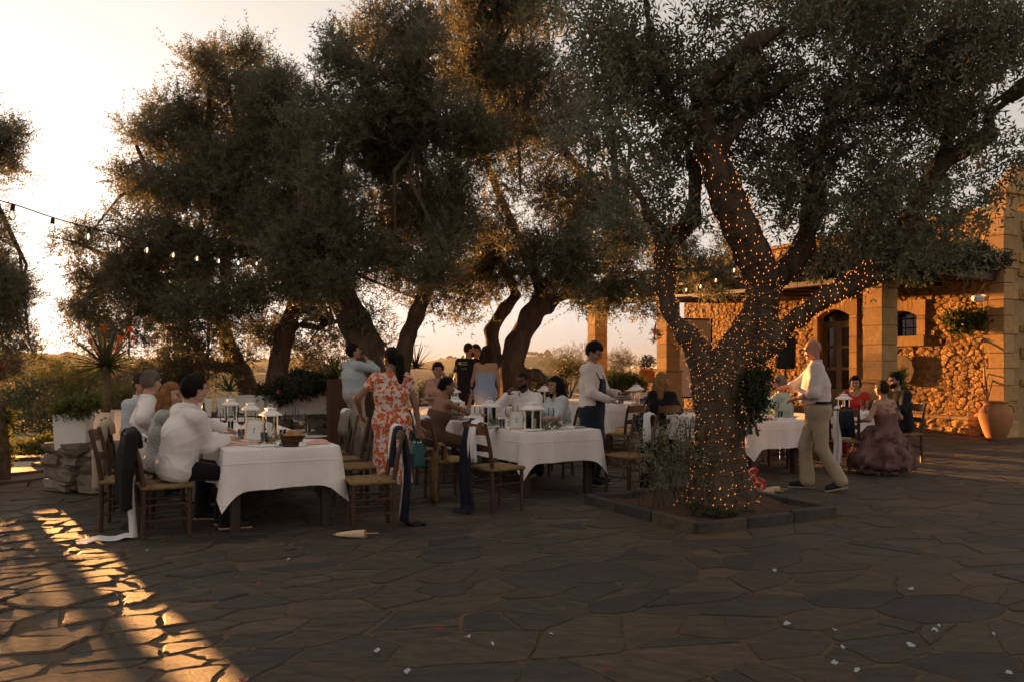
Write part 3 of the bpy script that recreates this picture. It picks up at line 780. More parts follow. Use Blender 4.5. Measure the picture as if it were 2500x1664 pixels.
for (a0, a1, z) in ((9.1, 15.2, 3.36), (15.21, 19.2, 3.50)):
    f0 = AB(a0, PB - .38, z) - PL; f1 = AB(a1, PB - .38, z) - PL; g0 = AB(max(a0, FA0 + .05), FB - .03, z + .14) - PL; g1 = AB(min(a1, 19.2), FB - .03, z + .14) - PL
    dz = Vector((0, 0, .07)); q.add([tuple(p) for p in (f0, f1, g1, g0, f0 + dz, f1 + dz, g1 + dz, g0 + dz)], [(0, 1, 2, 3), (7, 6, 5, 4), (4, 5, 1, 0), (5, 6, 2, 1), (6, 7, 3, 2), (7, 4, 0, 3)])
q.build('roof', m_wood_dk, perg)
for i in range(64):
    a = 9.15 + i * .205
    if a > 19.1: break
    z = 3.45 if a < 15.2 else 3.59; q = MB(); v = []; n = 6
    for s, (bb, dz, rr) in enumerate(((PB - .46, 0, .095), (PB + .02, .02, .075))):
        for k in range(n + 1): t = math.pi * k / n; v.append(tuple(AB(a + rr * math.cos(t), bb, z + dz + rr * .8 * math.sin(t) - .01) - PL))
    for s, (bb, dz, rr) in enumerate(((PB - .46, 0, .078), (PB + .02, .02, .06))):
        for k in range(n + 1): t = math.pi * k / n; v.append(tuple(AB(a + rr * math.cos(t), bb, z + dz + rr * .8 * math.sin(t) - .01) - PL))
    m = n + 1; f = [(k, k + 1, m + k + 1, m + k) for k in range(n)] + [(2 * m + k + 1, 2 * m + k, 3 * m + k, 3 * m + k + 1) for k in range(n)] + [(k + 1, k, 2 * m + k, 2 * m + k + 1) for k in range(n)]
    q.add(v, f); q.build('roof_tile', m_tile, perg, smooth=True)
# parapet between the pillars
par = thing('parapet', 'low rendered parapet wall with stone top between the two back pillars', 'wall', AB(15.8, PB, .18)); q = MB()
m_par = mat('pink_render', (.36, .20, .12), (.28, .16, .10), scale=4, rough=.9, bump=.3, bscale=30)
M = Matrix.Rotation(math.atan2(U.y, U.x), 4, 'Z'); q.box((1.27, 0, .42), (2.5, .3, .84), M); q.build('wall', m_par, par)
for i in range(4): q = MB(); q.bbox((.33 + i * .63, 0, .88), (.61, .38, .07), .012, M); q.build('coping', m_par, par)
# ================================================================== TREES AND PLANTS
VS = 2500 / 2356.0
def VP(vx, vy, D): return PX(vx * VS, vy * VS, D)
m_bark = mat('olive_bark', (.150, .110, .075), (.058, .042, .030), scale=9, rough=.95, bump=1.0, bscale=20, stretch=(1, 1, .28), spec=.08, bdist=.09)
m_leaf = leaf_mat('olive_leaf', (.085, .092, .052), (.195, .198, .128), (.36, .16, .03), .34)
m_leaf_far = leaf_mat('olive_leaf_back', (.088, .087, .049), (.185, .174, .108), (.30, .15, .04), .42)
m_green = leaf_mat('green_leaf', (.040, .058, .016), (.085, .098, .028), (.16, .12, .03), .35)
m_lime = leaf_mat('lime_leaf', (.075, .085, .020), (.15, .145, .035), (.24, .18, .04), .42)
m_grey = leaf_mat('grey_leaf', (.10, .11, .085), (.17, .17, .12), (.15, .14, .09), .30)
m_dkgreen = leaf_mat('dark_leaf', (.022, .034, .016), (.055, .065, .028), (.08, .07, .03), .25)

def unit(a): return a / np.maximum(np.linalg.norm(a, axis=-1, keepdims=True), 1e-9)
def twigs(cen, rad, n, rs, gap_f=1.6, gap_t=-.25, shell=2.0, up=.25, droop=0.0, gseed=0, dens=None):
    """n twig roots and directions inside the union of ellipsoids cen (k,3), rad (k,3)"""
    vol = (rad.prod(1)) ** .8
    if dens is not None: vol = vol * dens
    k = rs.choice(len(cen), size=int(n * 2.6), p=vol / vol.sum())
    d = unit(rs.normal(size=(len(k), 3))); r = rs.rand(len(k)) ** (1 / shell)
    P = cen[k] + d * rad[k] * r[:, None]
    g = wig(P, 77 + gseed, gap_f * 3.1, 6) + .6 * wig(P, 78 + gseed, gap_f * 7.5, 5)
    keep = np.argwhere(g > gap_t + rs.uniform(-.12, .12, len(g)))[:, 0][:n]
    P = P[keep]; D = unit(d[keep] * .75 + rs.normal(size=P.shape) * .55 + np.array((0, 0, up - droop)))
    return P, D
def leaves_on(P, D, rs, nl=12, tl=(.16, .32), ll=(.045, .07), lw=.013, quad=True, spread=.85, droop=0.0):
    """leaf faces in pairs along each twig; returns V, faces, rnd"""
    n = len(P); L = rs.uniform(*tl, n)
    a = unit(np.cross(D, unit(rs.normal(size=D.shape)))); b = np.cross(D, a)
    t = (np.arange(nl) // 2 + .4) / (nl / 2); side = np.where(np.arange(nl) % 2 == 0, 1.0, -1.0); turn = (np.arange(nl) // 2) * 1.5708
    base = P[:, None] + D[:, None] * (L[:, None] * t)[..., None]
    ang = turn[None] + rs.uniform(-.5, .5, (n, nl))
    lat = (a[:, None] * np.cos(ang)[..., None] + b[:, None] * np.sin(ang)[..., None]) * side[None, :, None]
    ld = unit(D[:, None] * rs.uniform(.4, 1.1, (n, nl, 1)) + lat * spread + rs.normal(size=(n, nl, 3)) * .18 + np.array((0, 0, -droop)))
    ln = rs.uniform(*ll, (n, nl, 1)); nrm = unit(np.cross(ld, unit(rs.normal(size=ld.shape)))) 
    w = nrm * (lw * rs.uniform(.75, 1.2, (n, nl, 1)))
    base = base.reshape(-1, 3); ld = (ld * ln).reshape(-1, 3); w = w.reshape(-1, 3); m = len(base)
    rnd = np.clip(rs.rand(m) * .75 + np.repeat(rs.rand(n), nl) * .25, 0, 1)
    if quad:
        V = np.stack([base, base + ld * .45 + w, base + ld, base + ld * .45 - w], 1).reshape(-1, 3)
        F = np.arange(m * 4).reshape(-1, 4); return V, F, np.repeat(rnd, 4)
    V = np.stack([base - w * .7, base + w * .7, base + ld], 1).reshape(-1, 3)
    return V, np.arange(m * 3).reshape(-1, 3), np.repeat(rnd, 3)
def crown_obj(name, sets, m, parent, org=None, smooth=False):
    V = np.concatenate([s[0] for s in sets]); off = 0; Q = []; T = []
    for s in sets:
        (Q if s[1].shape[1] == 4 else T).append(s[1] + off); off += len(s[0])
    if org is not None: V = V - np.array(org)
    me = mesh_np(name, V, Q=np.concatenate(Q) if Q else None, T=np.concatenate(T) if T else None)
    set_attr(me, 'rnd', np.concatenate([s[2] for s in sets])); return mk(name, me, m, parent)
def clumps(lst, D, rs, dj=.9, flat=.85, k=1.0, sub=0):
    """lst of view-pixel circles at about distance D, spread in depth"""
    c = []; r = []; dn = []
    for e in lst:
        vx, vy, rp = e[:3]; d = (e[3] if len(e) > 3 and e[3] else D) + rs.uniform(-dj, dj)
        p = VP(vx, vy, d); rr = rp * VS * d / FPX * k; c.append(tuple(p)); r.append((rr, rr * 1.15, rr * flat)); dn.append(e[4] if len(e) > 4 else 1.0)
    c, r, dn = np.array(c), np.array(r), np.array(dn)
    if sub:                                               # break every clump into tufts
        C2 = []; R2 = []; N2 = []
        for i in range(len(c)):
            for j in range(sub):
                d_ = unit(rs.normal(size=3)); f_ = rs.uniform(.40, .60); C2.append(c[i] + d_ * r[i] * rs.uniform(.35, .92)); R2.append(r[i] * f_ * rs.uniform(.75, 1.2)); N2.append(dn[i] * rs.uniform(.5, 1.5))
        return np.array(C2), np.array(R2), np.array(N2)
    return c, r, dn
def limbs(sdf, pts, k=.08):
    sdf.chain([p[0] for p in pts], [p[1] for p in pts], k)
def bark_fn(seed, amp):
    def f(P, Dd):
        q = P * np.array((1, 1, .25))
        return Dd + amp * (wig(q, seed, 22, 5) + .7 * wig(q, seed + 1, 48, 5)) + amp * .8 * wig(P, seed + 2, 9, 4)
    return f

# ------------------------------------------------------------------ the big olive tree with the fairy lights
T1 = Vector((2.2, 8.2, .06))
tree1 = thing('olive_tree', 'huge old olive tree wound with fairy lights in the stone edged bed', 'tree', T1)
def Q1(px, py, D): return tuple(PX(px, py, D) - T1)
trunk_pts = [(Q1(1768, 1275, 8.2), 0.500), (Q1(1766, 1215, 8.2), 0.345), (Q1(1762, 1140, 8.2), 0.262), (Q1(1757, 1050, 8.2), 0.222), (Q1(1748, 970, 8.2), 0.198), (Q1(1750, 915, 8.2), 0.200)]
left_pts = [(Q1(1735, 940, 8.15), 0.1672), (Q1(1709, 872, 8.1), 0.1100), (Q1(1677, 819, 8.1), 0.1012), (Q1(1633, 755, 8.15), 0.0968), (Q1(1622, 690, 8.2), 0.0880), (Q1(1624, 627, 8.2), 0.0836), (Q1(1632, 590, 8.2), 0.0792)]
left_a = [(Q1(1632, 595, 8.2), 0.0748), (Q1(1585, 530, 8.3), 0.0528), (Q1(1540, 440, 8.5), 0.0396), (Q1(1500, 330, 8.6), 0.0264)]
left_b = [(Q1(1632, 595, 8.2), 0.0704), (Q1(1690, 540, 8.4), 0.0484), (Q1(1700, 430, 8.6), 0.0352), (Q1(1660, 300, 8.7), 0.0264)]
mid_pts = [(Q1(1760, 930, 8.2), 0.1936), (Q1(1800, 860, 8.15), 0.1760), (Q1(1850, 790, 8.1), 0.1760), (Q1(1866, 730, 8.05), 0.1716), (Q1(1855, 670, 8.0), 0.1628), (Q1(1832, 620, 7.95), 0.1584), (Q1(1805, 560, 7.9), 0.1540), (Q1(1780, 495, 7.85), 0.1408), (Q1(1758, 430, 7.8), 0.1320), (Q1(1738, 370, 7.8), 0.1232)]
mid_a = [(Q1(1738, 370, 7.8), 0.1056), (Q1(1708, 233, 7.6), 0.0792), (Q1(1765, 165, 7.4), 0.0572), (Q1(1839, 107, 7.2), 0.0484), (Q1(1965, 44, 7.0), 0.0352)]
mid_b = [(Q1(1745, 380, 7.8), 0.0880), (Q1(1839, 257, 7.7), 0.0660), (Q1(1900, 215, 7.5), 0.0572), (Q1(1956, 179, 7.3), 0.0440), (Q1(2040, 120, 7.0), 0.0308)]
mid_c = [(Q1(1738, 370, 7.8), 0.0968), (Q1(1640, 260, 8.0), 0.0616), (Q1(1595, 120, 7.8), 0.0440), (Q1(1570, -40, 7.6), 0.0308)]
up_pts = [(Q1(1880, 700, 8.1), 0.1144), (Q1(1930, 650, 8.3), 0.1056), (Q1(1960, 600, 8.4), 0.0968), (Q1(1985, 500, 8.5), 0.0880), (Q1(1995, 380, 8.6), 0.0704), (Q1(2040, 240, 8.6), 0.0440)]
right_pts = [(Q1(1800, 890, 8.15), 0.1496), (Q1(1880, 835, 8.0), 0.1276), (Q1(1948, 775, 7.9), 0.1144), (Q1(2012, 725, 7.8), 0.1012), (Q1(2075, 692, 7.8), 0.0968), (Q1(2135, 660, 7.9), 0.0968), (Q1(2190, 575, 8.0), 0.0924), (Q1(2240, 490, 8.1), 0.0880), (Q1(2295, 402, 8.1), 0.0880), (Q1(2370, 350, 8.0), 0.0748)]
right_a = [(Q1(2295, 402, 8.1), 0.0792), (Q1(2310, 330, 8.2), 0.0528), (Q1(2380, 280, 8.2), 0.0396), (Q1(2520, 190, 8.1), 0.0308)]
right_b = [(Q1(2360, 355, 8.0), 0.0792), (Q1(2415, 330, 7.9), 0.0748), (Q1(2418, 275, 7.9), 0.0528), (Q1(2470, 240, 7.8), 0.0440), (Q1(2560, 200, 7.7), 0.0352)]
roots = [[(Q1(1768, 1240, 8.2), 0.1936), (Q1(1650, 1262, 8.1), 0.1056), (Q1(1560, 1262, 8.3), 0.0440)], [(Q1(1768, 1240, 8.2), 0.1936), (Q1(1850, 1275, 8.0), 0.0968), (Q1(1905, 1285, 8.0), 0.0352)], [(Q1(1768, 1240, 8.2), 0.1760), (Q1(1755, 1300, 7.8), 0.0880)]]
s = SDF()
for ch in (trunk_pts, left_pts, mid_pts, right_pts, up_pts): limbs(s, ch, .07)
for ch in (left_a, left_b, mid_a, mid_b, mid_c, right_a, right_b): limbs(s, ch, .04)
for ch in roots: limbs(s, ch, .12)
s.fn(lambda P, Dd: Dd + .040 * wig(P * np.array((1, 1, .6)), 31, 9.5, 4)); s.fn(bark_fn(5, .028))
T1MESH = s.mesh(.022); sdf_obj('trunk', T1MESH, m_bark, tree1)
rs = np.random.RandomState(41)
C1 = [(1330,120,85),(1400,60,100),(1400,200,105),(1345,300,60),(1420,320,95),(1480,430,85),(1500,120,110),(1520,250,110),(1560,350,95),(1550,470,75),(1430,520,55),(1620,60,110),(1640,200,105),(1700,100,120),(1760,220,105),(1800,80,120),(1745,320,75),(1850,200,105),(1860,330,100),(1810,420,80),(1880,450,85),(1900,80,120),(1960,200,115),(1970,330,105),(1950,450,85),(2000,80,120),(2070,200,120),(2080,330,105),(2100,80,120),(2180,200,105),(2200,80,130),(2300,60,115),(2320,150,70),(2150,320,85),(2200,400,70),(2240,320,45),(2335,350,45),(2100,440,85),(2040,500,80),(2150,500,70),(2225,480,50),(2300,420,45),(1930,540,60),(2000,570,60),(2080,585,65),(2170,590,55),(1890,600,35),(1840,520,45),(2250,560,45),(2030,430,70),(2120,560,60),(1990,500,60),(2260,250,40)]
C1 += [(x, -110 + 30 * math.sin(x), 130) for x in range(1300, 2480, 100)] + [(x, -330, 170) for x in range(1350, 2480, 150)] + [(2440, 100, 110), (2460, 300, 60), (2450, 420, 60)]
cen, rad, dn = clumps(C1, 8.1, rs, 1.0, k=1.08, sub=6)
P, Dv = twigs(cen, rad, 16200, rs, gap_f=1.9, gap_t=-.34, gseed=1, shell=2.6)
s1 = leaves_on(P, Dv, rs, nl=12, tl=(.16, .34), ll=(.055, .088), lw=.0115, quad=True)
# loose hanging shoots round the crown's underside
P, Dv = twigs(cen, rad * 1.15, 900, rs, gap_f=1.0, gap_t=-.5, shell=9, droop=.9, gseed=2)
s2 = leaves_on(P, Dv, rs, nl=14, tl=(.3, .55), ll=(.045, .07), lw=.0085, quad=True, droop=.2)
# suckers at the foot and on the left of the trunk
sc_ = [(1575,1020,45,8.1,.9),(1520,1040,55,8.2,.8),(1600,1060,45,7.9,1),(1500,1090,40,8.2,.6),(1580,960,30,8.2,.7)]
c2, r2, d2 = clumps(sc_, 8.1, rs, .25); P, Dv = twigs(c2, r2, 110, rs, gap_t=-.8, dens=d2, up=.5, gseed=3)
s3 = leaves_on(P, Dv, rs, nl=12, tl=(.14, .3), ll=(.04, .065), lw=.009, quad=True)
crown_obj('crown', [s1, s2, s3], m_leaf, tree1, T1)
tw = MB()
for i in range(260):                                   # bare hanging twigs
    j = rs.randint(len(cen)); p = Vector(cen[j] + unit(rs.normal(size=3)) * rad[j]); q = p + Vector((rs.normal() * .15, rs.normal() * .15, -rs.uniform(.2, .6))); mid = (p + q) / 2 + Vector((rs.normal() * .08, rs.normal() * .08, .05))
    tw.tube([p - T1, mid - T1, q - T1], [.006, .004, .0025], 4)
for i in range(70):
    j = rs.randint(len(c2)); p = Vector(c2[j] + rs.normal(size=3) * r2[j] * .5); q = p + Vector((rs.normal() * .12, rs.normal() * .1, -.4)); tw.tube([p - T1, (p + q) / 2 - T1, q - T1], [.003, .004, .006], 4)
tag(tw.build('twigs', m_bark, tree1), kind='stuff')

# ------------------------------------------------------------------ the row of olive trees behind the tables
def back_tree(label, base, chains, circ, D, n, seed, nb=14, dj=1.0, gap_t=-.32, h=.048, leaf=(.06, .10), lw=.015, amp=.025):
    t = thing('olive_tree', label, 'tree', base, 0, 'olive trees along the edge of the terrace'); rs = np.random.RandomState(seed); s = SDF()
    B = Vector(base)
    for ch in chains:
        limbs(s, [(tuple(VP(x, y, d) - B), r * .86) for x, y, d, r in ch], .08)
    s.fn(bark_fn(seed, amp)); sdf_obj('trunk', s.mesh(h), m_bark, t)
    cen, rad, dn = clumps(circ, D, rs, dj, k=1.0, sub=6)
    # boughs from the ends of the limbs to the clumps
    ends = [VP(ch[-1][0], ch[-1][1], ch[-1][2]) for ch in chains]; b = MB()
    for j in range(0, len(cen), 9):
        c = Vector(cen[j]); e = min(ends, key=lambda q: (q - c).length)
        m1 = e.lerp(c, .5) + Vector((rs.normal() * .25, rs.normal() * .25, .25)); b.tube([e - B, m1 - B, c - B], [.055, .035, .015], 6)
    tag(b.build('boughs', m_bark, t), kind='stuff')
    P, Dv = twigs(cen, rad, n, rs, gap_f=1.25, gap_t=gap_t, dens=dn, gseed=seed)
    P2, D2 = twigs(cen, rad * 1.04, n // 12, rs, gap_f=.8, gap_t=-.6, dens=dn, shell=14, up=.55, gseed=seed)       # long shoots break the outline
    crown_obj('crown', [leaves_on(P, Dv, rs, nl=12, tl=(.18, .36), ll=leaf, lw=lw, quad=False), leaves_on(P2, D2, rs, nl=16, tl=(.4, .75), ll=leaf, lw=lw, quad=False, spread=.6)], m_leaf_far, t, B)
    return t
g2 = gz(-.1, 15)
back_tree('leaning olive tree behind the woman in the blue dress', (-.1, 15.2, g2),
  [[(1190,1000,15.2,.40),(1185,905,15.2,.32),(1175,850,15.2,.27),(1190,790,15.2,.25),(1220,730,15.2,.24),(1255,680,15.1,.2),(1290,610,15,.17),(1330,520,14.8,.13),(1340,400,14.6,.1),(1270,310,14.4,.08),(1180,300,14.3,.06)],
   [(1165,960,15.4,.2),(1150,880,15.4,.17),(1135,800,15.4,.15),(1130,760,15.4,.15),(1160,710,15.4,.13),(1190,680,15.5,.1),(1150,600,15.5,.07)],
   [(1225,725,15.2,.12),(1265,712,15.1,.08),(1285,690,15.1,.05)], [(1195,860,15.2,.16),(1235,860,15.1,.11),(1275,890,14.9,.08)],
   [(1330,520,14.8,.1),(1420,420,14.5,.07),(1400,250,14.3,.05)], [(1255,680,15.1,.14),(1180,520,15.2,.1),(1120,380,15.2,.07),(1100,200,15,.05)]],
  [(1040,60,60),(1120,40,75),(1200,30,75),(1080,150,110),(1200,150,105),(1060,290,110),(1180,285,105),(1290,200,105),(1080,420,105),(1200,430,95,0,.8),(1300,350,105),(1320,480,100),(1100,560,95),(1210,570,85),(1060,655,65),(1130,640,65),(1220,635,55),(1290,620,65),(1335,580,65),(1385,620,70),(1400,690,45,0,1.2),(1330,685,38,0,1.1),(1365,665,45),(1440,640,65),(1450,670,45),(1460,560,80),(1010,720,36,0,.6),(1070,725,32,0,.7),(1500,650,60),(1485,695,42,0,1.1),(1540,600,70),(1620,620,70),(1680,560,70),(1400,480,90),(1250,-70,120),(1130,-60,110)],
  14.6, 18500, 61)
back_tree('forked olive tree with thick crossing trunks behind the woman in the floral dress', (-2.35, 14.3, gz(-2.35, 14.3)),
  [[(885,1012,14.3,.5),(880,905,14.3,.42),(865,850,14.3,.36),(845,800,14.3,.34),(815,740,14.3,.31),(785,680,14.2,.29),(760,620,14.2,.25),(740,560,14.1,.2),(760,440,14,.15),(800,300,13.9,.1),(840,200,13.8,.07)],
   [(915,880,14.3,.24),(930,810,14.3,.17),(940,770,14.3,.16),(960,720,14.2,.16),(985,660,14.2,.15),(1005,590,14.1,.13),(990,470,14,.1),(960,330,13.9,.07)],
   [(760,620,14.2,.16),(700,520,14.2,.1),(690,420,14.3,.07)], [(650,570,14.3,.07),(600,570,14.2,.09),(540,560,14.2,.07)], [(740,560,14.1,.12),(690,575,14.2,.1),(640,570,14.2,.09)]],
  [(760,150,48),(800,125,55),(855,95,58),(905,130,65),(780,230,72),(870,230,95),(960,75,58),(985,170,95),(760,330,88),(860,350,115),(970,330,115),(760,450,88),(870,470,110),(980,470,105),(790,560,85),(700,600,75),(870,575,60),(930,595,75),(980,635,62),(1010,600,85),(880,690,38,0,.45),(960,700,32,0,.8),(805,640,50),(850,740,40,0,.5),(880,790,50,0,.5),(720,520,70),(760,640,55),(900,20,40,0,.6),(1040,560,70),(720,690,50,0,.6)],
  14.0, 15500, 62)
back_tree('slender upright olive tree behind the pink geraniums', (-4.85, 16.2, -.2),
  [[(632,1040,16.2,.34),(632,945,16.2,.28),(636,880,16.2,.24),(645,820,16.2,.22),(655,770,16.2,.21),(680,700,16.1,.18),(700,620,16,.15),(690,500,16,.11),(650,350,16,.08)],
   [(665,745,16.2,.1),(700,748,16.1,.075),(730,755,16,.065),(765,740,16,.05)], [(690,660,16,.1),(600,520,16,.07),(560,350,16,.05)]],
  [(540,140,58),(590,195,65),(645,240,70),(690,285,58),(600,300,95),(690,400,95),(610,410,110),(700,520,85),(620,540,110),(660,640,85),(600,650,90),(730,690,45,0,.7),(640,790,40,0,.6),(690,800,35,0,.5),(720,830,45,0,.7),(740,770,40,0,.5),(790,800,45,0,.5),(770,850,45,0,.7),(600,740,60),(700,710,45,0,.7)],
  16.0, 11500, 63)
back_tree('wide olive tree leaning left over the aloe and the terrace wall', (-5.6, 17.0, -.3),
  [[(600,1035,17,.32),(592,950,17,.26),(575,900,17,.24),(555,860,17,.22),(540,830,17,.21),(522,790,16.9,.18),(515,740,16.9,.15),(520,620,16.8,.13),(500,430,16.7,.1),(480,300,16.6,.06)],
   [(545,840,17,.15),(500,845,16.9,.12),(470,830,16.8,.1),(430,760,16.6,.08),(360,640,16.4,.06)], [(515,740,16.9,.1),(420,560,16.7,.08),(350,420,16.5,.05)]],
  [(170,570,45),(215,550,45),(190,640,55),(260,620,75),(165,730,42),(225,740,68),(320,680,92),(330,580,85),(320,300,46),(345,360,68),(330,420,55),(372,268,42),(420,330,85),(400,450,92),(380,560,100),(430,250,55),(500,180,68),(540,280,100),(480,400,120),(470,560,120),(560,480,100),(450,680,105),(540,690,90),(400,770,68),(320,790,55),(470,790,55,0,.7),(250,800,45,0,.8),(380,850,60),(440,860,55),(330,860,55),(300,520,50),(280,400,30),(480,110,35,0,.6),(540,810,45,0,.5),(500,870,45)],
  16.4, 19000, 64)
back_tree('olive tree cut by the left edge of the picture', (-13.6, 17.4, -.9),
  [[(-250,1130,17.4,.3),(-245,1020,17.4,.26),(-220,900,17.3,.2),(-150,760,17,.16),(-40,600,16.8,.12),(-30,420,16.8,.08)]],
  [(-5,330,55),(25,300,35),(-50,380,80),(15,390,30,0,.7),(-30,540,55),(10,575,35),(25,640,48),(-40,650,90),(-20,720,80),(30,745,40),(-60,300,80),(-90,500,100),(-120,650,120),(-130,380,110),(40,690,32),(0,480,18,0,.5),(-60,800,60),(15,790,40),(60,795,28),(-10,830,45),(40,835,34),(85,820,22),(10,860,36)],
  16.6, 8600, 65)

# ------------------------------------------------------------------ shrubs
def shrub(name, label, cat, circ, D, n, m, seed, nl=10, tl=(.08, .2), ll=(.03, .055), lw=.012, dj=.25, quad=False, up=.5, base=None, group=None, flowers=None, gap_t=-.6, stems=6):
    rs = np.random.RandomState(seed); cen, rad, dn = clumps(circ, D, rs, dj)
    if base is None:
        low = cen[np.argmin(cen[:, 2] - rad[:, 2])]; base = (cen[:, 0].mean(), cen[:, 1].mean(), (cen[:, 2] - rad[:, 2]).min())
    t = thing(name, label, cat, base, 0, group); B = Vector(base)
    P, Dv = twigs(cen, rad, n, rs, gap_f=3, gap_t=gap_t, dens=dn, up=up, gseed=seed, shell=2.4)
    crown_obj('foliage', [leaves_on(P, Dv, rs, nl=nl, tl=tl, ll=ll, lw=lw, quad=quad)], m, t, B)
    b = MB()
    for j in range(stems):
        k = rs.randint(len(cen)); c = Vector(cen[k]) - B; b.tube([(rs.normal() * .05, rs.normal() * .05, 0), c * .5 + Vector((rs.normal() * .05, 0, .05)), c], [.016, .011, .005], 5)
    b.build('stem', m_bark, t)
    if flowers:
        fm, nf, fr = flowers; V = []; F = []
        for i in range(nf):
            k = rs.randint(len(cen)); c = cen[k] + unit(rs.normal(size=3) + np.array((0, -.4, .7))) * rad[k] * rs.uniform(.85, 1.1)
            fl = MB()
            for q in range(9):
                d = Vector(unit(rs.normal(size=3))); x = d.orthogonal().normalized(); y = d.cross(x); p = Vector(c) - B + d * fr * .8; r = fr * .55
                fl.add([tuple(p + x * r), tuple(p + y * r), tuple(p - x * r), tuple(p - y * r)], [(0, 1, 2, 3)])
            fl.build('flower', fm, t)
    return t
m_pink = mat('pink_petals', (.60, .10, .16), (.45, .05, .10), rough=.7); m_red = mat('red_petals', (.55, .03, .03), (.40, .02, .03), rough=.7); m_paleP = mat('pale_pink_petals', (.75, .34, .28), (.65, .25, .22), rough=.7)
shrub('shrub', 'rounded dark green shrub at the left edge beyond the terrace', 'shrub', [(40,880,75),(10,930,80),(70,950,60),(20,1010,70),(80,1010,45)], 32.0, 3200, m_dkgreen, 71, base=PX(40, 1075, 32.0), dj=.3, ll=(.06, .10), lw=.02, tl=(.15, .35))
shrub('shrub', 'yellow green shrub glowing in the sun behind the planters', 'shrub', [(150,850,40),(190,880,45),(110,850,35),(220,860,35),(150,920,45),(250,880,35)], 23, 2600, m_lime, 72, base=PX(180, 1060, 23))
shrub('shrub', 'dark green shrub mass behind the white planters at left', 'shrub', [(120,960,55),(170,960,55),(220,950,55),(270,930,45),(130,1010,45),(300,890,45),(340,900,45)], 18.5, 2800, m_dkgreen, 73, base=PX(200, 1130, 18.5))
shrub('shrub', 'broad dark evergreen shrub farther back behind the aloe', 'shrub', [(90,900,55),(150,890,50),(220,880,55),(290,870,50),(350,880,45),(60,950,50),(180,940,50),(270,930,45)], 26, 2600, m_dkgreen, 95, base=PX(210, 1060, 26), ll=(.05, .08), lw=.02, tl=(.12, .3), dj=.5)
shrub('shrub', 'low rosemary bush behind the aloe trunk', 'shrub', [(270,920,38),(300,910,36),(330,930,34),(250,930,28)], 10.6, 1500, m_dkgreen, 74, ll=(.02, .035), lw=.004, base=PX(285, 1000, 10.6), dj=.1)
shrub('shrub', 'feathery grey shrub left of the ochre pillar by the terrace edge', 'shrub', [(1270,850,36),(1300,830,38),(1340,820,36),(1320,860,36),(1260,880,28),(1350,860,30)], 19.5, 2000, m_grey, 75, ll=(.03, .05), lw=.006, base=PX(1385, 960, 19.5))
shrub('shrub', 'feathery grey shrub between the two back pillars', 'shrub', [(1410,840,30),(1430,825,28),(1450,850,28),(1395,860,26),(1420,870,30)], 24.5, 1500, m_grey, 76, ll=(.04, .07), lw=.008, base=PX(1510, 960, 24.5))
shrub('shrub', 'bright green potted shrub on the back parapet', 'shrub', [(1425,885,20),(1450,880,20),(1470,890,18),(1440,900,20)], 18.4, 900, m_lime, 77, ll=(.04, .06), lw=.018, base=PX(1540, 960, 18.4), dj=.1)
shrub('shrub', 'pale leafy plant behind the waiter', 'shrub', [(1390,890,16),(1410,880,16),(1400,905,16)], 18.4, 500, m_lime, 78, ll=(.04, .06), lw=.018, base=PX(1488, 965, 18.4), dj=.1)
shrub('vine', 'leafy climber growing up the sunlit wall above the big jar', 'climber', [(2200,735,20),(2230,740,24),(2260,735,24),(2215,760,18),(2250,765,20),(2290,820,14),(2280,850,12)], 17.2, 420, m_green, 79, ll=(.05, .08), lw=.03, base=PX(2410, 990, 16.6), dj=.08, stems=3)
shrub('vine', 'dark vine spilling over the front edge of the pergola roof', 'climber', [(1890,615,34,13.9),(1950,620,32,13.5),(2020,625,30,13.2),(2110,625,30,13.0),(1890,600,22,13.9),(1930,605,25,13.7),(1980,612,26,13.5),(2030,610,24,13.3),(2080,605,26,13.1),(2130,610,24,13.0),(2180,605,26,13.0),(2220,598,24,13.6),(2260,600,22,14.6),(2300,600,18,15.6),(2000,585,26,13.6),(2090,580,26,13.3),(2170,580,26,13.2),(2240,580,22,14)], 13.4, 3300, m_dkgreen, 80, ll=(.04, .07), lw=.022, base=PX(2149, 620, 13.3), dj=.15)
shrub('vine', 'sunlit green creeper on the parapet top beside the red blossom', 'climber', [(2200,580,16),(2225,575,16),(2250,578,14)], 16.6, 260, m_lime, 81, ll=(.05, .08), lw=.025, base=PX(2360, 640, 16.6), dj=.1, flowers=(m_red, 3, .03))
shrub('bougainvillea', 'bright pink bougainvillea spray hanging beside the back pillar', 'flower', [(1507,765,9),(1512,775,8),(1505,785,6)], 18.9, 40, m_green, 82, base=PX(1600, 780, 18.9), dj=.05, flowers=(m_pink, 16, .035), stems=2)
shrub('shrub', 'pale pink flowering clump on tall stems behind the table', 'shrub', [(1290,850,14),(1310,845,16),(1330,855,14),(1300,865,14)], 17.6, 260, m_green, 83, base=PX(1385, 985, 17.6), dj=.1, flowers=(m_paleP, 16, .045), stems=14)
shrub('shrub', 'small red flowering plant behind the short haired guest', 'shrub', [(1035,880,10),(1050,875,12),(1065,872,16),(1070,860,12)], 15.6, 330, m_dkgreen, 84, base=PX(1110, 965, 15.6), dj=.1, flowers=(m_red, 5, .04))
shrub('shrub', 'ivy mass hanging on the right of the lit trunk', 'ivy', [(1736,905,24,7.98),(1742,872,19,7.98),(1730,938,20,7.98),(1726,968,14,7.98)], 7.98, 430, m_dkgreen, 85, ll=(.03, .05), lw=.016, base=PX(1850, 1060, 7.85), dj=.06)
shrub('shrub', 'leafy plant at the foot of the pillar behind the woman in red', 'shrub', [(2065,865,14),(2060,885,16),(2075,900,14),(2055,905,12)], 15.2, 420, m_lime, 86, ll=(.03, .05), lw=.014, base=PX(2190, 1000, 15.2), dj=.08)
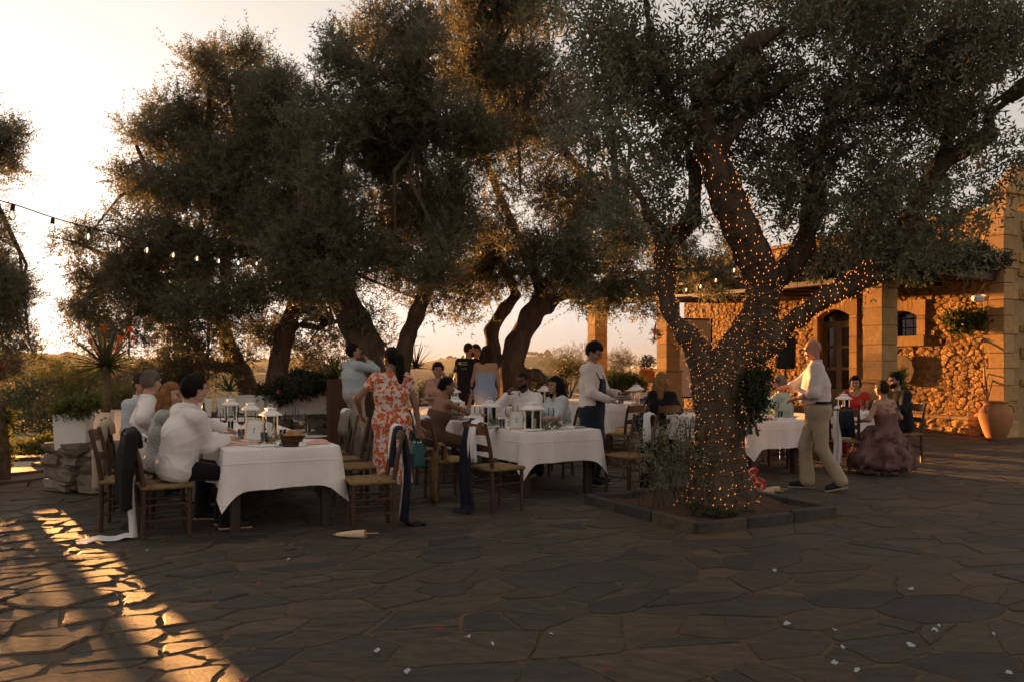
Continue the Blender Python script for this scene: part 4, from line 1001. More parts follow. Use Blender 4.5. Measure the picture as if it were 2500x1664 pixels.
shrub('shrub', 'low plants along the back wall between the trunks', 'shrub', [(1010,895,20),(1040,900,16),(1215,880,22),(1245,885,20),(980,900,16),(1270,900,16)], 15.6, 900, m_dkgreen, 87, base=PX(1180, 970, 15.6), dj=.3)
shrub('ground_cover', 'small dark weeds at the foot of the lit trunk', 'weeds', [(1640,1185,18,7.6),(1600,1170,16,7.6),(1680,1190,16,7.5),(1720,1185,14,7.6)], 7.6, 260, m_dkgreen, 88, ll=(.015, .03), lw=.008, tl=(.03, .07), base=PX(1740, 1265, 7.6), dj=.05, stems=2)
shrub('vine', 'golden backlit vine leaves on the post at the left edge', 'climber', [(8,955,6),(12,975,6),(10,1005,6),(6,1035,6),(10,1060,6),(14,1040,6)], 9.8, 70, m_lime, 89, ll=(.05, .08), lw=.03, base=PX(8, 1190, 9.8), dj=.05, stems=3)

# ------------------------------------------------------------------ spiky plants
def blade(mb, p, d, L_, w, bend, rs, n=5):
    d = Vector(d).normalized(); x = d.cross(Vector((0, 0, 1)))
    x = x.normalized() if x.length > 1e-3 else Vector((1, 0, 0)); v = []; f = []; pos = Vector(p)
    nrm = x.cross(d)
    for i in range(n + 1):
        t = i / n; ww = w * (1 - t) ** .7 * (.8 + .4 * t) + .001; v += [tuple(pos - x * ww + nrm * ww * .45), tuple(pos), tuple(pos + x * ww + nrm * ww * .45)]
        d = (d + Vector((0, 0, -bend / n))).normalized(); pos = pos + d * (L_ / n)
    for i in range(n): a = i * 3; f += [(a, a + 1, a + 4, a + 3), (a + 1, a + 2, a + 5, a + 4)]
    mb.add(v, f)
m_aloe = mat('aloe_leaf', (.075, .085, .03), (.05, .06, .022), scale=6, rough=.5, spec=.4); m_orange = mat('orange_flower', (.70, .17, .02), (.55, .10, .015), rough=.6)
m_dry = mat('dry_stem', (.16, .11, .06), (.10, .07, .04), rough=.9, bump=.5, bscale=30)
def spiky(name, label, base, n, L_, w, seed, bend=.35, trunk=0.0, m=None, lo=.05):
    rs = np.random.RandomState(seed); t = thing(name, label, 'plant', base)
    if trunk:
        b = MB(); b.tube([(0, 0, 0), (.02, 0, trunk * .5), (0, 0, trunk)], [.055, .045, .055], 10); b.build('stem', m_dry, t, smooth=True)
    for i in range(n):
        a = i * 2.39996; el = lo + (1.35 - lo) * (i / n) ** 1.1; b = MB(); d = (math.cos(a) * math.cos(el), math.sin(a) * math.cos(el), math.sin(el))
        blade(b, (d[0] * .03, d[1] * .03, trunk + .02 * i / n), d, L_ * rs.uniform(.8, 1.1), w, bend, rs); b.build('leaf', m or m_aloe, t)
    return t
D_ = 9.75; ab = PX(258, 1005, D_)
al = spiky('aloe', 'tall aloe with orange flower heads on a bare stem in a white planter', ab, 46, .52, .030, 5, bend=.12, trunk=(1005 - 895) * D_ / FPX, lo=-.35)
for (x0, y0, x1, y1) in ((218, 890, 220, 828), (252, 880, 254, 795), (272, 885, 292, 822), (280, 880, 318, 800), (285, 880, 325, 820)):
    p = PX(250, 880, D_) - ab; q = PX(x1, y1, D_) - ab; mid = p.lerp(q, .55) + Vector((.02, 0, -.02)); b = MB()
    b.tube([p, mid, q], [.008, .007, .006], 6); stm = b.build('flower_stem', m_orange, al); b = MB(); rs = np.random.RandomState(int(x0))
    for k in range(46):
        a = rs.uniform(0, 6.28); zt = rs.uniform(-.075, .02); blade(b, q + Vector((0, 0, zt * .4 + .01)), (math.cos(a), math.sin(a), -.5 if zt < -.02 else .1), .055, .006, .9, rs, 2)
    b.build('flower', m_orange, stm)
spiky('agave', 'small spiky agave on the back wall behind the tables', PX(560, 955, 14.1), 22, .38, .03, 6, .3, lo=.15)
spiky('agave', 'tall dark yucca in the brown planter', PX(815, 925, 13.9), 40, .5, .025, 7, .35, lo=-.1)
spiky('agave', 'spiky yucca beside the right fork of the forked olive', PX(1015, 900, 14.9), 40, .55, .018, 8, .2, lo=0)
spiky('succulent', 'red leaved succulent rosette at the left edge', PX(0, 920, 10.0), 26, .20, .016, 9, .2, trunk=.05, m=mat('red_succulent', (.20, .045, .02), (.14, .03, .015), rough=.5), lo=-.2)

shrub('shrub', 'added unseen leafy hedge that dapples the sun on the left paving', 'shrub', [(-45,1040,30),(-70,1040,34),(-110,1030,36),(-150,1045,36),(-200,1030,38),(-250,1040,40),(-310,1030,40),(-380,1040,44),(-95,985,28),(-170,985,30),(-270,985,32)], 11.2, 950, m_green, 96, base=PX(-200, 1150, 11.2), dj=.5, ll=(.04, .06), lw=.016, tl=(.12, .3), gap_t=-.1)  # out of view, added to break up the low sun on the left paving
# ================================================================== TABLES, CHAIRS, TABLEWARE
m_linen = mat('white_linen', (.80, .73, .70), (.74, .67, .64), scale=5, rough=.85, bump=.35, bscale=7, sheen=.15, spec=.15, bdist=.02)
m_white = mat('white_painted_metal', (.80, .77, .74), (.74, .71, .68), scale=20, rough=.45, spec=.4)
m_rush = mat('rush_seat', (.27, .17, .075), (.15, .09, .04), scale=30, rough=.85, bump=.6, bscale=70, stretch=(.2, 1, 1))
m_chair = mat('dark_chair_wood', (.075, .036, .018), (.040, .020, .011), scale=12, rough=.38, bump=.15, bscale=40, stretch=(1, 1, .2), spec=.5)
m_chair2 = mat('honey_chair_wood', (.20, .095, .035), (.12, .055, .022), scale=12, rough=.36, bump=.15, bscale=40, stretch=(1, 1, .2), spec=.5)
m_candle = mat('cream_candle', (.75, .62, .42), (.70, .57, .38), rough=.5)
m_gold = mat('gold_frame', (.55, .38, .16), (.45, .30, .12), rough=.35, metal=.8)
m_paper = mat('white_card', (.80, .78, .76), rough=.8); m_ink = mat('black_ink', (.02, .02, .02), rough=.8)
m_wine = mat('red_wine', (.10, .008, .010), rough=.1, spec=.5); m_wwine = mat('white_wine', (.72, .58, .30), rough=.1, spec=.5)
m_pinkcl = mat('blush_napkin', (.66, .38, .33), (.58, .33, .29), scale=12, rough=.9, bump=.3, bscale=20)
m_plate = mat('stoneware_plate', (.50, .47, .43), (.44, .41, .38), rough=.35, spec=.5)
m_navy = mat('navy_cloth', (.018, .022, .036), (.012, .015, .026), rough=.9, bump=.3, bscale=12); m_black = mat('black_wool', (.014, .013, .014), (.009, .008, .009), rough=.9, bump=.2, bscale=30)
m_whcl = mat('white_chiffon', (.75, .70, .70), (.68, .64, .66), scale=8, rough=.9, bump=.3, bscale=10)
m_beige = mat('beige_cloth', (.42, .33, .24), (.36, .28, .20), rough=.9, bump=.25, bscale=25); m_greycl = mat('grey_cloth', (.22, .19, .15), (.17, .15, .12), rough=.9, bump=.3, bscale=25)
def linen_creases(m):
    t = m.node_tree; N = t.nodes; L = t.links; co = [n for n in N if n.type == 'TEX_COORD'][0]; bp = [n for n in N if n.type == 'BUMP'][0]; old = bp.inputs['Height'].links[0].from_socket; sp = N.new('ShaderNodeSeparateXYZ'); L.new(co.outputs['Object'], sp.inputs['Vector']); acc = old
    for ax, per, off in (('X', .31, .13), ('Y', .52, .2), ('Z', .17, .05)):       # ironed fold lines
        ad = N.new('ShaderNodeMath'); ad.operation = 'ADD'; ad.inputs[1].default_value = off; L.new(sp.outputs[ax], ad.inputs[0]); pp = N.new('ShaderNodeMath'); pp.operation = 'PINGPONG'; pp.inputs[1].default_value = per; L.new(ad.outputs[0], pp.inputs[0])
        mr = N.new('ShaderNodeMapRange'); mr.inputs['From Max'].default_value = .012; mr.inputs['To Min'].default_value = .55; mr.inputs['To Max'].default_value = 0; L.new(pp.outputs[0], mr.inputs['Value']); a2 = N.new('ShaderNodeMath'); a2.operation = 'ADD'; L.new(acc, a2.inputs[0]); L.new(mr.outputs['Result'], a2.inputs[1]); acc = a2.outputs[0]
    L.new(acc, bp.inputs['Height'])
linen_creases(m_linen)
def glass_mat():
    m = bpy.data.materials.new('clear_glass'); m.use_nodes = True; t = m.node_tree; N = t.nodes; L = t.links; N.remove(N['Principled BSDF'])
    tr = N.new('ShaderNodeBsdfTransparent'); tr.inputs['Color'].default_value = (.93, .94, .93, 1); gl = N.new('ShaderNodeBsdfGlossy'); gl.inputs['Roughness'].default_value = .03
    fr = N.new('ShaderNodeFresnel'); fr.inputs['IOR'].default_value = 1.33; mx = N.new('ShaderNodeMixShader')
    L.new(fr.outputs['Fac'], mx.inputs['Fac']); L.new(tr.outputs['BSDF'], mx.inputs[1]); L.new(gl.outputs['BSDF'], mx.inputs[2]); L.new(mx.outputs['Shader'], N['Material Output'].inputs['Surface']); return m
m_glass = glass_mat()
RT = math.atan2(Wd.y, Wd.x)                      # local x across the table, local y along it
TABLES = {}
def table(key, label, clabel, a0, a1, b0, b1, drop=.36, corner=.15, seed=0, sprd=.012):
    ca, cb = (a0 + a1) / 2, (b0 + b1) / 2; p = AB(ca, cb); z0 = gz(p.x, p.y); p.z = z0; w, l = b1 - b0, a1 - a0
    t = thing('dining_table', label, 'table', p, RT, 'long dining tables'); q = MB(); q.bbox((0, 0, .725), (w - .02, l - .02, .035), .006); q.build('tabletop', m_wood_dk, t)
    nl = 2 if l < 3.4 else 3
    for sx in (-1, 1):
        for k in range(nl): q = MB(); yy = -l / 2 + .12 + (l - .24) * k / (nl - 1); q.bbox((0, 0, .352), (.085, .085, .704), .008); q.build('leg', m_wood_dk, t, loc=(sx * (w / 2 - .09), yy, 0))
    q = MB()
    for sx in (-1, 1): q.box((sx * (w / 2 - .09), 0, .66), (.025, l - .34, .09))
    for sy in (-1, 1): q.box((0, sy * (l / 2 - .12), .66), (w - .28, .025, .09))
    for i, (c, d) in enumerate([((-1, 0), 1), ((1, 0), 1), ((0, -1), 0), ((0, 1), 0)]): pass
    ap = MB(); ap.box((0, 0, .66), (w - .26, l - .30, .06)); ap.build('apron', m_wood_dk, t)
    # the cloth
    rs = np.random.RandomState(seed); hw, hl = w / 2 + .006, l / 2 + .006; per = []
    def side(p0, p1, n):
        k = max(6, int(math.hypot(p1[0] - p0[0], p1[1] - p0[1]) / .045))
        for i in range(k): t_ = i / k; per.append((p0[0] + (p1[0] - p0[0]) * t_, p0[1] + (p1[1] - p0[1]) * t_, n, t_ * math.hypot(p1[0] - p0[0], p1[1] - p0[1]), math.hypot(p1[0] - p0[0], p1[1] - p0[1])))
    side((-hw, -hl), (hw, -hl), (0, -1)); side((hw, -hl), (hw, hl), (1, 0)); side((hw, hl), (-hw, hl), (0, 1)); side((-hw, hl), (-hw, -hl), (-1, 0))
    n = len(per); V = []; F = []; rows = 9; ph = rs.uniform(0, 6.3, 4); sidx = 0
    zt = .7475
    for j in range(rows + 1):
        t_ = j / rows
        for i, (x, y, nn, s, L_) in enumerate(per):
            dc = min(s, L_ - s); cb_ = math.exp(-(dc / .05) ** 1.3); cw = math.exp(-(dc / .10) ** 2)
            # outward: along the side normal, turning to the diagonal near a corner
            cxs = (1 if x > 0 else -1, 1 if y > 0 else -1); ox = nn[0] * (1 - .5 * cb_) + cxs[0] * .5 * cb_; oy = nn[1] * (1 - .5 * cb_) + cxs[1] * .5 * cb_
            sd = {(0, -1): 0, (1, 0): 1, (0, 1): 2, (-1, 0): 3}[nn]
            fold = (.55 * math.sin(s * 11 + ph[sd] + .8 * math.sin(s * 3)) + .35 * math.sin(s * 23 + ph[sd] * 2) + .18 * math.sin(s * 47 + ph[sd]) + .45 * math.sin(s * 5.3 + ph[sd] * 3)) * (1 - cb_)
            out = (.014 + sprd * t_ + .034 * t_ ** .8 * fold + .055 * cw * t_ ** 1.2) if j else 0.0
            dz = (drop + corner * cb_ * 1.0 + .015 * cw + .012 * math.sin(s * 3.1 + ph[sd])) * t_
            if j == 1: dz = .012; out = .006
            V.append((x + ox * out, y + oy * out, zt - dz + (0.0 if j else .002)))
    for j in range(rows):
        for i in range(n): k = (i + 1) % n; F.append((j * n + k, j * n + i, (j + 1) * n + i, (j + 1) * n + k))
    top = len(V); gxn, gyn = 7, max(6, int(l / .3))
    V2 = V + [(0, 0, zt + .003)]; F += [(i, (i + 1) % n, top) for i in range(n)]
    me = bpy.data.meshes.new('tablecloth'); me.from_pydata(V2, [], F)
    sm = [True] * (rows * n) + [False] * n; me.polygons.foreach_set('use_smooth', sm)
    c = mk('tablecloth', me, m_linen, None, p, RT); tag(c, clabel, 'tablecloth', 'white tablecloths'); TABLES[key] = (p, z0 + zt + .004); return t
table('1', 'long dark wooden table numbered one at front left', 'white cloth with long corner points on the front left table', 7.25, 12.1, .89, 1.87, seed=1)
table('2', 'long dark wooden table numbered two in the middle', 'white cloth on the middle table under the card reading 2', 7.85, 10.95, 4.1, 5.1, seed=2)
table('3', 'crosswise table in front of the woman in the blue dress', 'white cloth on the far table below the blue dress', 11.25, 12.05, 4.3, 6.8, seed=3)
table('4', 'dark wooden table behind the bald man', 'white cloth hanging beside the bald man and the lit trunk', 8.03, 10.2, 7.63, 8.6, seed=4)
table('5', 'dark wooden table at the right by the pillar', 'white cloth beside the guest in the tulle skirt', 8.53, 10.6, 9.74, 10.74, seed=5)
table('6', 'table behind the lit trunk with two chairs before it', 'white cloth behind the chair with the beige handbag', 10.8, 13.2, 7.2, 8.2, seed=6)
def TZ(k): return TABLES[k][1]
def on_table(k, px, D, dz=0.0):
    """point on a table's cloth, from its column in the photograph and its distance"""
    return Vector(((px - 1250) * D / FPX, D, TZ(k) + dz))

# ---- chairs
def make_chair():
    t = thing('chair', 'x', 'chair', (0, 0, 0), 0, 'rush seated taverna chairs'); w = .19
    for s in (-1, 1):
        q = MB(); q.tube([(s * w, .18, 0), (s * w, .18, .45)], [.019, .021], 8); q.build('leg', m_chair, t, smooth=False)
        q = MB(); M = None
        pts = [(s * (w - .005), -.19, 0), (s * (w - .005), -.185, .25), (s * (w - .005), -.185, .46), (s * (w - .002), -.215, .66), (s * w, -.275, .91)]
        q.tube(pts, [.020, .021, .022, .021, .017], 4 * 2); q.build('back_post', m_chair, t)
    def slat(z0, z1, y0, y1, bow, wd, name, m):
        V = []; F = []; n = 10
        for i in range(n + 1):
            u = -1 + 2 * i / n; x = u * wd; b = bow * (1 - u * u); arch = .018 * (1 - u * u)
            for (yy, zz) in ((y0 - b - .008, z0), (y0 - b + .008, z0), (y1 - b + .008, z1 + arch), (y1 - b - .008, z1 + arch)): V.append((x, yy, zz))
        for i in range(n):
            for k in range(4): l = (k + 1) % 4; F.append((i * 4 + k, i * 4 + l, i * 4 + 4 + l, i * 4 + 4 + k))
        F += [(3, 2, 1, 0), (n * 4, n * 4 + 1, n * 4 + 2, n * 4 + 3)]; q = MB(); q.add(V, F); q.build(name, m, t)
    slat(.79, .885, -.245, -.272, .045, .205, 'top_rail', m_chair2); slat(.62, .675, -.208, -.218, .03, .19, 'mid_rail', m_chair)
    for s in (-1, 1):
        for z in (.16, .29): q = MB(); q.tube([(s * (w - .002), -.185, z), (s * w, .18, z)], .010, 6); q.build('stretcher', m_chair, t)
    for y, zs in ((.18, (.20, .33)), (-.187, (.24,))):
        for z in zs: q = MB(); q.tube([(-w, y, z), (w, y, z)], .010, 6); q.build('stretcher', m_chair, t)
    V = []; F = []; n = 12
    for j in range(n + 1):
        for i in range(n + 1):
            u = -1 + 2 * i / n; v = -1 + 2 * j / n; e = max(abs(u), abs(v)); z = .462 - .030 * max(0, e - .82) ** 1.2 / .18 ** 1.2 - .010 * (1 - e) + .004 * (1 if abs(u) > abs(v) else -1) * (1 - e)
            V.append((u * (.205 + .012 * v), v * .20, z))
    for j in range(n):
        for i in range(n): a = j * (n + 1) + i; F.append((a, a + 1, a + n + 2, a + n + 1))
    o = len(V); V += [(-.195, -.19, .42), (.195, -.19, .42), (.21, .19, .42), (-.21, .19, .42)]; F.append((o + 3, o + 2, o + 1, o))
    for (a, b, c, d) in ((0, n, o + 1, o),): pass
    q = MB(); q.add(V, F)
    for (p0, p1) in (((-.195, -.195), (.195, -.195)), ((.195, -.195), (.212, .195)), ((.212, .195), (-.212, .195)), ((-.212, .195), (-.195, -.195))): q.tube([(p0[0], p0[1], .44), (p1[0], p1[1], .44)], .020, 8)
    q.build('seat', m_rush, t, smooth=True); return t
CH = Proto(make_chair())
def chair(label, a, b, face, tw=0.0):
    p = gp(a, b); r = {'W': RW, '-W': RmW, 'U': RU, '-U': RmU}[face] + R(tw); return CH.place(label, p, r)
c1 = chair('chair under the black jacket of the nearest seated man', 7.62, .42, 'W', 4)
c2 = chair('chair with bare wooden back left of the black jacket', 8.15, .14, 'W', -10)
c3 = chair('chair hung with a beige jacket by the stone wall', 9.05, .22, 'W', -4)
c4 = chair('chair of the dark haired man at the far left', 9.85, .22, 'W')
c5 = chair('near chair with black and white shawl right of the first table', 7.08, 2.12, '-W', -8)
c6 = chair('empty chair nearest the floral dress, second along the table', 8.16, 2.30, '-W', 6)
c7 = chair('empty chair with honey coloured back in front of the grey jacket chair', 8.86, 2.30, '-W', 3)
c8 = chair('chair with grey jacket and white napkin over its back', 9.6, 2.34, '-W')
c9 = chair('near chair with white and navy scarf left of table two', 7.42, 3.56, 'W', 10)
c10 = chair('chair carrying the teal handbag', 8.28, 3.36, 'W', 0)
c11 = chair('chair of the woman with the low bun', 9.65, 3.62, 'W')
c12 = chair('chair with navy and white scarf beside the waiter', 7.72, 5.42, '-W', 8)
c13 = chair('chair of the woman with long black hair', 9.25, 5.5, '-W'); c14 = chair('chair of the man resting chin on fist', 10.05, 5.42, '-W')
c15 = chair('chair of the short haired guest at the far table', 12.6, 4.9, '-U')
c17 = chair('chair with the beige handbag in front of the lit trunk', 10.2, 7.12, 'U', 5); c18 = chair('chair of the woman with long curly hair', 10.0, 7.62, 'U', -5)
c19 = chair('chair of the woman in mint green', 8.75, 9.0, '-W'); c20 = chair('chair of the man in the pale shirt behind the mint green guest', 9.6, 9.36, 'W')
c21 = chair('dark empty chair between the bald man and the right table', 7.95, 9.30, 'W', 35)
c23 = chair('chair of the dark suited man at right', 8.4, 11.1, '-W'); c24 = chair('chair of the woman in red', 9.2, 11.1, '-W')

# ---- cloths over chair backs
def drape(name, label, cat, ch, wd, front, back, m, xo=0.0, thick=.02, wave=.02, seed=0, flare=1.0, sleeves=False, trail=None, top=.90, yo=-.255, taper=1.0, group=None, n=14):
    """a cloth hung over a chair back: profile up the front, over the rail and down behind"""
    rs = np.random.RandomState(seed); t = thing(name, label, cat, ch.location, ch.rotation_euler.z, group); prof = []
    k = max(4, int(front / .06))
    for i in range(k + 1): prof.append((yo + .042 + .05 * front * (1 - i / k), top - front * (1 - i / k)))
    prof += [(yo + .030, top + .018), (yo, top + .026), (yo - .034, top + .016)]
    k2 = max(5, int(back / .06))
    for i in range(1, k2 + 1): prof.append((yo - .05 - .03 * math.sin(i / k2 * 3), top - back * i / k2))
    if trail:
        z = prof[-1][1]; prof[-1] = (prof[-1][0], max(z, .02))
        for i in range(1, 7): prof.append((prof[k + 3 + k2][0] - trail * i / 6, .018 + .012 * math.sin(i * 2)))
    V = []; m_ = len(prof); ph = rs.uniform(0, 6.3)
    for side in (1, -1):
        for j, (y, z) in enumerate(prof):
            dn = max(0, top - z); wdd = wd * (1 + (flare - 1) * dn / max(back, .1)) * (taper if j < k else 1)
            for i in range(n + 1):
                u = -1 + 2 * i / n; fold = wave * math.sin(u * 7 + ph + dn * 3) * min(1, dn * 5) + wave * .6 * math.sin(u * 15 + ph * 2) * min(1, dn * 4); edge = math.sqrt(max(0, 1 - u * u * .96)); s = -1 if j <= k else 1
                V.append((xo + u * wdd + .01 * math.sin(dn * 9 + ph), y - s * fold * (1 if j > k else -1) - side * thick * .5 * edge * (1 if j > k + 1 else -1) * (0 if k < j < k + 4 else 1), z + (side * thick * .5 if k < j < k + 4 else 0) - .018 * u * u * (1 if k - 1 < j < k + 4 else 0)))
    F = []; N1 = m_ * (n + 1)
    for s in (0, 1):
        for j in range(m_ - 1):
            for i in range(n): a = s * N1 + j * (n + 1) + i; q = (a, a + 1, a + n + 2, a + n + 1); F.append(q if s == 0 else q[::-1])
    for j in range(m_ - 1):
        for i in (0, n): a = j * (n + 1) + i; b = a + n + 1; q = (a, b, N1 + b, N1 + a); F.append(q if i == 0 else q[::-1])
    for j in (0, m_ - 1):
        for i in range(n): a = j * (n + 1) + i; q = (a + 1, a, N1 + a, N1 + a + 1); F.append(q if j == 0 else q[::-1])
    q = MB(); q.add(V, F); q.build('cloth', m, t, smooth=True)
    if sleeves:
        for s in (-1, 1):
            sd = SDF().chain([(s * wd * .95, yo - .02, top - .02), (s * wd * 1.08, yo - .06, top - .28), (s * wd * 1.0, yo - .07, top - .60)], [.055, .055, .045]); sdf_obj('sleeve', sd.mesh(.016, seed, .006, 30), m, t)
        sd = SDF().cone((-wd * .4, yo + .01, top + .035), (wd * .4, yo + .01, top + .035), .022); sdf_obj('collar', sd.mesh(.012), m, t)
    return t
drape('jacket', 'black suit jacket hanging on the nearest man\'s chair', 'jacket', c1, .20, .12, .62, m_black, sleeves=True, seed=1, thick=.05, flare=1.15)
drape('scarf', 'white scarf trailing on the paving below the black jacket', 'scarf', c1, .08, .05, .9, m_whcl, xo=.02, seed=2, trail=.42, thick=.012, flare=1.4, top=.87, yo=-.19)
drape('jacket', 'beige jacket hanging on a chair by the stone wall', 'jacket', c3, .21, .1, .60, m_beige, sleeves=True, seed=3, thick=.05, flare=1.1)
drape('jacket', 'grey jacket over the chair back behind the first table', 'jacket', c8, .20, .25, .45, m_greycl, sleeves=True, seed=4, thick=.05)
drape('napkin', 'white napkin folded over the grey jacket', 'napkin', c8, .09, .14, .16, m_whcl, xo=.1, seed=5, top=.94, thick=.012)
drape('scarf', 'black scarf tied on the near chair right of the first table', 'scarf', c5, .05, .35, .85, m_navy, xo=-.02, seed=6, thick=.016, flare=1.5, trail=.2)
drape('scarf', 'white scarf hanging almost to the ground beside the floral dress', 'scarf', c5, .055, .3, .84, m_whcl, xo=.10, seed=7, thick=.014, flare=1.9, top=.912, wave=.012)
drape('scarf', 'white scarf over the near chair at table two', 'scarf', c9, .062, .05, .40, m_whcl, xo=.03, seed=8, thick=.014, top=.915)
drape('scarf', 'navy scarf falling to the ground from the near chair at table two', 'scarf', c9, .075, .04, .87, m_navy, xo=-.07, seed=9, thick=.02, flare=1.7, trail=.12)
drape('scarf', 'navy scarf falling to the ground from the chair beside the waiter', 'scarf', c12, .075, .2, .87, m_navy, xo=.03, seed=10, thick=.02, flare=1.7)
drape('scarf', 'white scarf over the chair beside the waiter', 'scarf', c12, .06, .32, .25, m_whcl, xo=-.09, seed=11, thick=.014, top=.912)
drape('napkin', 'white napkin on the back of the teal handbag chair', 'napkin', c10, .09, .10, .12, m_whcl, xo=-.06, seed=12, top=.915)
drape('scarf', 'dark scarf on the empty chair beside the bald man', 'scarf', c21, .10, .4, .3, m_navy, xo=.03, seed=13, thick=.016)
drape('scarf', 'white scarf hanging low on the empty chair beside the bald man', 'scarf', c21, .04, .2, .8, m_whcl, xo=-.08, seed=14, thick=.012, flare=1.6, top=.91)
drape('shawl', 'gold and brown patterned shawl hanging from the teal handbag chair', 'shawl', c10, .07, .2, .62, mat('gold_brown_print', (.26, .15, .06), (.07, .04, .025), scale=26, rough=.8), xo=.17, seed=15, top=.62, yo=-.15, thick=.02, flare=1.5)

# ---- lanterns
def make_lantern():
    t = thing('lantern', 'x', 'lantern', (0, 0, 0), 0, 'white candle lanterns on the tables'); q = MB(); q.bbox((0, 0, .012), (.135, .135, .016), .003); q.box((0, 0, .024), (.12, .12, .008)); q.build('base', m_white, t)
    for sx in (-1, 1):
        for sy in (-1, 1): q = MB(); q.box((sx * .057, sy * .057, .123), (.010, .010, .19)); q.build('post', m_white, t)
    q = MB(); q.box((0, 0, .222), (.13, .13, .010))
    for (h0, s0, h1, s1) in ((.227, .094, .236, .094), (.236, .094, .278, .042), (.278, .042, .292, .040), (.292, .050, .300, .046), (.300, .028, .310, .020)):
        v = [(sx * s, sy * s, h) for h, s in ((h0, s0), (h1, s1)) for sx, sy in ((-1, -1), (1, -1), (1, 1), (-1, 1))]; q.add(v, [(3, 2, 1, 0), (4, 5, 6, 7), (0, 1, 5, 4), (1, 2, 6, 5), (2, 3, 7, 6), (3, 0, 4, 7)])
    q.build('roof', m_white, t); q = MB(); q.tube([(.026 * math.cos(a), 0, .318 + .026 * math.sin(a)) for a in np.linspace(0, math.pi, 7)], .003, 5); q.build('handle', m_white, t)
    for k in range(4):
        q = MB(); M = Matrix.Rotation(k * math.pi / 2, 4, 'Z'); q.box((0, .0555, .122), (.102, .002, .186), M); q.build('pane', m_glass, t)
    return t
def make_candle():
    q = MB(); q.lathe([(.034, 0), (.036, .004), (.036, .10), (.032, .104), (.010, .098)], 14); o = q.build('candle', m_candle, None, smooth=True); tag(o, 'x', 'candle', 'cream candles inside the lanterns')
    q = MB(); q.tube([(0, 0, .096), (.002, 0, .112)], .0018, 4); q.build('wick', m_ink, o); return o
LN = Proto(make_lantern()); CD = Proto(make_candle())
def lantern(label, k, px, D, tw=0.0, candle=True, sc=1.0):
    p = on_table(k, px, D); LN.place(label, p, RT + R(tw), scale=sc)
    if candle: CD.place('cream candle inside the ' + label.replace('white lantern', 'lantern'), p + Vector((0, 0, .029 * sc)), .4, scale=sc)
lantern('white lantern nearest on table one behind the number card', '1', 660, 8.15, 5, False)
lantern('white lantern second along table one', '1', 612, 9.3, -4, False); lantern('white lantern third and farthest on table one', '1', 563, 10.5, 8, False)
lantern('white lantern beside the number two card', '2', 1301, 9.0, 12, sc=1.06); lantern('white lantern in the middle of table two', '2', 1196, 10.0, 3); lantern('white lantern farthest along table two', '2', 1111, 11.35, -3)
lantern('white lantern on the far table left of the blue dress', '3', 1106, 12.65, 4); lantern('white lantern on the far table behind the long haired woman', '3', 1330, 13.45, 10)
lantern('white lantern on the table behind the lit trunk', '6', 1554, 13.1, 7); lantern('white lantern beside the woman in red', '5', 2060, 12.6, 5)

# ---- glasses
LATER = []
def make_wineglass(fill=None, fl=.4):
    t = thing('wine_glass', 'x', 'glass', (0, 0, 0), 0, 'wine glasses on the tables'); q = MB(); prof = [(.0345, 0), (.034, .003), (.008, .008), (.004, .02), (.004, .095), (.012, .103), (.034, .125), (.041, .15), (.040, .18), (.033, .218)]
    q.lathe(prof, 16, caps=False); q.build('bowl', m_glass, t, smooth=True)
    if fill: q = MB(); q.lathe([(.004, .106), (.030, .1265), (.036, .140), (.0365, .142), (.001, .1421)], 14, caps=False); q.build('wine', fill, t, smooth=False)
    return t
def make_tumbler():
    t = thing('tumbler', 'x', 'glass', (0, 0, 0), 0, 'water glasses on the tables'); q = MB(); q.lathe([(.001, .006), (.028, .006), (.034, .0), (.030, .002), (.033, .10), (.031, .1), (.028, .012), (.001, .012)], 14, caps=False); q.build('glass', m_glass, t, smooth=True)
    q = MB(); q.lathe([(.001, .0125), (.0275, .0125), (.029, .05), (.001, .0505)], 12, caps=False); q.build('water', m_glass, t); return t
WR = Proto(make_wineglass(m_wine)); WW = Proto(make_wineglass(m_wwine)); WE = Proto(make_wineglass()); TB = Proto(make_tumbler())
def put(pr, label, k, px, D, rz=0.0, sc=1.0): return pr.place(label, on_table(k, px, D), rz, scale=sc)
put(WE, 'empty wine glass in front of the nearest lantern on table one', '1', 657, 7.5, sc=1.05); put(WW, 'glass of white wine before the grey jacket', '1', 737, 8.35, sc=1.1)
put(WR, 'glass of red wine right of the nearest lantern on table one', '1', 690, 8.9); put(WR, 'glass of red wine left of the number one card', '1', 589, 8.45)
put(WR, 'glass of red wine by the nearest man\'s shoulder', '1', 546, 8.7); put(WR, 'glass of red wine between the two farther lanterns on table one', '1', 590, 10.1); put(WE, 'empty glass at the far left of table one', '1', 538, 9.9)
put(TB, 'tumbler of water beside the number one card', '1', 645, 7.55); put(TB, 'tumbler behind the nearest man\'s forearm', '1', 589, 7.95); put(TB, 'tumbler before the third lantern on table one', '1', 563, 9.2)
put(WE, 'empty wine glass left of the middle lantern on table two', '2', 1165, 10.4); put(WW, 'glass of white wine just left of the middle lantern on table two', '2', 1181, 9.9); put(WW, 'glass of white wine before the farthest lantern on table two', '2', 1107, 10.9)
put(WW, 'glass of white wine behind the number two card', '2', 1241, 9.9); put(TB, 'tumbler on table two left of the middle lantern', '2', 1153, 9.75); put(TB, 'tumbler of dark drink behind the number two card', '2', 1226, 9.55)
put(WW, 'glass of white wine on the far table before the blue dress', '3', 1149, 12.4); put(TB, 'tall tumbler left of the lantern behind the lit trunk', '6', 1516, 13.0, sc=1.4); put(TB, 'tumbler right of the lantern behind the lit trunk', '6', 1578, 12.95, sc=1.2)
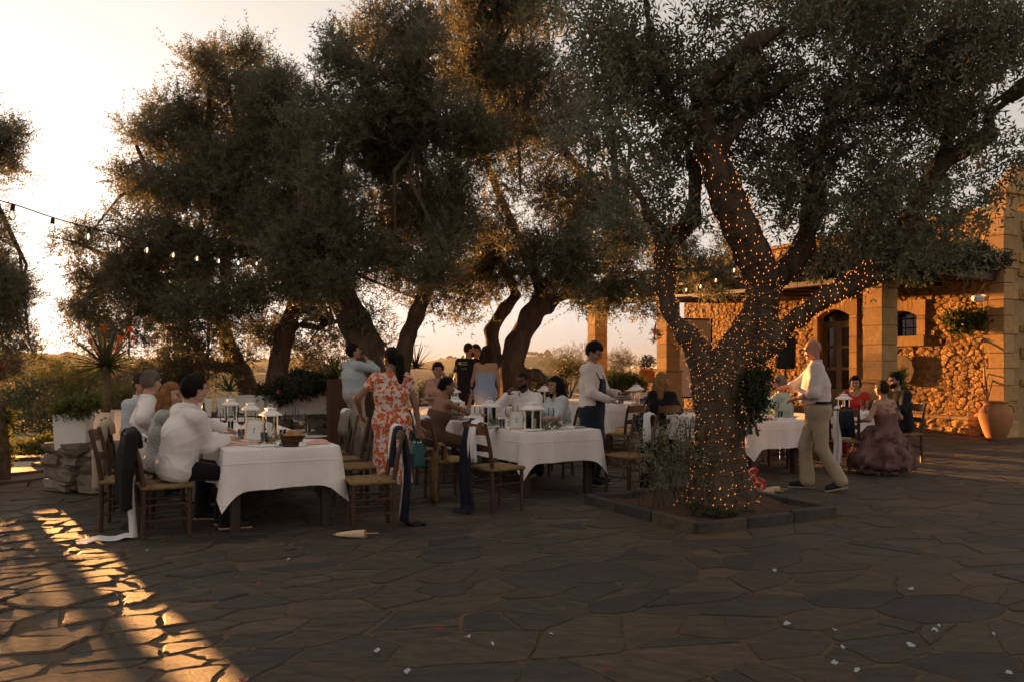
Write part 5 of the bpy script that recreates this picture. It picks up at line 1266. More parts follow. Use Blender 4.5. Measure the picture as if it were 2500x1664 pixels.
put(TB, 'short tumbler in front of the curly haired woman', '6', 1567, 12.7); put(WE, 'empty wine glass before the curly haired woman', '6', 1588, 13.1); put(WE, 'wine glass beside the small fan', '5', 2106, 12.5)
for lb, pr, k_, px, D, sc_ in (('empty wine glass by the far lantern of table one', WE, '1', 575, 10.9, 1), ('red wine glass before the middle lantern of table one', WR, '1', 632, 9.0, 1), ('tumbler between the bread basket and the nearest lantern', TB, '1', 690, 7.9, 1), ('tumbler beside the glass of white wine on table one', TB, '1', 752, 8.6, 1), ('empty wine glass at the right edge of table one', WE, '1', 722, 9.1, 1),
    ('tumbler behind the lantern beside the number two card', TB, '2', 1318, 9.6, 1), ('empty wine glass in front of the long haired woman', WE, '2', 1345, 9.9, 1), ('empty wine glass before the man resting chin on fist', WE, '2', 1258, 10.5, 1), ('white wine glass by the elbow of the woman with the bun', WW, '2', 1128, 10.1, 1), ('tumbler on the far table right of the blue dress', TB, '3', 1210, 12.9, 1), ('empty wine glass on the far table beside the lantern', WE, '3', 1342, 13.3, 1), ('tumbler before the woman in mint green', TB, '4', 1905, 11.4, 1), ('white wine glass on the table behind the bald man', WW, '4', 1895, 11.5, 1), ('tumbler near the lantern beside the woman in red', TB, '5', 2075, 12.7, 1)): put(pr, lb, k_, px, D, sc=sc_)
for lb, k_, px, D in (('plate in front of the nearest man on table one', '1', 612, 7.55), ('plate in front of the auburn haired woman', '1', 575, 8.75), ('plate before the honey coloured chair', '1', 742, 8.9), ('plate before the long haired woman on table two', '2', 1330, 10.1), ('plate before the man resting chin on fist', '2', 1280, 10.7), ('plate before the mint green guest', '4', 1930, 11.5)): LATER.append((lb, k_, px, D))
put(TB, 'small glass of red candle wax on the right table', '5', 2085, 12.45, sc=.9)

# ---- number cards
def card(label, digit, p, rz, tilt, roll=0.0):
    t = thing('number_card', label, 'number card', p, rz); t.rotation_euler = (R(tilt), R(roll), rz); w, h = .155, .215; q = MB()
    for c, d in (((-w / 2, 0, h / 2), (.012, .016, h)), ((w / 2, 0, h / 2), (.012, .016, h)), ((0, 0, .006), (w - .013, .016, .012)), ((0, 0, h - .006), (w - .013, .016, .012))): q.box(c, d)
    q.build('frame', m_gold, t); q = MB(); q.box((0, .002, h / 2), (w - .012, .006, h - .024)); q.build('card', m_paper, t); q = MB(); y = -.0025
    if digit == 1:
        for c, d in (((0, y, .10), (.006, .001, .042)), ((0, y - .0003, .079), (.018, .001, .003)), ((0, y - .0003, .121), (.016, .001, .003))): q.box(c, d)
    else:
        pts = [(-.011, .114), (-.009, .121), (-.003, .1255), (.004, .1245), (.009, .119), (.009, .111), (.004, .102), (-.003, .094), (-.009, .086), (-.012, .081)]
        for (x0, z0), (x1, z1) in zip(pts[:-1], pts[1:]):
            d = Vector((x1 - x0, 0, z1 - z0)); nn = Vector((-d.z, 0, d.x)).normalized() * .0024
            q.add([(x0 - nn.x, y, z0 - nn.z), (x1 - nn.x, y, z1 - nn.z), (x1 + nn.x, y, z1 + nn.z), (x0 + nn.x, y, z0 + nn.z)], [(0, 1, 2, 3)])
        q.box((.0005, y, .0795), (.026, .001, .0042))
    q.build('numeral', m_ink, t); return t
card('gold framed card with numeral I leaning on table one', 1, on_table('1', 616, 7.8), R(14), -10, 9)
card('gold framed card reading 2 on the middle table', 2, on_table('2', 1261, 9.3), R(0), -4)

# ---- napkins, plates, bread, sprigs
def crumple(name, label, p, sx, sy, h, m, seed, rz=0.0, group=None):
    rs = np.random.RandomState(seed); V = []; F = []; n = 12
    for j in range(n + 1):
        for i in range(n + 1):
            u = -1 + 2 * i / n; v = -1 + 2 * j / n; e = max(0, 1 - u * u) * max(0, 1 - v * v); q = np.array([[u, v, .3 * seed]])
            z = h * (.25 + .75 * abs(wig(q, seed, 4.2, 5)[0]) * 1.3) * e ** .4 + .003; V.append((u * sx * (1 + .12 * wig(q, seed + 1, 3, 3)[0]), v * sy * (1 + .12 * wig(q, seed + 2, 3, 3)[0]), z))
    for j in range(n):
        for i in range(n): a = j * (n + 1) + i; F.append((a, a + 1, a + n + 2, a + n + 1))
    q = MB(); q.add(V, F); o = q.build(name, m, None, True, p, rz); return tag(o, label, 'napkin', group)
NG = 'napkins on the tables'
crumple('napkin', 'blush napkin by the nearest man\'s hand', on_table('1', 590, 7.35), .16, .06, .035, m_pinkcl, 3, .3, NG); crumple('napkin', 'blush napkin right of the bread basket', on_table('1', 768, 7.45), .14, .06, .045, m_pinkcl, 4, .4, NG)
crumple('napkin', 'white napkin with cutlery left of the bread basket', on_table('1', 628, 7.2), .09, .04, .02, m_whcl, 5, -.3, NG); crumple('napkin', 'blush napkin right of the nearest lantern on table one', on_table('1', 705, 8.6), .10, .06, .06, m_pinkcl, 6, 0, NG)
crumple('napkin', 'peaked white napkin at the right corner of table two', on_table('2', 1368, 9.35), .07, .06, .11, m_whcl, 7, 0, NG); crumple('napkin', 'low white napkin near the right corner of table two', on_table('2', 1385, 9.35), .09, .05, .06, m_whcl, 8, .2, NG)
crumple('napkin', 'blush napkin on the far left of table two', on_table('2', 1125, 10.3), .12, .06, .03, m_pinkcl, 9, .1, NG); crumple('napkin', 'blue grey napkin in front of the number two card', on_table('2', 1215, 9.45), .10, .04, .02, m_greycl, 10, .3, NG)
crumple('napkin', 'blush napkin on the table behind the bald man', on_table('4', 1875, 10.95), .13, .06, .05, m_pinkcl, 11, 0, NG); crumple('napkin', 'white napkin right of the blush one behind the bald man', on_table('4', 1922, 11.15), .12, .06, .04, m_whcl, 12, 0, NG)
crumple('napkin', 'large white napkin slipping over the edge of the right table', on_table('5', 2118, 12.4), .16, .10, .09, m_whcl, 13, RT, NG); crumple('napkin', 'white napkin on the far table right of the blue dress', on_table('3', 1222, 12.85), .09, .06, .14, m_whcl, 14, 0, NG)
crumple('napkin', 'white napkin on the table behind the waiter\'s plates', on_table('6', 1495, 13.2), .12, .06, .05, m_whcl, 15, 0, NG); crumple('napkin', 'blush napkin beside the jar on the far table', on_table('3', 1137, 12.5), .08, .05, .03, m_pinkcl, 17, 0, NG)
def make_plate():
    q = MB(); q.lathe([(.001, .006), (.075, .006), (.085, .0), (.09, .002), (.13, .017), (.131, .020), (.088, .008), (.001, .009)], 28, caps=False); o = q.build('plate', m_plate, None, True); return tag(o, 'x', 'plate', 'dinner plates')
PT = Proto(make_plate())
put(PT, 'plate on table two behind the white scarf', '2', 1183, 9.35); put(PT, 'plate at the right corner of table two', '2', 1405, 9.5, sc=.9); put(PT, 'plate under the nearest man\'s elbow on table one', '1', 590, 8.05); put(PT, 'plate beyond the bread basket on table one', '1', 768, 8.1)
put(PT, 'plate far along the left side of table two', '2', 1126, 11.0); put(PT, 'plate before the curly haired woman', '6', 1600, 12.95)
for lb, k_, px, D in LATER: put(PT, lb, k_, px, D, sc=.95)
m_steel = mat('cutlery_steel', (.55, .53, .50), rough=.25, metal=1.0)
for lb, k_, px, D, an in (('knife lying by the nearest man\'s napkin', '1', 640, 7.12, .5), ('fork beside the bread basket on table one', '1', 742, 7.3, .3), ('knife at the right corner of table two', '2', 1420, 9.45, .2), ('fork in front of the number two card', '2', 1240, 9.15, .1)):
    t_ = thing('cutlery', lb, 'cutlery', on_table(k_, px, D), an, 'loose cutlery'); q = MB(); q.bbox((0, 0, .004), (.10, .009, .005), .002); q.build('handle', m_steel, t_); q = MB(); q.bbox((.095, 0, .004), (.088, .016, .003), .001); q.build('blade', m_steel, t_)
bk = thing('bread_basket', 'brown woven bread basket at the front of table one', 'basket', on_table('1', 714, 7.25), .2); m_wick = mat('brown_wicker', (.12, .055, .025), (.06, .028, .013), scale=30, rough=.7, bump=.8, bscale=10, wave=(26, 1.5, 'Z'))
q = MB(); q.lathe([(.085, 0), (.092, .01), (.108, .095), (.114, .1), (.105, .099), (.088, .015), (.001, .012)], 28, caps=False); q.build('basket', m_wick, bk, True)
for k in range(6): q = MB(); q.tube([(.1 + .004 * k / 2.5 - (.012 if k < 3 else 0) + .0 + math.cos(a) * (.0) + (.093 + .0155 * k / 5 - .1 - .004 * k / 2.5 + (.012 if k < 3 else 0)) * 0 + 0, 0, 0) if False else ((.0925 + .0033 * k) * math.cos(a), (.0925 + .0033 * k) * math.sin(a), .012 + .016 * k) for a in np.linspace(0, 6.2832, 25)], .006, 5); q.build('woven_band', m_wick, bk)
m_bread = mat('bread_crust', (.36, .19, .08), (.26, .12, .045), scale=14, rough=.8, bump=.3)
for k, (x, y, r_) in enumerate(((-.035, 0, .3), (.01, .02, -.2), (.045, -.02, .5))):
    s = SDF().cone((x - .025, y - .02, .085), (x + .025, y + .02, .11), .034, .036); o = sdf_obj('bread', s.mesh(.011, k, .004, 60), m_bread, None, bk.location, .2 + r_); tag(o, ('left', 'middle', 'right')[k] + ' bread roll in the basket on table one', 'bread', 'bread rolls')
crumple('napkin', 'white napkin tucked into the right of the bread basket', bk.location + Vector((.095, -.01, .0)), .035, .07, .12, m_whcl, 16, .2, NG)
bt = thing('water_bottle', 'small clear plastic bottle lying beside the bread basket', 'bottle', on_table('1', 676, 7.2), .5); q = MB(); q.lathe([(.024, 0), (.026, .01), (.024, .05), (.026, .07), (.026, .10), (.010, .125), (.010, .135)], 14, M=Matrix.Translation((0, 0, .027)) @ Matrix.Rotation(R(90), 4, 'X'), caps=True); q.build('bottle', m_glass, bt, True)
q = MB(); q.lathe([(.0125, .135), (.0125, .148)], 12, M=Matrix.Translation((0, 0, .027)) @ Matrix.Rotation(R(90), 4, 'X')); q.build('cap', mat('blue_plastic', (.05, .13, .35), rough=.4), bt)
def sprig(label, k, px, D, n, seed, sx=.16):
    rs = np.random.RandomState(seed); p = on_table(k, px, D); t = thing('olive_sprigs', label, 'olive sprigs', p, RT); P = np.stack([rs.uniform(-sx, sx, n), rs.uniform(-.08, .08, n), rs.uniform(.005, .05, n)], 1); Dv = unit(rs.normal(size=(n, 3)) * (1, .6, .3) + (0, 0, .5))
    crown_obj('leaves', [leaves_on(P, Dv, rs, nl=10, tl=(.06, .16), ll=(.04, .06), lw=.009, quad=True)], m_leaf, t); q = MB()
    for i in range(min(n, 8)): q = MB(); q.tube([P[i], P[i] + Dv[i] * .12], .002, 4); q.build('stem', m_bark, t)
sprig('olive sprigs right of the lantern beside the number two card', '2', 1340, 9.2, 26, 1, .17); sprig('olive sprigs behind the number one card', '1', 668, 7.6, 10, 2, .1); sprig('olive sprigs by the middle lantern of table two', '2', 1215, 9.9, 10, 3, .1); sprig('olive sprigs at the far end of table two', '2', 1090, 11.1, 14, 4, .15)
jr = thing('jar', 'small lidded jar on the far table', 'jar', on_table('3', 1130, 12.55)); q = MB(); q.lathe([(.03, 0), (.034, .01), (.034, .06), (.03, .07)], 14); q.build('jar', m_candle, jr, True); q = MB(); q.lathe([(.034, .071), (.034, .085)], 14); q.build('lid', m_white, jr)
b2 = thing('bread_basket', 'wicker bread basket on the far table beside the man resting chin on fist', 'basket', on_table('3', 1240, 12.95)); q = MB(); q.lathe([(.09, 0), (.12, .10), (.125, .1), (.09, .012), (.001, .01)], 20, caps=False); q.build('basket', m_wick, b2, True)
crumple('napkin', 'white napkin over the far bread basket', b2.location + Vector((0, 0, .07)), .1, .07, .07, m_whcl, 18, 0, NG)
# winebottle behind the nearest man
wb_ = thing('wine_bottle', 'dark wine bottle with pale label behind the nearest man\'s head', 'bottle', on_table('1', 497, 9.3)); q = MB(); q.lathe([(.037, 0), (.038, .02), (.038, .19), (.016, .24), (.014, .31)], 14); q.build('bottle', mat('dark_bottle_glass', (.012, .014, .008), rough=.1, spec=.6), wb_, True); q = MB(); q.lathe([(.0385, .06), (.0385, .15)], 14, caps=False); q.build('paper_label', m_paper, wb_, True)
# bouquet, small fan
bq = thing('bouquet', 'white rose with trailing leaves beside the lit trunk on a table corner', 'flowers', on_table('4', 1842, 10.95)); rs = np.random.RandomState(4); q = MB()
for k in range(26):
    d = Vector(unit(rs.normal(size=3) + (0, -.3, .5))); x = d.orthogonal().normalized(); y = d.cross(x); c = d * .045 + Vector((0, 0, .05)); q.add([tuple(c + x * .03 + d * .01), tuple(c + y * .03), tuple(c - x * .03 + d * .01), tuple(c - y * .03)], [(0, 1, 2, 3)])
q.build('rose', m_whcl, bq); P = np.stack([rs.uniform(-.05, .12, 16), rs.uniform(-.12, .0, 16), rs.uniform(-.25, .03, 16)], 1); crown_obj('leaves', [leaves_on(P, unit(rs.normal(size=(16, 3)) + (0, 0, -.8)), rs, nl=8, tl=(.08, .15), ll=(.03, .045), lw=.018)], m_dkgreen, bq)
fa = thing('table_fan', 'small round black fan standing on the right table', 'fan', on_table('5', 2126, 12.45), R(20)); q = MB(); q.lathe([(.05, 0), (.05, .012), (.01, .018), (.009, .06)], 14); q.build('base', m_black, fa)
for r_ in (.075, .055, .035): q = MB(); q.tube([(r_ * math.cos(a), -.015, .13 + r_ * math.sin(a)) for a in np.linspace(0, 6.2832, 25)], .0028 if r_ < .07 else .006, 5); q.build('guard_ring', m_black, fa)
for k in range(4): q = MB(); a = k * 1.5708 + .4; q.add([(0, .0, .13), (.068 * math.cos(a), .012, .13 + .068 * math.sin(a)), (.068 * math.cos(a + .8), -.004, .13 + .068 * math.sin(a + .8))], [(0, 1, 2)]); q.build('blade', m_black, fa)
q = MB(); q.lathe([(.018, -.02), (.018, .03)], 10, M=Matrix.Translation((0, 0, .13)) @ Matrix.Rotation(R(90), 4, 'X')); q.build('motor', m_black, fa)

# ---- bags
m_teal = mat('teal_leather', (.010, .105, .105), (.007, .075, .078), scale=20, rough=.38, bump=.15, bscale=80, spec=.5)
p = c10.location + Matrix.Rotation(c10.rotation_euler.z, 3, 'Z') @ Vector((-.02, -.38, .40)); bag = thing('handbag', 'teal leather handbag with gold clasp hanging on a chair back', 'handbag', p, c10.rotation_euler.z)
def frust(mb, z0, z1, w0, w1, d0, d1): 
    v = [(sx * w / 2, sy * d / 2, z) for z, w, d in ((z0, w0, d0), (z1, w1, d1)) for sx, sy in ((-1, -1), (1, -1), (1, 1), (-1, 1))]; mb.add(v, [(3, 2, 1, 0), (4, 5, 6, 7), (0, 1, 5, 4), (1, 2, 6, 5), (2, 3, 7, 6), (3, 0, 4, 7)])
s = SDF(); s.ops.append(('f', lambda P, Dd: np.minimum(Dd, np.max(np.stack([np.abs(P[..., 0]) - (.165 - .10 * (P[..., 2])), np.abs(P[..., 1]) - (.068 - .15 * P[..., 2]), np.abs(P[..., 2] - .12) - .12], -1), -1) - .008), None, 0, 0, 0)); s.cone((-.16, -.06, 0), (.16, .06, .26), .001); sdf_obj('body', s.mesh(.014), m_teal, bag)
q = MB(); frust(q, .135, .252, .312, .30, .155, .095); q.build('flap', mat('teal_flap', (.013, .135, .135), (.01, .11, .11), rough=.35, spec=.5), bag); q = MB(); q.box((0, -.084, .105), (.028, .012, .05)); q.build('clasp', m_gold, bag)
q = MB(); q.tube([(-.07, 0, .25), (-.065, 0, .32), (-.03, 0, .36), (.03, 0, .36), (.065, 0, .32), (.07, 0, .25)], .009, 6); q.build('handle', m_teal, bag, True); q = MB(); q.tube([(-.15, .01, .2), (-.13, .03, -.12), (-.03, .02, -.32), (.08, .02, -.33), (.15, .01, -.12), (.155, 0, .2)], .006, 6, flat=.5); q.build('strap', m_teal, bag, True)
p = c17.location + Matrix.Rotation(c17.rotation_euler.z, 3, 'Z') @ Vector((.12, -.34, .40)); hb = thing('handbag', 'beige shoulder bag hanging from the chair before the lit trunk', 'handbag', p, c17.rotation_euler.z)
s = SDF().chain([(-.12, 0, .16), (-.10, 0, .06), (0, 0, .02), (.10, 0, .06), (.12, 0, .16)], [.02, .05, .055, .05, .02]); sdf_obj('body', s.mesh(.013, 3, .003, 30), m_beige, hb); q = MB(); q.tube([(-.12, 0, .17), (-.09, 0, .33), (0, .02, .52), (.09, 0, .33), (.12, 0, .17)], .010, 6, flat=.5); q.build('strap', m_beige, hb, True)

# ---- paper parasols, heart printed bag
m_ppaper = mat('parasol_paper', (.68, .50, .36), (.60, .43, .30), rough=.8); m_bamboo = mat('bamboo', (.45, .30, .16), (.36, .23, .12), rough=.6)
def parasol(label, p, rz, L_=.40):
    t = thing('paper_parasol', label, 'parasol', p, rz, 'folded paper parasols'); M = Matrix.Rotation(R(90), 4, 'Y')
    n = 24; V = []; F = []
    for j, (z, r_) in enumerate(((0, .016), (.05, .026), (L_ * .6, .045), (L_, .052))):
        for k in range(n): rr = r_ * (1 if k % 2 else .82); V.append((rr * math.cos(6.2832 * k / n), rr * math.sin(6.2832 * k / n), z))
    for j in range(3):
        for k in range(n): l = (k + 1) % n; F.append((j * n + k, j * n + l, j * n + n + l, j * n + n + k))
    F += [tuple(range(n - 1, -1, -1)), tuple(range(3 * n, 4 * n))]; q = MB(); q.add(V, F, Matrix.Translation((0, 0, .052)) @ M); q.build('canopy', m_ppaper, t)
    for k in range(12): q = MB(); a = 6.2832 * k / 12; q.box((.047 * math.cos(a), .047 * math.sin(a), L_ + .012), (.005, .005, .03), Matrix.Translation((0, 0, .052)) @ M); q.build('rib', m_bamboo, t)
    q = MB(); q.tube([(-.03, 0, .052), (L_ + .15, 0, .052)], .009, 6); q.build('handle', m_bamboo, t)
parasol('folded paper parasol lying by the front table leg', PX(820, 1313, 6.82), R(8), .30); pw = PX(1860, 1192, 9.4); pw.z = 0
parasol('folded paper parasol with its handle pointing to the bald man', pw, R(6), .26); parasol('second folded parasol nearest the lit trunk', pw + Vector((-.10, -.14, 0)), R(0), .24)
for o_ in [o for o in bpy.data.objects if o.name.startswith('paper_parasol') and True]: o_.scale = (.8, .66, .66)
m_heart = mat('red_heart_print', (.30, .02, .02), (.62, .33, .25), scale=16, rough=.7); m_heart.node_tree.nodes['Color Ramp'].color_ramp.elements[0].position = .50; m_heart.node_tree.nodes['Color Ramp'].color_ramp.elements[1].position = .56
hbg = thing('gift_bag', 'red bag with pale heart print behind the lit trunk', 'bag', PX(1835, 1180, 9.35) * 1.0, R(-15)); hbg.location.z = .0; s = SDF().cone((-.09, 0, .10), (.07, 0, .09), .09, .10).cone((-.06, 0, .18), (.03, 0, .26), .07, .05); s.cut((0, 0, .002), (0, 0, -1)); sdf_obj('body', s.mesh(.016, 1, .008, 18), m_heart, hbg)

# ---- white planters
m_plant = mat('white_planter', (.78, .74, .69), (.70, .66, .61), scale=5, rough=.7, bump=.15, bscale=30)
def planter(label, p, w, h, rz, m=None, d=None, group='white square planters', tilt=(0, 0), taper=1.12):
    t = thing('planter', label, 'planter', p, rz, group); t.rotation_euler = (R(tilt[0]), R(tilt[1]), rz); q = MB(); d = d or w; b, tp = w / taper / 2, w / 2; e, f_ = d / taper / 2, d / 2; i = .02
    V = [(-b, -e, 0), (b, -e, 0), (b, e, 0), (-b, e, 0), (-tp, -f_, h), (tp, -f_, h), (tp, f_, h), (-tp, f_, h), (-tp + i, -f_ + i, h), (tp - i, -f_ + i, h), (tp - i, f_ - i, h), (-tp + i, f_ - i, h), (-tp + i, -f_ + i, h - .05), (tp - i, -f_ + i, h - .05), (tp - i, f_ - i, h - .05), (-tp + i, f_ - i, h - .05)]
    F = [(3, 2, 1, 0)]
    for r_ in range(3):
        for k in range(4): l = (k + 1) % 4; F.append((r_ * 4 + k, r_ * 4 + l, r_ * 4 + 4 + l, r_ * 4 + 4 + k))
    q.add(V, F); q.build('pot', m or m_plant, t); q = MB(); q.add([V[12], V[13], V[14], V[15]], [(0, 1, 2, 3)]); q.build('soil', m_soil, t); return t
def on_wall(px, py, z): D = (CAMZ - z) * FPX / (py - 900); return PX(px, py, D)
planter('white planter at the left end of the low stone wall with succulents', on_wall(180, 1094, .52), .36, .42, R(12), d=.30); planter('slim white planter second on the low stone wall', on_wall(236, 1082, .52) + Vector((.0, .12, 0)), .24, .40, R(12)); planter('white planter holding the tall aloe', on_wall(280, 1076, .50) + Vector((0, .12, 0)), .36, .42, R(-6))
planter('white planter half hidden behind the seated men', on_wall(345, 1066, .52), .32, .42, R(-6))
for nm, px, D in (('lower white planter left of the wall end', 62, 13.2), ('second lower white planter beside the wall end', 98, 13.4)): planter(nm, Vector(((px - 1250) * D / FPX, D, -.46)), .30, .46, R(10))
bw = [(495, .30, .30), (552, .34, .33), (612, .46, .36), (660, .26, .36), (700, .30, .36), (742, .34, .40), (776, .32, .40), (862, .30, .36)]
names = ['white planter far left in the back row', 'white planter holding the small agave', 'wide white planter below the geraniums at left', 'slim white planter third from the left trunk', 'white planter under the pink geraniums', 'white planter right of the pink geraniums', 'white planter next to the tall brown one', 'white planter right of the tall brown one']
for (px, w, h), nm in zip(bw, names):
    X = (px - 1250) / FPX; D = 14.25 + (px - 560) * .0028; planter(nm, Vector((X * D, D, .62)), w, h, R(18 + px % 7))
planter('tall brown planter with the yucca behind the man in the blue shirt', Vector(((826 - 1250) * 13.75 / FPX, 13.75, gz(-3, 13.75))), .36, 1.10, R(20), m=mat('brown_corten', (.095, .042, .022), (.06, .028, .016), scale=5, rough=.7), group=None, taper=1.03)
for nm, px, py, D, w in (('pale planter with the bright shrub on the parapet', 1545, 962, 18.4, .55), ('pale planter behind the waiter', 1488, 968, 18.4, .45), ('grey planter by the feathery shrub', 1385, 965, 19.3, .7)): planter(nm, PX(px, py + 30, D), w, .34, RT, group='planters on the back terrace edge')
shrub('geranium', 'dark geranium with pink heads trailing over the white planters', 'geranium', [(625,895,14),(650,890,18),(660,905,16),(690,895,20),(650,915,14),(600,905,12)], 14.3, 800, m_dkgreen, 91, ll=(.03, .05), lw=.022, dj=.1, flowers=(m_pink, 6, .055), base=Vector(((690 - 1250) * 14.3 / FPX, 14.3, .98)))
shrub('geranium', 'dark leafy plant with red pink heads at right of the back planters', 'geranium', [(715,890,18),(735,885,18),(700,880,16),(690,870,14)], 14.6, 700, m_dkgreen, 92, ll=(.05, .09), lw=.018, dj=.1, flowers=(m_pink, 3, .06), base=Vector(((755 - 1250) * 14.6 / FPX, 14.6, 1.0)))
shrub('succulent', 'sunlit jade plants spilling from the left planter', 'succulent', [(140,945,12),(165,935,16),(190,940,14),(210,930,16),(180,950,12),(125,950,9)], 9.15, 460, m_lime, 93, ll=(.02, .035), lw=.016, tl=(.05, .12), dj=.06, base=on_wall(180, 1094, .52) + Vector((0, 0, .38)))
shrub('geranium', 'sunlit leafy flowering plant in the lower left planters', 'geranium', [(55,1035,14),(85,1030,16),(110,1025,16),(125,1030,12),(40,1040,10)], 13.2, 420, m_lime, 94, ll=(.03, .05), lw=.02, dj=.08, flowers=(m_red, 5, .03), base=Vector(((85 - 1250) * 13.2 / FPX, 13.2, -.05)))
pt = thing('flower_pot', 'round terracotta pot with a clipped bush on the parapet', 'pot', Vector(((1581 - 1250) * 20.6 / FPX, 20.6, 1.10))); q = MB(); q.lathe([(.16, 0), (.22, .30), (.25, .30), (.25, .36), (.22, .36), (.21, .30), (.001, .29)], 20, caps=False); q.build('pot', m_terra, pt, True)
rs = np.random.RandomState(6); P, Dv = twigs(np.array([(0, 0, .5)]), np.array([(.22, .22, .18)]), 350, rs, gap_t=-2); crown_obj('bush', [leaves_on(P, Dv, rs, nl=8, tl=(.05, .1), ll=(.02, .035), lw=.009)], m_green, pt)

# ---- jar, disc, speaker, screen, flood light, left post
jp = AB(10.08, 16.15, 0); jar = thing('terracotta_jar', 'big terracotta storage jar with handles at the foot of the house wall', 'jar', jp); q = MB(); q.lathe([(.15, 0), (.17, .02), (.25, .22), (.315, .45), (.30, .60), (.21, .72), (.20, .76), (.235, .78), (.235, .80), (.19, .80), (.18, .72), (.001, .70)], 28, caps=False); q.build('body', m_terra, jar, True)
for s_ in (-1, 1): q = MB(); d = Vector((Wd.x * .3 - .8 * s_, -.5, 0)).normalized() if s_ < 0 else Vector((-.93, -.37, 0)); q.tube([d * .22 + Vector((0, 0, .72)), d * .31 + Vector((0, 0, .69)), d * .32 + Vector((0, 0, .60)), d * .28 + Vector((0, 0, .56))], .022, 8); q.build('handle', m_terra, jar, True)
dc = thing('round_board', 'round weathered wooden disc hung on the house wall', 'disc', AB(12.63, FB - .09, 1.42)); q = MB(); M = Matrix.Rotation(RT, 4, 'Z') @ Matrix.Rotation(R(90), 4, 'Y'); m_wthr = mat('weathered_board', (.26, .20, .11), (.12, .09, .05), scale=9, rough=.9, bump=.6, bscale=16, stretch=(1, 1, .2))
for k in range(5):
    y0, y1 = -.36 + .144 * k, -.36 + .144 * (k + 1) - .006; zz = [math.sqrt(max(0, .36 ** 2 - y * y)) for y in (y0, y1)]; mdl = math.sqrt(max(0, .36 ** 2 - ((y0 + y1) / 2) ** 2)); F2 = [(y0, -zz[0]), ((y0 + y1) / 2, -mdl), (y1, -zz[1]), (y1, zz[1]), ((y0 + y1) / 2, mdl), (y0, zz[0])]
    q = MB(); Mz = Matrix.Rotation(math.atan2(U.y, U.x), 4, 'Z'); v = [(y, t_, z) for t_ in (0, .05) for y, z in F2]; q.add(v, [tuple(range(5, -1, -1)), tuple(range(6, 12))] + [(i, (i + 1) % 6, 6 + (i + 1) % 6, 6 + i) for i in range(6)], Mz); q.build('plank', m_wthr, dc)
sp = thing('speaker', 'black loudspeaker on a pole in front of the sunlit wall', 'speaker', Vector((5.15, 15.0, gz(5.15, 15.0)))); zc = 1.70; q = MB(); q.bbox((0, 0, zc), (.36, .32, .60), .03); q.build('cabinet', m_black, sp, rz=R(-18)); q = MB(); q.tube([(0, 0, .35), (0, 0, zc - .3)], .018, 8); q.build('pole', m_black, sp)
for k in range(3): q = MB(); a = k * 2.094 + .4; q.tube([(0, 0, .55), (.45 * math.cos(a), .45 * math.sin(a), .01)], .012, 6); q.build('leg', m_black, sp)
scn = thing('projection_screen', 'tall white screen with black border behind the tree', 'screen', Vector((4.70, 20.9, gz(4.7, 20.9)))); q = MB(); q.box((0, 0, 1.55), (1.1, .03, 2.0)); q.build('sheet', m_paper, scn, rz=R(12)); q = MB()
for c, d in (((-.57, 0, 1.55), (.04, .05, 2.08)), ((.57, 0, 1.55), (.04, .05, 2.08)), ((0, 0, 2.57), (1.1, .05, .04)), ((0, 0, .53), (1.1, .05, .04)), ((-.57, 0, .25), (.03, .03, .5)), ((.57, 0, .25), (.03, .03, .5))): q.box(c, d)
q.build('border', m_black, scn, rz=R(12))
fl = thing('flood_light', 'white flood light under the end of the pergola roof', 'lamp', AB(10.5, 16.2, 2.92)); q = MB(); q.bbox((0, 0, 0), (.20, .16, .13), .03, Matrix.Rotation(R(25), 4, 'X')); q.build('housing', m_white, fl); q = MB(); q.tube([(.12, 0, .02), (.25, .1, .06), (.25, .3, .1)], .015, 6); q.build('bracket', m_white, fl)
f2 = thing('flood_light', 'white lamp on top of the near pillar', 'lamp', AB(9.75, PB - .42, 3.03)); q = MB(); q.bbox((0, 0, 0), (.26, .16, .10), .03, Matrix.Rotation(R(20), 4, 'Y')); q.build('housing', m_white, f2); q = MB(); q.tube([(0, 0, .04), (0, .2, .12)], .012, 6); q.build('bracket', m_white, f2)
pst = thing('wooden_post', 'rough wooden trunk post at the left edge with vine', 'post', Vector(((6 - 1250) * 9.75 / FPX, 9.75, 0))); s = SDF().chain([(0, 0, -.05), (.015, 0, .5), (-.02, 0, 1.02)], [.085, .065, .055]); s.fn(bark_fn(9, .012)); sdf_obj('trunk', s.mesh(.022), m_bark, pst)

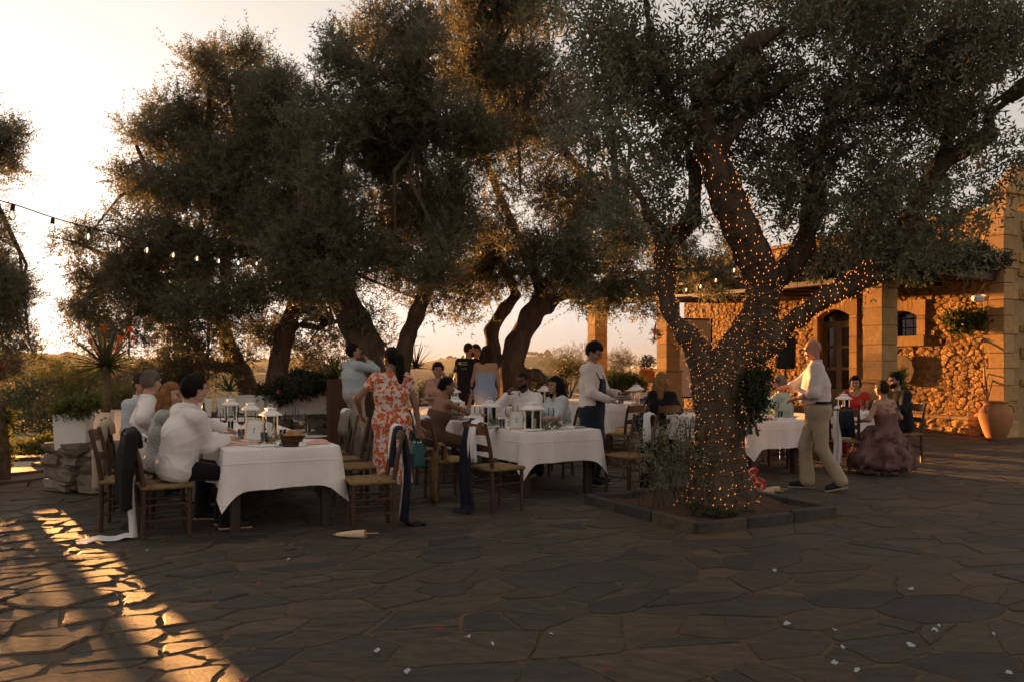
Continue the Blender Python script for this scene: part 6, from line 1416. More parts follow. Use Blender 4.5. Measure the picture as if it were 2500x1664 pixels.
# ================================================================== STRING LIGHTS
m_cable = mat('black_cable', (.02, .017, .014), rough=.7)
m_bulb = glass_mat(); m_bulb.name = 'bulb_glass'
m_fil = mat('bulb_filament', (.7, .5, .3), rough=.4, emis=(1, .62, .28), estr=1.2)
def festoon(label, pts, n, ends=(0.02, .98)):
    t = thing('string_lights', label, 'string lights', pts[0]); P0 = Vector(pts[0]); cv = []
    for i in range(41):
        s_ = i / 40 * (len(pts) - 1); k = min(int(s_), len(pts) - 2); f_ = s_ - k; p0, p1, p2, p3 = (Vector(pts[max(0, min(len(pts) - 1, k + d))]) for d in (-1, 0, 1, 2))
        cv.append(.5 * ((2 * p1) + (p2 - p0) * f_ + (2 * p0 - 5 * p1 + 4 * p2 - p3) * f_ * f_ + (3 * p1 - p0 - 3 * p2 + p3) * f_ ** 3) - P0)
    q = MB(); q.tube(cv, .006, 5); q.build('cable', m_cable, t)
    so = MB(); so.lathe([(.010, 0), (.017, -.012), (.019, -.055), (.016, -.06)], 10); sm = so.mesh('socket'); bo = MB(); bo.lathe([(.014, -.058), (.016, -.07), (.030, -.095), (.031, -.11), (.022, -.132), (.002, -.139)], 12, caps=False); bm = bo.mesh('bulb', True); fo = MB(); fo.lathe([(.002, -.06), (.009, -.085), (.009, -.11), (.003, -.12)], 6); fm = fo.mesh('filament')
    sm.materials.append(m_cable); bm.materials.append(m_bulb); fm.materials.append(m_fil)
    for i in range(n):
        u = ends[0] + (ends[1] - ends[0]) * i / (n - 1); s_ = u * 40; k = min(int(s_), 39); p = cv[k].lerp(cv[k + 1], s_ - k); o = mk('socket', sm, None, t, p); o.rotation_euler = (0, R(6), 0); b = mk('bulb', bm, None, o); f_ = mk('filament', fm, None, o)
festoon('string of clear bulbs hanging against the sky at left', [VP(-60, 448, 6.3), VP(30, 470, 6.9), VP(135, 505, 7.6), VP(228, 530, 8.3), VP(305, 550, 9.1), VP(377, 566, 9.9), VP(442, 578, 10.8), VP(500, 586, 11.7), VP(552, 592, 12.6), VP(600, 594, 13.4), VP(650, 590, 14.2)], 11, (.1, .97))
festoon('string of clear bulbs under the pergola edge', [VP(1300, 652, 15.5), VP(1420, 664, 15.2), VP(1500, 665, 15), VP(1580, 655, 14), VP(1625, 642, 13.4), VP(1680, 615, 12.5), VP(1740, 570, 12)], 9)
# ================================================================== PEOPLE
def skin(n, c): return mat('skin_' + n, c, tuple(x * .86 for x in c), scale=14, rough=.5, spec=.35, bump=.05, bscale=60)
SK = {'fair': skin('fair', (.50, .29, .21)), 'tan': skin('tan', (.40, .215, .14)), 'brown': skin('brown', (.25, .125, .075)), 'deep': skin('deep', (.10, .048, .030)), 'pink': skin('pink', (.52, .25, .19))}
def hairm(n, c): return mat('hair_' + n, c, tuple(x * .55 for x in c), scale=30, rough=.62, spec=.12, bump=.8, bscale=70, stretch=(1, 1, .12), bdist=.02)
HR = {'black': hairm('black', (.014, .010, .009)), 'brown': hairm('brown', (.045, .024, .014)), 'grey': hairm('grey', (.20, .16, .13)), 'blond': hairm('blond', (.33, .19, .09)), 'auburn': hairm('auburn', (.30, .13, .05)), 'ash': hairm('ash', (.30, .24, .17))}
def cloth(n, c, **k): return mat('cloth_' + n, c, tuple(x * .9 for x in c), scale=7, rough=.88, sheen=.1, bump=.3, bscale=7, spec=.12, bdist=.03, stretch=(1, 1, 1.6), **k)
CL = {'white': cloth('white', (.74, .68, .66)), 'white2': cloth('white2', (.70, .60, .57)), 'sky': cloth('sky', (.38, .43, .46)), 'beige': cloth('beige', (.40, .315, .22)), 'stone': cloth('stone', (.40, .35, .29)), 'black': cloth('black', (.012, .012, .014)), 'navy': cloth('navy', (.018, .022, .032)),
      'dusty': cloth('dusty_blue', (.25, .31, .42)), 'mint': cloth('mint', (.42, .50, .40)), 'red': cloth('red', (.42, .03, .02)), 'rose': cloth('rose', (.45, .25, .20)), 'bronze': cloth('bronze', (.10, .055, .03)), 'ice': cloth('ice_blue', (.46, .51, .53)), 'silver': mat('sequin_top', (.45, .44, .42), (.16, .16, .16), scale=70, rough=.45, bump=.5, bscale=120)}
def floral():
    m = bpy.data.materials.new('floral_print'); m.use_nodes = True; t = m.node_tree; N = t.nodes; L = t.links; b = N['Principled BSDF']; b.inputs['Roughness'].default_value = .8; b.inputs['Specular IOR Level'].default_value = .15
    co = N.new('ShaderNodeTexCoord'); nz = N.new('ShaderNodeTexNoise'); nz.inputs['Scale'].default_value = 9; nz.inputs['Detail'].default_value = 3; L.new(co.outputs['Object'], nz.inputs['Vector'])
    mx = N.new('ShaderNodeMix'); mx.data_type = 'RGBA'; mx.blend_type = 'LINEAR_LIGHT'; mx.inputs['Factor'].default_value = .06; L.new(co.outputs['Object'], mx.inputs['A']); L.new(nz.outputs['Color'], mx.inputs['B'])
    prev = None
    for sc_, th, stops in ((21, .50, ((0, (.20, .10, .01)), (.12, (.48, .075, .02)), (.45, (.52, .060, .022)))), (22, .42, ((0, (.45, .21, .02)), (.4, (.55, .12, .02)), (.8, (.75, .30, .06)))), (27, .32, ((0, (.38, .03, .04)), (.6, (.52, .09, .07)), (1, (.7, .2, .15)))), (34, .24, ((0, (.16, .22, .16)), (1, (.30, .28, .22))))):
        vo = N.new('ShaderNodeTexVoronoi'); vo.inputs['Scale'].default_value = sc_; vo.inputs['Randomness'].default_value = 1; L.new(mx.outputs['Result'], vo.inputs['Vector'])
        lt = N.new('ShaderNodeMath'); lt.operation = 'LESS_THAN'; lt.inputs[1].default_value = th; L.new(vo.outputs['Distance'], lt.inputs[0])
        sel = N.new('ShaderNodeSeparateColor'); L.new(vo.outputs['Color'], sel.inputs['Color']); g = N.new('ShaderNodeMath'); g.operation = 'GREATER_THAN'; g.inputs[1].default_value = .30; L.new(sel.outputs['Red'], g.inputs[0]); f = N.new('ShaderNodeMath'); f.operation = 'MULTIPLY'; L.new(lt.outputs[0], f.inputs[0]); L.new(g.outputs[0], f.inputs[1])
        cr = N.new('ShaderNodeValToRGB'); e = cr.color_ramp.elements; e[0].position = stops[0][0]; e[0].color = (*stops[0][1], 1); e[1].position = stops[1][0] * th * 2 if len(stops) > 2 else 1; e[1].color = (*stops[1][1], 1)
        L.new(vo.outputs['Distance'], cr.inputs['Fac']); m2 = N.new('ShaderNodeMix'); m2.data_type = 'RGBA'; L.new(f.outputs[0], m2.inputs['Factor']); L.new(cr.outputs['Color'], m2.inputs['B'])
        if prev is None: m2.inputs['A'].default_value = (.58, .49, .44, 1)
        else: L.new(prev, m2.inputs['A'])
        prev = m2.outputs['Result']
    L.new(prev, b.inputs['Base Color']); return m
CL['floral'] = floral()
m_eye = mat('eye_dark', (.03, .02, .015), rough=.2, spec=.6); m_lip = mat('lips', (.35, .10, .085), rough=.5); m_shoe = mat('shoe_navy', (.012, .013, .018), rough=.6); m_sole = mat('shoe_sole', (.45, .33, .22), rough=.7)

def nv(v): v = np.array(v, float); return v / max(np.linalg.norm(v), 1e-9)
def ik(a, b, l1, l2, hint):
    a, b = np.array(a, float), np.array(b, float); d = b - a; L_ = np.linalg.norm(d); mx = (l1 + l2) * .995
    if L_ > mx: b = a + d / L_ * mx; d = b - a; L_ = mx
    x = (l1 * l1 - l2 * l2 + L_ * L_) / (2 * L_); h = math.sqrt(max(0, l1 * l1 - x * x)); u = d / L_; hn = np.array(hint, float); hn = hn - u * (hn @ u); return a + u * x + nv(hn) * h, b
def hand_sdf(wr, d, nrm, side, k=1.0, curl=.5):
    """palm, four unequal fingers and a thumb; nrm is the way the palm faces"""
    d = nv(d); nrm = nv(np.array(nrm) - d * (np.array(nrm) @ d)); x = np.cross(d, nrm) * side; s = SDF(); wr = np.array(wr)
    for o in (-.024, 0, .024): s.cone(wr + x * o * .55, wr + d * .075 * k + x * o, .016, .0125, .014)
    for o, l_, c in ((-.031, .058, 1.2), (-.0105, .070, 1.0), (.0105, .075, .95), (.031, .066, .9)):
        p0 = wr + d * .078 * k + x * o; d1 = nv(d + nrm * curl * .6 * c + x * o * 2.0); p1 = p0 + d1 * l_ * .55 * k; d2 = nv(d1 + nrm * curl * 1.2 * c); p2 = p1 + d2 * l_ * .5 * k; s.cone(p0, p1, .0092, .0085, .006).cone(p1, p2, .0085, .0068, .006)
    t0 = wr + d * .022 * k + x * .024; t1 = t0 + nv(x * .8 + d * .7 + nrm * .35) * .042 * k; t2 = t1 + nv(d + x * .2 + nrm * (.3 + curl * .5)) * .032 * k; s.cone(t0, t1, .013, .010, .01).cone(t1, t2, .010, .0075, .006); return s.mesh(.0078)
def person(label, loc, face, H=1.75, sit=False, wt=1.0, lean=(0, 0), twist=0.0, head=(0, 0, 0), hands=None, feet=None, fem=False, sk='fair', hair=None, top=None, bottom=None, dress=None, shoes=None, eyes=True, vox=.016, curl=.5, elbow=None, palms=None, beard=None, seat=.47, hipz=None, group=None):
    """face: horizontal direction the body looks at. Local axes: x right, y forward, z up"""
    f = Vector(face); rz = math.atan2(-f.x, f.y); t = thing('person', label, 'person', loc, rz, group); k = H / 1.75; seed = abs(hash(label)) % 0 if False else sum(map(ord, label)) % 997
    hip = np.array((0, 0.0, seat + .085)) if sit else np.array((0, 0, (hipz or .925) * k)); lf, ls = lean; d = nv((math.sin(ls), math.sin(lf), math.cos(lf) * math.cos(ls)))
    sx = nv((math.cos(twist), math.sin(twist), -math.sin(ls) * .8)); hx_ = nv((math.cos(twist * .3), math.sin(twist * .3), 0))
    chest = hip + d * .30 * k; shc = hip + d * .468 * k; nb = hip + d * .53 * k; sw = (.158 if fem else .18) * k * (1 + (wt - 1) * .5)
    shL, shR = shc - sx * sw, shc + sx * sw; hw = .088 * k
    hy, hpit, hrol = head; hd = nv(d * .55 + np.array((0, .12 + .25 * max(0, -hpit) * 0, .8))); Hc = nb + hd * .155 * k + np.array((0, .018, 0))
    Rm = np.array((Matrix.Rotation(hy, 3, 'Z') @ Matrix.Rotation(hpit, 3, 'X') @ Matrix.Rotation(hrol, 3, 'Y'))); hk = .97 * k ** .5
    def hp(x, y, z): return Hc + Rm @ (np.array((x, y, z)) * hk)
    # arms
    hands = hands or {}; A = {}
    for s_, sh, nm in ((-1, shL, 'L'), (1, shR, 'R')):
        tg = hands.get(nm, (s_ * .26 * k, .02, shc[2] - .54 * k)); hint = (elbow or {}).get(nm, (s_ * .6, -.6, -.6)); el, wr = ik(sh, tg, .29 * k, .255 * k, hint); A[nm] = (sh, el, wr)
    # legs
    Lg = {}
    for s_, nm in ((-1, 'L'), (1, 'R')):
        hj = hip + hx_ * s_ * hw; 
        if sit: an = np.array((feet or {}).get(nm, (s_ * .11, .40 * k, .085))); hint = (s_ * .15, .6, 1)
        else: an = np.array((feet or {}).get(nm, (s_ * .10, 0, .085))); hint = (s_ * .1, 1, .1)
        kn, an = ik(hj, an, .44 * k, .42 * k, hint); Lg[nm] = (hj, kn, an)
    W_ = wt; wa = .098 if fem else .112; hpW = .118 if fem else .108
    def torso(s, off, belly=True, top_=True):
        s.cone(hip - hx_ * hw * .9, hip + hx_ * hw * .9, hpW * k * W_ + off, None, .05)
        for q in (-1, 1):
            s.cone(hip + hx_ * q * .055 * k * W_, chest + sx * q * .066 * k, (wa + .002) * k * W_ + off, (wa + .006) * k * (1 + (W_ - 1) * .6) + off, .05)
            if top_: s.cone(chest + sx * q * .066 * k, shc + sx * q * .085 * k - d * .02, (wa + .006) * k * (1 + (W_ - 1) * .6) + off, .078 * k + off, .05)
        if W_ > 1.1: s.ell(hip + d * .14 * k + np.array((0, .06, 0)), np.array((.15, .12, .16)) * k * W_ + off, k=.06)
        if fem: 
            for q in (-1, 1): s.ell(chest + sx * q * .07 * k + np.array((0, .085 * k, 0)) + d * .035, np.array((.062, .06, .065)) * k + off, k=.03)
        return s
    def shoulders(s, off):
        s.cone(shL, shR, .056 * k + off, None, .05); s.cone(shc - d * .02, nb + d * .02, .070 * k + off * .5, .052 * k + off * .3, .05); return s
    def arms(s, off, upto=1.0, only=None):
        for nm, (a, e, w) in A.items():
            if only and nm not in only: continue
            r0, r1, r2 = (.047 if fem else .054) * k * (W_ ** .5), .040 * k * W_ ** .4, .028 * k
            if upto >= .5: s.cone(a, e, r0 + off, r1 + off * .9, .04); 
            else: s.cone(a, a + (e - a) * upto * 2, r0 + off, r0 + off, .04)
            if upto > .5: f_ = (upto - .5) * 2; s.cone(e, e + (w - e) * f_, r1 + off, r1 + (r2 - r1) * f_ + off * .9, .03)
        return s
    def legs(s, off, off2=None, upto=1.0):
        for nm, (h, kn, an) in Lg.items():
            o2 = off if off2 is None else off2; s.cone(h, kn, .084 * k * W_ + off, .058 * k + off, .04); s.cone(kn, kn + (an - kn) * upto, .056 * k + off, .040 * k + o2, .03)
        return s
    # the body: one mesh
    parts = []; s = SDF(); torso(s, -.010); shoulders(s, -.008); arms(s, -.002); legs(s, -.006); s.cone(nb - d * .02, hp(0, -.02, -.06), .053 * k, .050 * k, .02)
    ftd = {}
    for nm, (h, kn, an) in Lg.items():
        sp = (feet or {}).get(nm + '_toe', None); q = 1 if nm == 'R' else -1; toe = an + (np.array(sp) if sp is not None else np.array((q * .03, .17 * k, -.045))); ftd[nm] = (an, toe); s.cone(an, toe, .034 * k, .026 * k, .02); s.cone(an, an + np.array((0, -.03, -.035)), .034 * k, .032 * k, .02)
    parts.append(s.mesh(vox * 1.6))
    s = SDF(); s.ell(hp(0, -.012, .026), np.array((.0745, .094, .098)) * hk, Rm, .02); s.cone(hp(0, .022, -.035), hp(0, .048, -.088), .056 * hk, .030 * hk, .03); s.cone(hp(-.030, .0, -.05), hp(.030, .0, -.05), .045 * hk, None, .02)
    s.cone(hp(0, .086, .012), hp(0, .113, -.024), .009 * hk, .013 * hk, .010); s.cone(hp(-.035, .080, .028), hp(.035, .080, .028), .014 * hk, None, .015); s.cone(hp(-.014, .086, -.056), hp(.014, .086, -.056), .011, None, .012)
    for q in (-1, 1): s.ell(hp(q * .034, .093, .006), np.array((.014, .012, .010)) * hk, Rm, sub=True); s.ell(hp(q * .076, -.008, -.006), np.array((.014, .023, .035)) * hk, Rm, .006); s.ell(hp(q * .040, .062, -.028), np.array((.024, .022, .022)) * hk, Rm, .015)
    s.cone(hp(0, -.02, -.05), nb + d * .015, .050 * k, .052 * k, .02); parts.append(s.mesh(.0088))
    for nm, (a, e, w) in A.items():
        side = 1 if nm == 'R' else -1; pn = (palms or {}).get(nm, None); dd = w - e
        if pn is None: pn = (-side * .9, .15, 0) if abs(nv(dd)[2]) > .6 else (0, 0, -1)
        parts.append(hand_sdf(w - nv(dd) * .008, (palms or {}).get(nm + 'd', dd), pn, -side, k, (palms or {}).get(nm + 'c', curl)))
    bo = sdf_obj('body', parts, SK[sk], t)
    if eyes:
        for q in (-1, 1): e = SDF().ell(hp(q * .034, .0835, .006), np.array((.011, .008, .007)) * hk, Rm); sdf_obj('eye', e.mesh(.0035), m_eye, t)
        for q in (-1, 1): e = SDF().cone(hp(q * .018, .095, .026), hp(q * .048, .085, .028), .0045, .003, .002); sdf_obj('eyebrow', e.mesh(.0035), HR[hair[1]] if hair else SK[sk], t)
        e = SDF().cone(hp(-.018, .096, -.055), hp(.018, .096, -.055), .0055, None, .003); sdf_obj('lips', e.mesh(.0035), m_lip, t)
    if beard:
        s = SDF().cone(hp(-.05, .03, -.055), hp(0, .062, -.088), .030, .032, .02).cone(hp(.05, .03, -.055), hp(0, .062, -.088), .030, .032, .02); sdf_obj('beard', s.mesh(.008), HR[beard], t)
    # hair
    if hair:
        style, hm = hair; s = SDF(); th = {'crop': .005, 'short': .013, 'curlyshort': .024, 'bob': .018, 'long': .016, 'curly': .026, 'pony': .010, 'bun': .008, 'thick': .024}[style]
        s.ell(hp(0, -.016, .032), (np.array((.0745, .092, .096)) + th) * hk, Rm, .02); loose = style in ('bob', 'long', 'curly')
        if style == 'bob': s.ell(hp(0, -.045, -.02), np.array((.098, .075, .085)) * hk, Rm, .03)
        def facecut(P, Dd):
            q = (P - Hc) @ Rm / hk; hair_line = .060 + .25 * np.maximum(0, .06 - np.abs(q[..., 0])) * .3
            Dd = np.maximum(Dd, np.minimum(q[..., 1] - (.020 if loose else .038), hair_line - q[..., 2])); Dd = np.maximum(Dd, np.minimum(q[..., 1] - (.0 if loose else -.03), .012 - q[..., 2]) if not loose else Dd)
            if not loose: Dd = np.maximum(Dd, -.062 - q[..., 2] - .2 * np.maximum(0, q[..., 1]))
            return Dd
        s.fn(facecut)
        if style == 'bun': s.ell(hp(0, -.112, .008), np.array((.036, .030, .036)) * hk, Rm, .02)
        if style == 'pony': s.chain([hp(0, -.10, .045), hp(0, -.145, .02), hp(.01, -.15, -.12), hp(.015, -.13, -.26), hp(.02, -.12, -.36)], [.030, .040, .042, .036, .012], .02)
        if style in ('long', 'curly'):
            r_ = 1.25 if style == 'curly' else 1.0; ln = .36 if style == 'curly' else .34
            for q in (-.055, 0, .055): s.chain([hp(q, -.065, .0), hp(q * 1.25, -.085, -.12), hp(q * 1.4, -.085, -.24), hp(q * 1.3, -.08, -ln)], [.055 * r_, .046 * r_, .040 * r_, .012], .03)
            for q in (-1, 1): s.chain([hp(q * .075, -.01, .03), hp(q * .088, .005, -.06), hp(q * .092, -.0, -.15), hp(q * .085, -.01, -.25)], [.024, .026 * r_, .026 * r_, .010], .02)
        amp = {'curly': .012, 'curlyshort': .010, 'bob': .004, 'thick': .004}.get(style, .0025); fq = 60 if 'curly' in style else 45
        s.fn(lambda P, Dd: Dd + amp * wig(((P - Hc) @ Rm) * np.array((1, 1, .35 if 'curly' not in style else 1)), seed, fq, 6) + amp * .6 * wig(P * np.array((1, 1, .3)), seed + 3, fq * 2.2, 6)); Vh, Qh = s.mesh(.0118); rr = np.random.RandomState(seed); nst = {'crop': 500, 'long': 2600, 'curly': 3200, 'pony': 1800, 'bob': 1600}.get(style, 1300); ii = rr.choice(len(Vh), nst)
        B0 = Vh[ii]; nr = unit(B0 - Hc); dn_ = np.array((0, 0, -1.0)) if loose or style == 'pony' else Rm @ np.array((0, -.5, -.5)); dr = unit(nr * (.55 if 'curly' in style else .28) + dn_ * .7 + rr.normal(size=B0.shape) * (.6 if 'curly' in style else .25)); Ls = rr.uniform(.5, 1, (nst, 1)) * (.012 if style == 'crop' else .03 if 'curly' not in style else .04); sd_ = unit(np.cross(dr, nr)) * .0022
        Vs = np.stack([B0 - sd_, B0 + sd_, B0 + dr * Ls], 1).reshape(-1, 3); me = mesh_np('hair', np.concatenate([Vh, Vs]), Q=Qh, T=np.arange(nst * 3).reshape(-1, 3) + len(Vh), smooth=True); mk('hair', me, HR[hm], t)
    # clothes
    def wr_fn(amp, fr=22, zf=1.35):
        def w_(P, Dd):
            Q = P * np.array((.9, .9, zf)); Q = Q + .05 * wig(P, seed + 2, 7, 3)[..., None]; r1 = np.exp(-np.abs(wig(Q, seed, fr * 1.0, 3)) / .13) + .7 * np.exp(-np.abs(wig(Q[..., [1, 0, 2]] + .3, seed + 5, fr * .7, 3)) / .12); return Dd - amp * 1.1 * r1 + amp * .5
        return w_
    def collar(m, off=.016):
        q = MB(); c0 = nb + d * .0; ring = []
        for j, (hh, rr) in enumerate(((-.015, .074), (.02, .068), (.045, .064), (.045, .058), (.0, .060))):
            for i in range(14):
                a = 6.2832 * i / 14; drop = .030 * max(0, math.sin(a)) ** 2; p = c0 + d * (hh - drop) + sx * rr * k * math.cos(a) + np.cross(d, sx) * rr * k * math.sin(a) * 1.05 + np.array((0, -.005, 0)); ring.append(tuple(p))
        F = [(j * 14 + i, j * 14 + (i + 1) % 14, j * 14 + 14 + (i + 1) % 14, j * 14 + 14 + i) for j in range(4) for i in range(14)]; q.add(ring, F); q.build('collar', m, t, True)
    if top:
        m, sl, hem = top['m'], top.get('sleeve', 1.0), top.get('hem', .02); s = SDF(); torso(s, .014 if hem < .03 else .024); 
        if not top.get('strapless'): shoulders(s, .011)
        if sl > 0: arms(s, top.get('soff', .014), sl)
        hz = hip - d * hem; s.cut(hz, -d) if not (sit and hem < 0) else None
        if top.get('strapless'): s.cut(chest + d * .095 * k, d)
        if top.get('neck'): s.ell(nb + np.array((0, .03, 0)), np.array((.085, .09, .075)) * k * top['neck'], sub=True)
        else: s.cut(nb + d * .012, d)
        s.fn(wr_fn(top.get('wr', .005) * 1.2, top.get('fr', 30))); sdf_obj(top.get('name', 'shirt'), s.mesh(vox * 1.08), m, t)
        if top.get('collar'): collar(m)
        if top.get('straps'):
            for q in (-1, 1): b = MB(); b.tube([chest + sx * q * .08 * k + np.array((0, -.118 * k, 0)) + d * .09, shc + sx * q * .075 * k + np.array((0, -.03, 0)) + d * .085, chest + sx * q * .075 * k + np.array((0, .12 * k, 0)) + d * .1], .006, 5); b.build('strap', m, t)
    if bottom:
        m = bottom['m']; s = SDF(); hz = hip + d * .10 * k
        s.cone(hip - hx_ * hw * .9, hip + hx_ * hw * .9, hpW * k * W_ + .006, None, .05)
        for q in (-1, 1): s.cone(hip + hx_ * q * .055 * k * W_, hip + hx_ * q * .055 * k * W_ + d * .12 * k, (wa + .006) * k * W_ + .004, None, .05)
        legs(s, .014, bottom.get('cuff', .030), bottom.get('upto', .97)); s.cut(hz, d); s.fn(wr_fn(bottom.get('wr', .007) * .75, 24, .8)); sdf_obj(bottom.get('name', 'trousers'), s.mesh(vox * (1.55 if sit else 1.1)), m, t)
        if bottom.get('belt'):
            b = MB(); b.lathe([((hpW + .018) * k * W_ * 1.0, -.018), ((hpW + .02) * k * W_, .018)], 20, caps=False); o = b.build('belt', m_shoe, t, True); o.location = hip + d * .085 * k; o.scale = (1.52, 1.06, 1)
    if dress:
        m = dress['m']; s = SDF(); torso(s, .010)
        if dress.get('sleeve') is not None: shoulders(s, .011); arms(s, .016, dress['sleeve']) if dress['sleeve'] > 0 else None
        hem = dress.get('hem', .3)
        if not sit:
            for q in (-1, 1): s.cone(hip + hx_ * q * .05, np.array((q * dress.get('sp', .06), dress.get('fy', 0), hem - .06)), hpW * k + .012, dress.get('r', .16), .06)
            s.cut((0, 0, hem), (0, 0, -1)); n_ = dress.get('folds', 11)
            def fold(P, Dd):
                dn = np.clip((hip[2] - P[..., 2]) / .6, 0, 1); th = np.arctan2(P[..., 1] - dress.get('fy', 0) * dn, P[..., 0]); return Dd + .014 * dn * np.sin(th * n_ + 3 * np.sin(th * 2 + P[..., 2] * 3))
            s.fn(fold)
        else: legs(s, .022, .03, dress.get('upto', .5))
        if dress.get('strapless'): s.cut(chest + d * dress.get('top', .06) * k, d)
        elif dress.get('neck'): s.ell(nb + np.array((0, .02, .01)), np.array((.088, .085, .07)) * k * dress['neck'], sub=True)
        else: s.cut(nb + d * .0, d)
        s.fn(wr_fn(.004)); sdf_obj('dress', s.mesh(vox * 1.0), m, t)
        if dress.get('straps'):
            for q in (-1, 1): b = MB(); b.tube([chest + sx * q * .08 * k + np.array((0, -.115 * k, 0)) + d * .04, shc + sx * q * .08 * k + np.array((0, -.02, 0)) + d * .075, chest + sx * q * .075 * k + np.array((0, .12 * k, 0)) + d * .06], .006, 5); b.build('strap', m, t)
        if dress.get('belt'):
            b = MB(); b.tube([hip + d * .17 * k + np.array(((wa + .075) * k * math.cos(a), (wa + .014) * k * math.sin(a), 0)) for a in np.linspace(0, 6.2832, 25)], .010, 5, flat=1.6); b.build('sash', m, t, True)
    if shoes:
        for nm, (an, toe) in ftd.items():
            an, toe = np.array(an), np.array(toe); dt = nv(toe - an); heel = an + np.array((0, -.035, -.04)) if abs(dt[2]) < .5 else an - dt * .02 + np.array((0, -.045, -.02)); s = SDF().cone(an + np.array((0, .0, -.015)), toe, .046 * k, .034 * k, .02).cone(heel, toe, .040 * k, .034 * k, .02); o = sdf_obj('shoe', s.mesh(.015), shoes, t)
            dn = nv(np.cross(np.cross(toe - heel, (0, 0, -1)), toe - heel)) ; s2 = SDF().cone(heel + dn * .030, toe + dn * .024 + dt * .01, .040 * k, .038 * k, .02); s2.fn(lambda P, Dd: np.maximum(Dd, np.abs((P - heel - dn * .030) @ dn) - .011)); sdf_obj('sole', s2.mesh(.012), m_sole, o)
    t['k'] = k; return t, dict(hp=hp, A=A, hip=hip, d=d, rz=rz, Hc=Hc, chest=chest, nb=nb, sx=sx)
def loc_of(loc, face, w):
    f = Vector(face); rz = math.atan2(-f.x, f.y); return tuple(Matrix.Rotation(-rz, 3, 'Z') @ (Vector(w) - Vector(loc)))
WD = (Wd.x, Wd.y); mW = (-Wd.x, -Wd.y)
def seatp(a, b): return gp(a, b)

# --- first table, left side
L1 = seatp(7.68, .52); F1 = (.86, .5)
person('seated man in white shirt with thick dark hair nearest the camera', L1, F1, 1.80, True, 1.10, (.20, .10), .25, (.35, .05, 0), {'R': loc_of(L1, F1, on_table('1', 556, 7.32, .05)), 'L': loc_of(L1, F1, on_table('1', 590, 7.9, .05))}, sk='fair', hair=('thick', 'black'), top=dict(m=CL['white'], sleeve=.93, collar=True, hem=.10, soff=.022, wr=.006, fr=36), bottom=dict(m=CL['black']), shoes=m_shoe, eyes=False, vox=.0115, elbow={'R': (.5, -.5, -.8)}, seat=.49, palms={'R': (0, 0, -1)})
L2 = seatp(8.36, .42); F2 = (.95, .3)
person('seated woman with sunlit auburn hair and silver top', L2, F2, 1.66, True, 1.0, (.15, 0), -.1, (-.5, 0, 0), {'R': loc_of(L2, F2, on_table('1', 560, 8.3, .05)), 'L': loc_of(L2, F2, on_table('1', 566, 8.9, .05))}, fem=True, hair=('long', 'auburn'), top=dict(m=CL['silver'], sleeve=.8, hem=.08, name='top'), bottom=dict(m=CL['navy']), shoes=m_shoe, vox=.015)
L3 = seatp(9.10, .34); F3 = (.80, .6)
person('seated man in white shirt with short greying hair seen from behind', L3, F3, 1.86, True, 1.12, (.02, -.02), -.2, (.55, .0, 0), {'R': (.36, .05, .78), 'L': loc_of(L3, F3, on_table('1', 540, 9.4, .05))}, hair=('short', 'grey'), top=dict(m=CL['white'], sleeve=.93, collar=True, hem=.08, soff=.022, wr=.008), bottom=dict(m=CL['stone']), shoes=m_shoe, eyes=False, vox=.015, elbow={'R': (1, -.8, 0)}, seat=.50)
L4 = seatp(9.98, .30); F4 = (.9, -.1)
person('dark haired man in pale blue shirt turning towards his neighbour', L4, F4, 1.80, True, 1.05, (.0, 0), -.1, (-.35, 0, 0), None, sk='tan', hair=('short', 'brown'), top=dict(m=CL['ice'], sleeve=.95, collar=True), bottom=dict(m=CL['navy']), shoes=m_shoe, vox=.017, seat=.48)
# --- standing woman in the floral dress
P5 = Vector((-1.26, 8.35, 0)); F5 = (-.30, .95)
t5, J5 = person('standing woman in red and orange floral dress with long black ponytail', P5, F5, 1.69, False, 1.06, (.05, .0), .05, (.55, .02, 0), {'L': (-.30, .20, .98), 'R': (.30, .02, .80)}, {'L': (-.07, .16, .085), 'R': (.09, -.18, .15), 'R_toe': (.02, .11, -.10)}, fem=True, sk='brown', hair=('pony', 'black'), dress=dict(m=CL['floral'], sleeve=.17, hem=.27, r=.135, sp=.075, neck=.95, folds=9, fy=-.03, belt=True), eyes=True, vox=.013, elbow={'L': (-1, -.55, -.2), 'R': (1, -.2, 0)}, palms={'R': (.1, -1, 0)})
hp = J5['hp']; q = MB()
for s_ in (-1, 1): q.tube([hp(s_ * .034 + .022 * math.cos(a), .108, .004 + .018 * math.sin(a)) for a in np.linspace(0, 6.2832, 15)], .0022, 4)
for s_ in (-1, 1): q.tube([hp(s_ * .056, .105, .006), hp(s_ * .078, .01, .01)], .002, 4)
q.tube([hp(-.012, .110, .006), hp(.012, .110, .006)], .002, 4); q.build('glasses', m_gold, t5)
for nm, ax in (('L', (-.07, .16)), ('R', (.09, -.18))):
    q = MB(); z = .085 if nm == 'L' else .15; q.tube([(ax[0] + .042 * math.cos(a), ax[1] + .042 * math.sin(a), z + .02) for a in np.linspace(0, 6.2832, 13)], .007, 5); q.build('ankle_strap', m_black, t5)
    tz = (.03, .17, -.06) if nm == 'L' else (.02, .11, -.13); s = SDF().cone((ax[0], ax[1] - .02, z - (.062 if nm == 'L' else .05)), (ax[0] + tz[0], ax[1] + tz[1] * 1.1, z + tz[2] - .012), .030, .032, .02); sdf_obj('sandal', s.mesh(.011), m_black, t5)
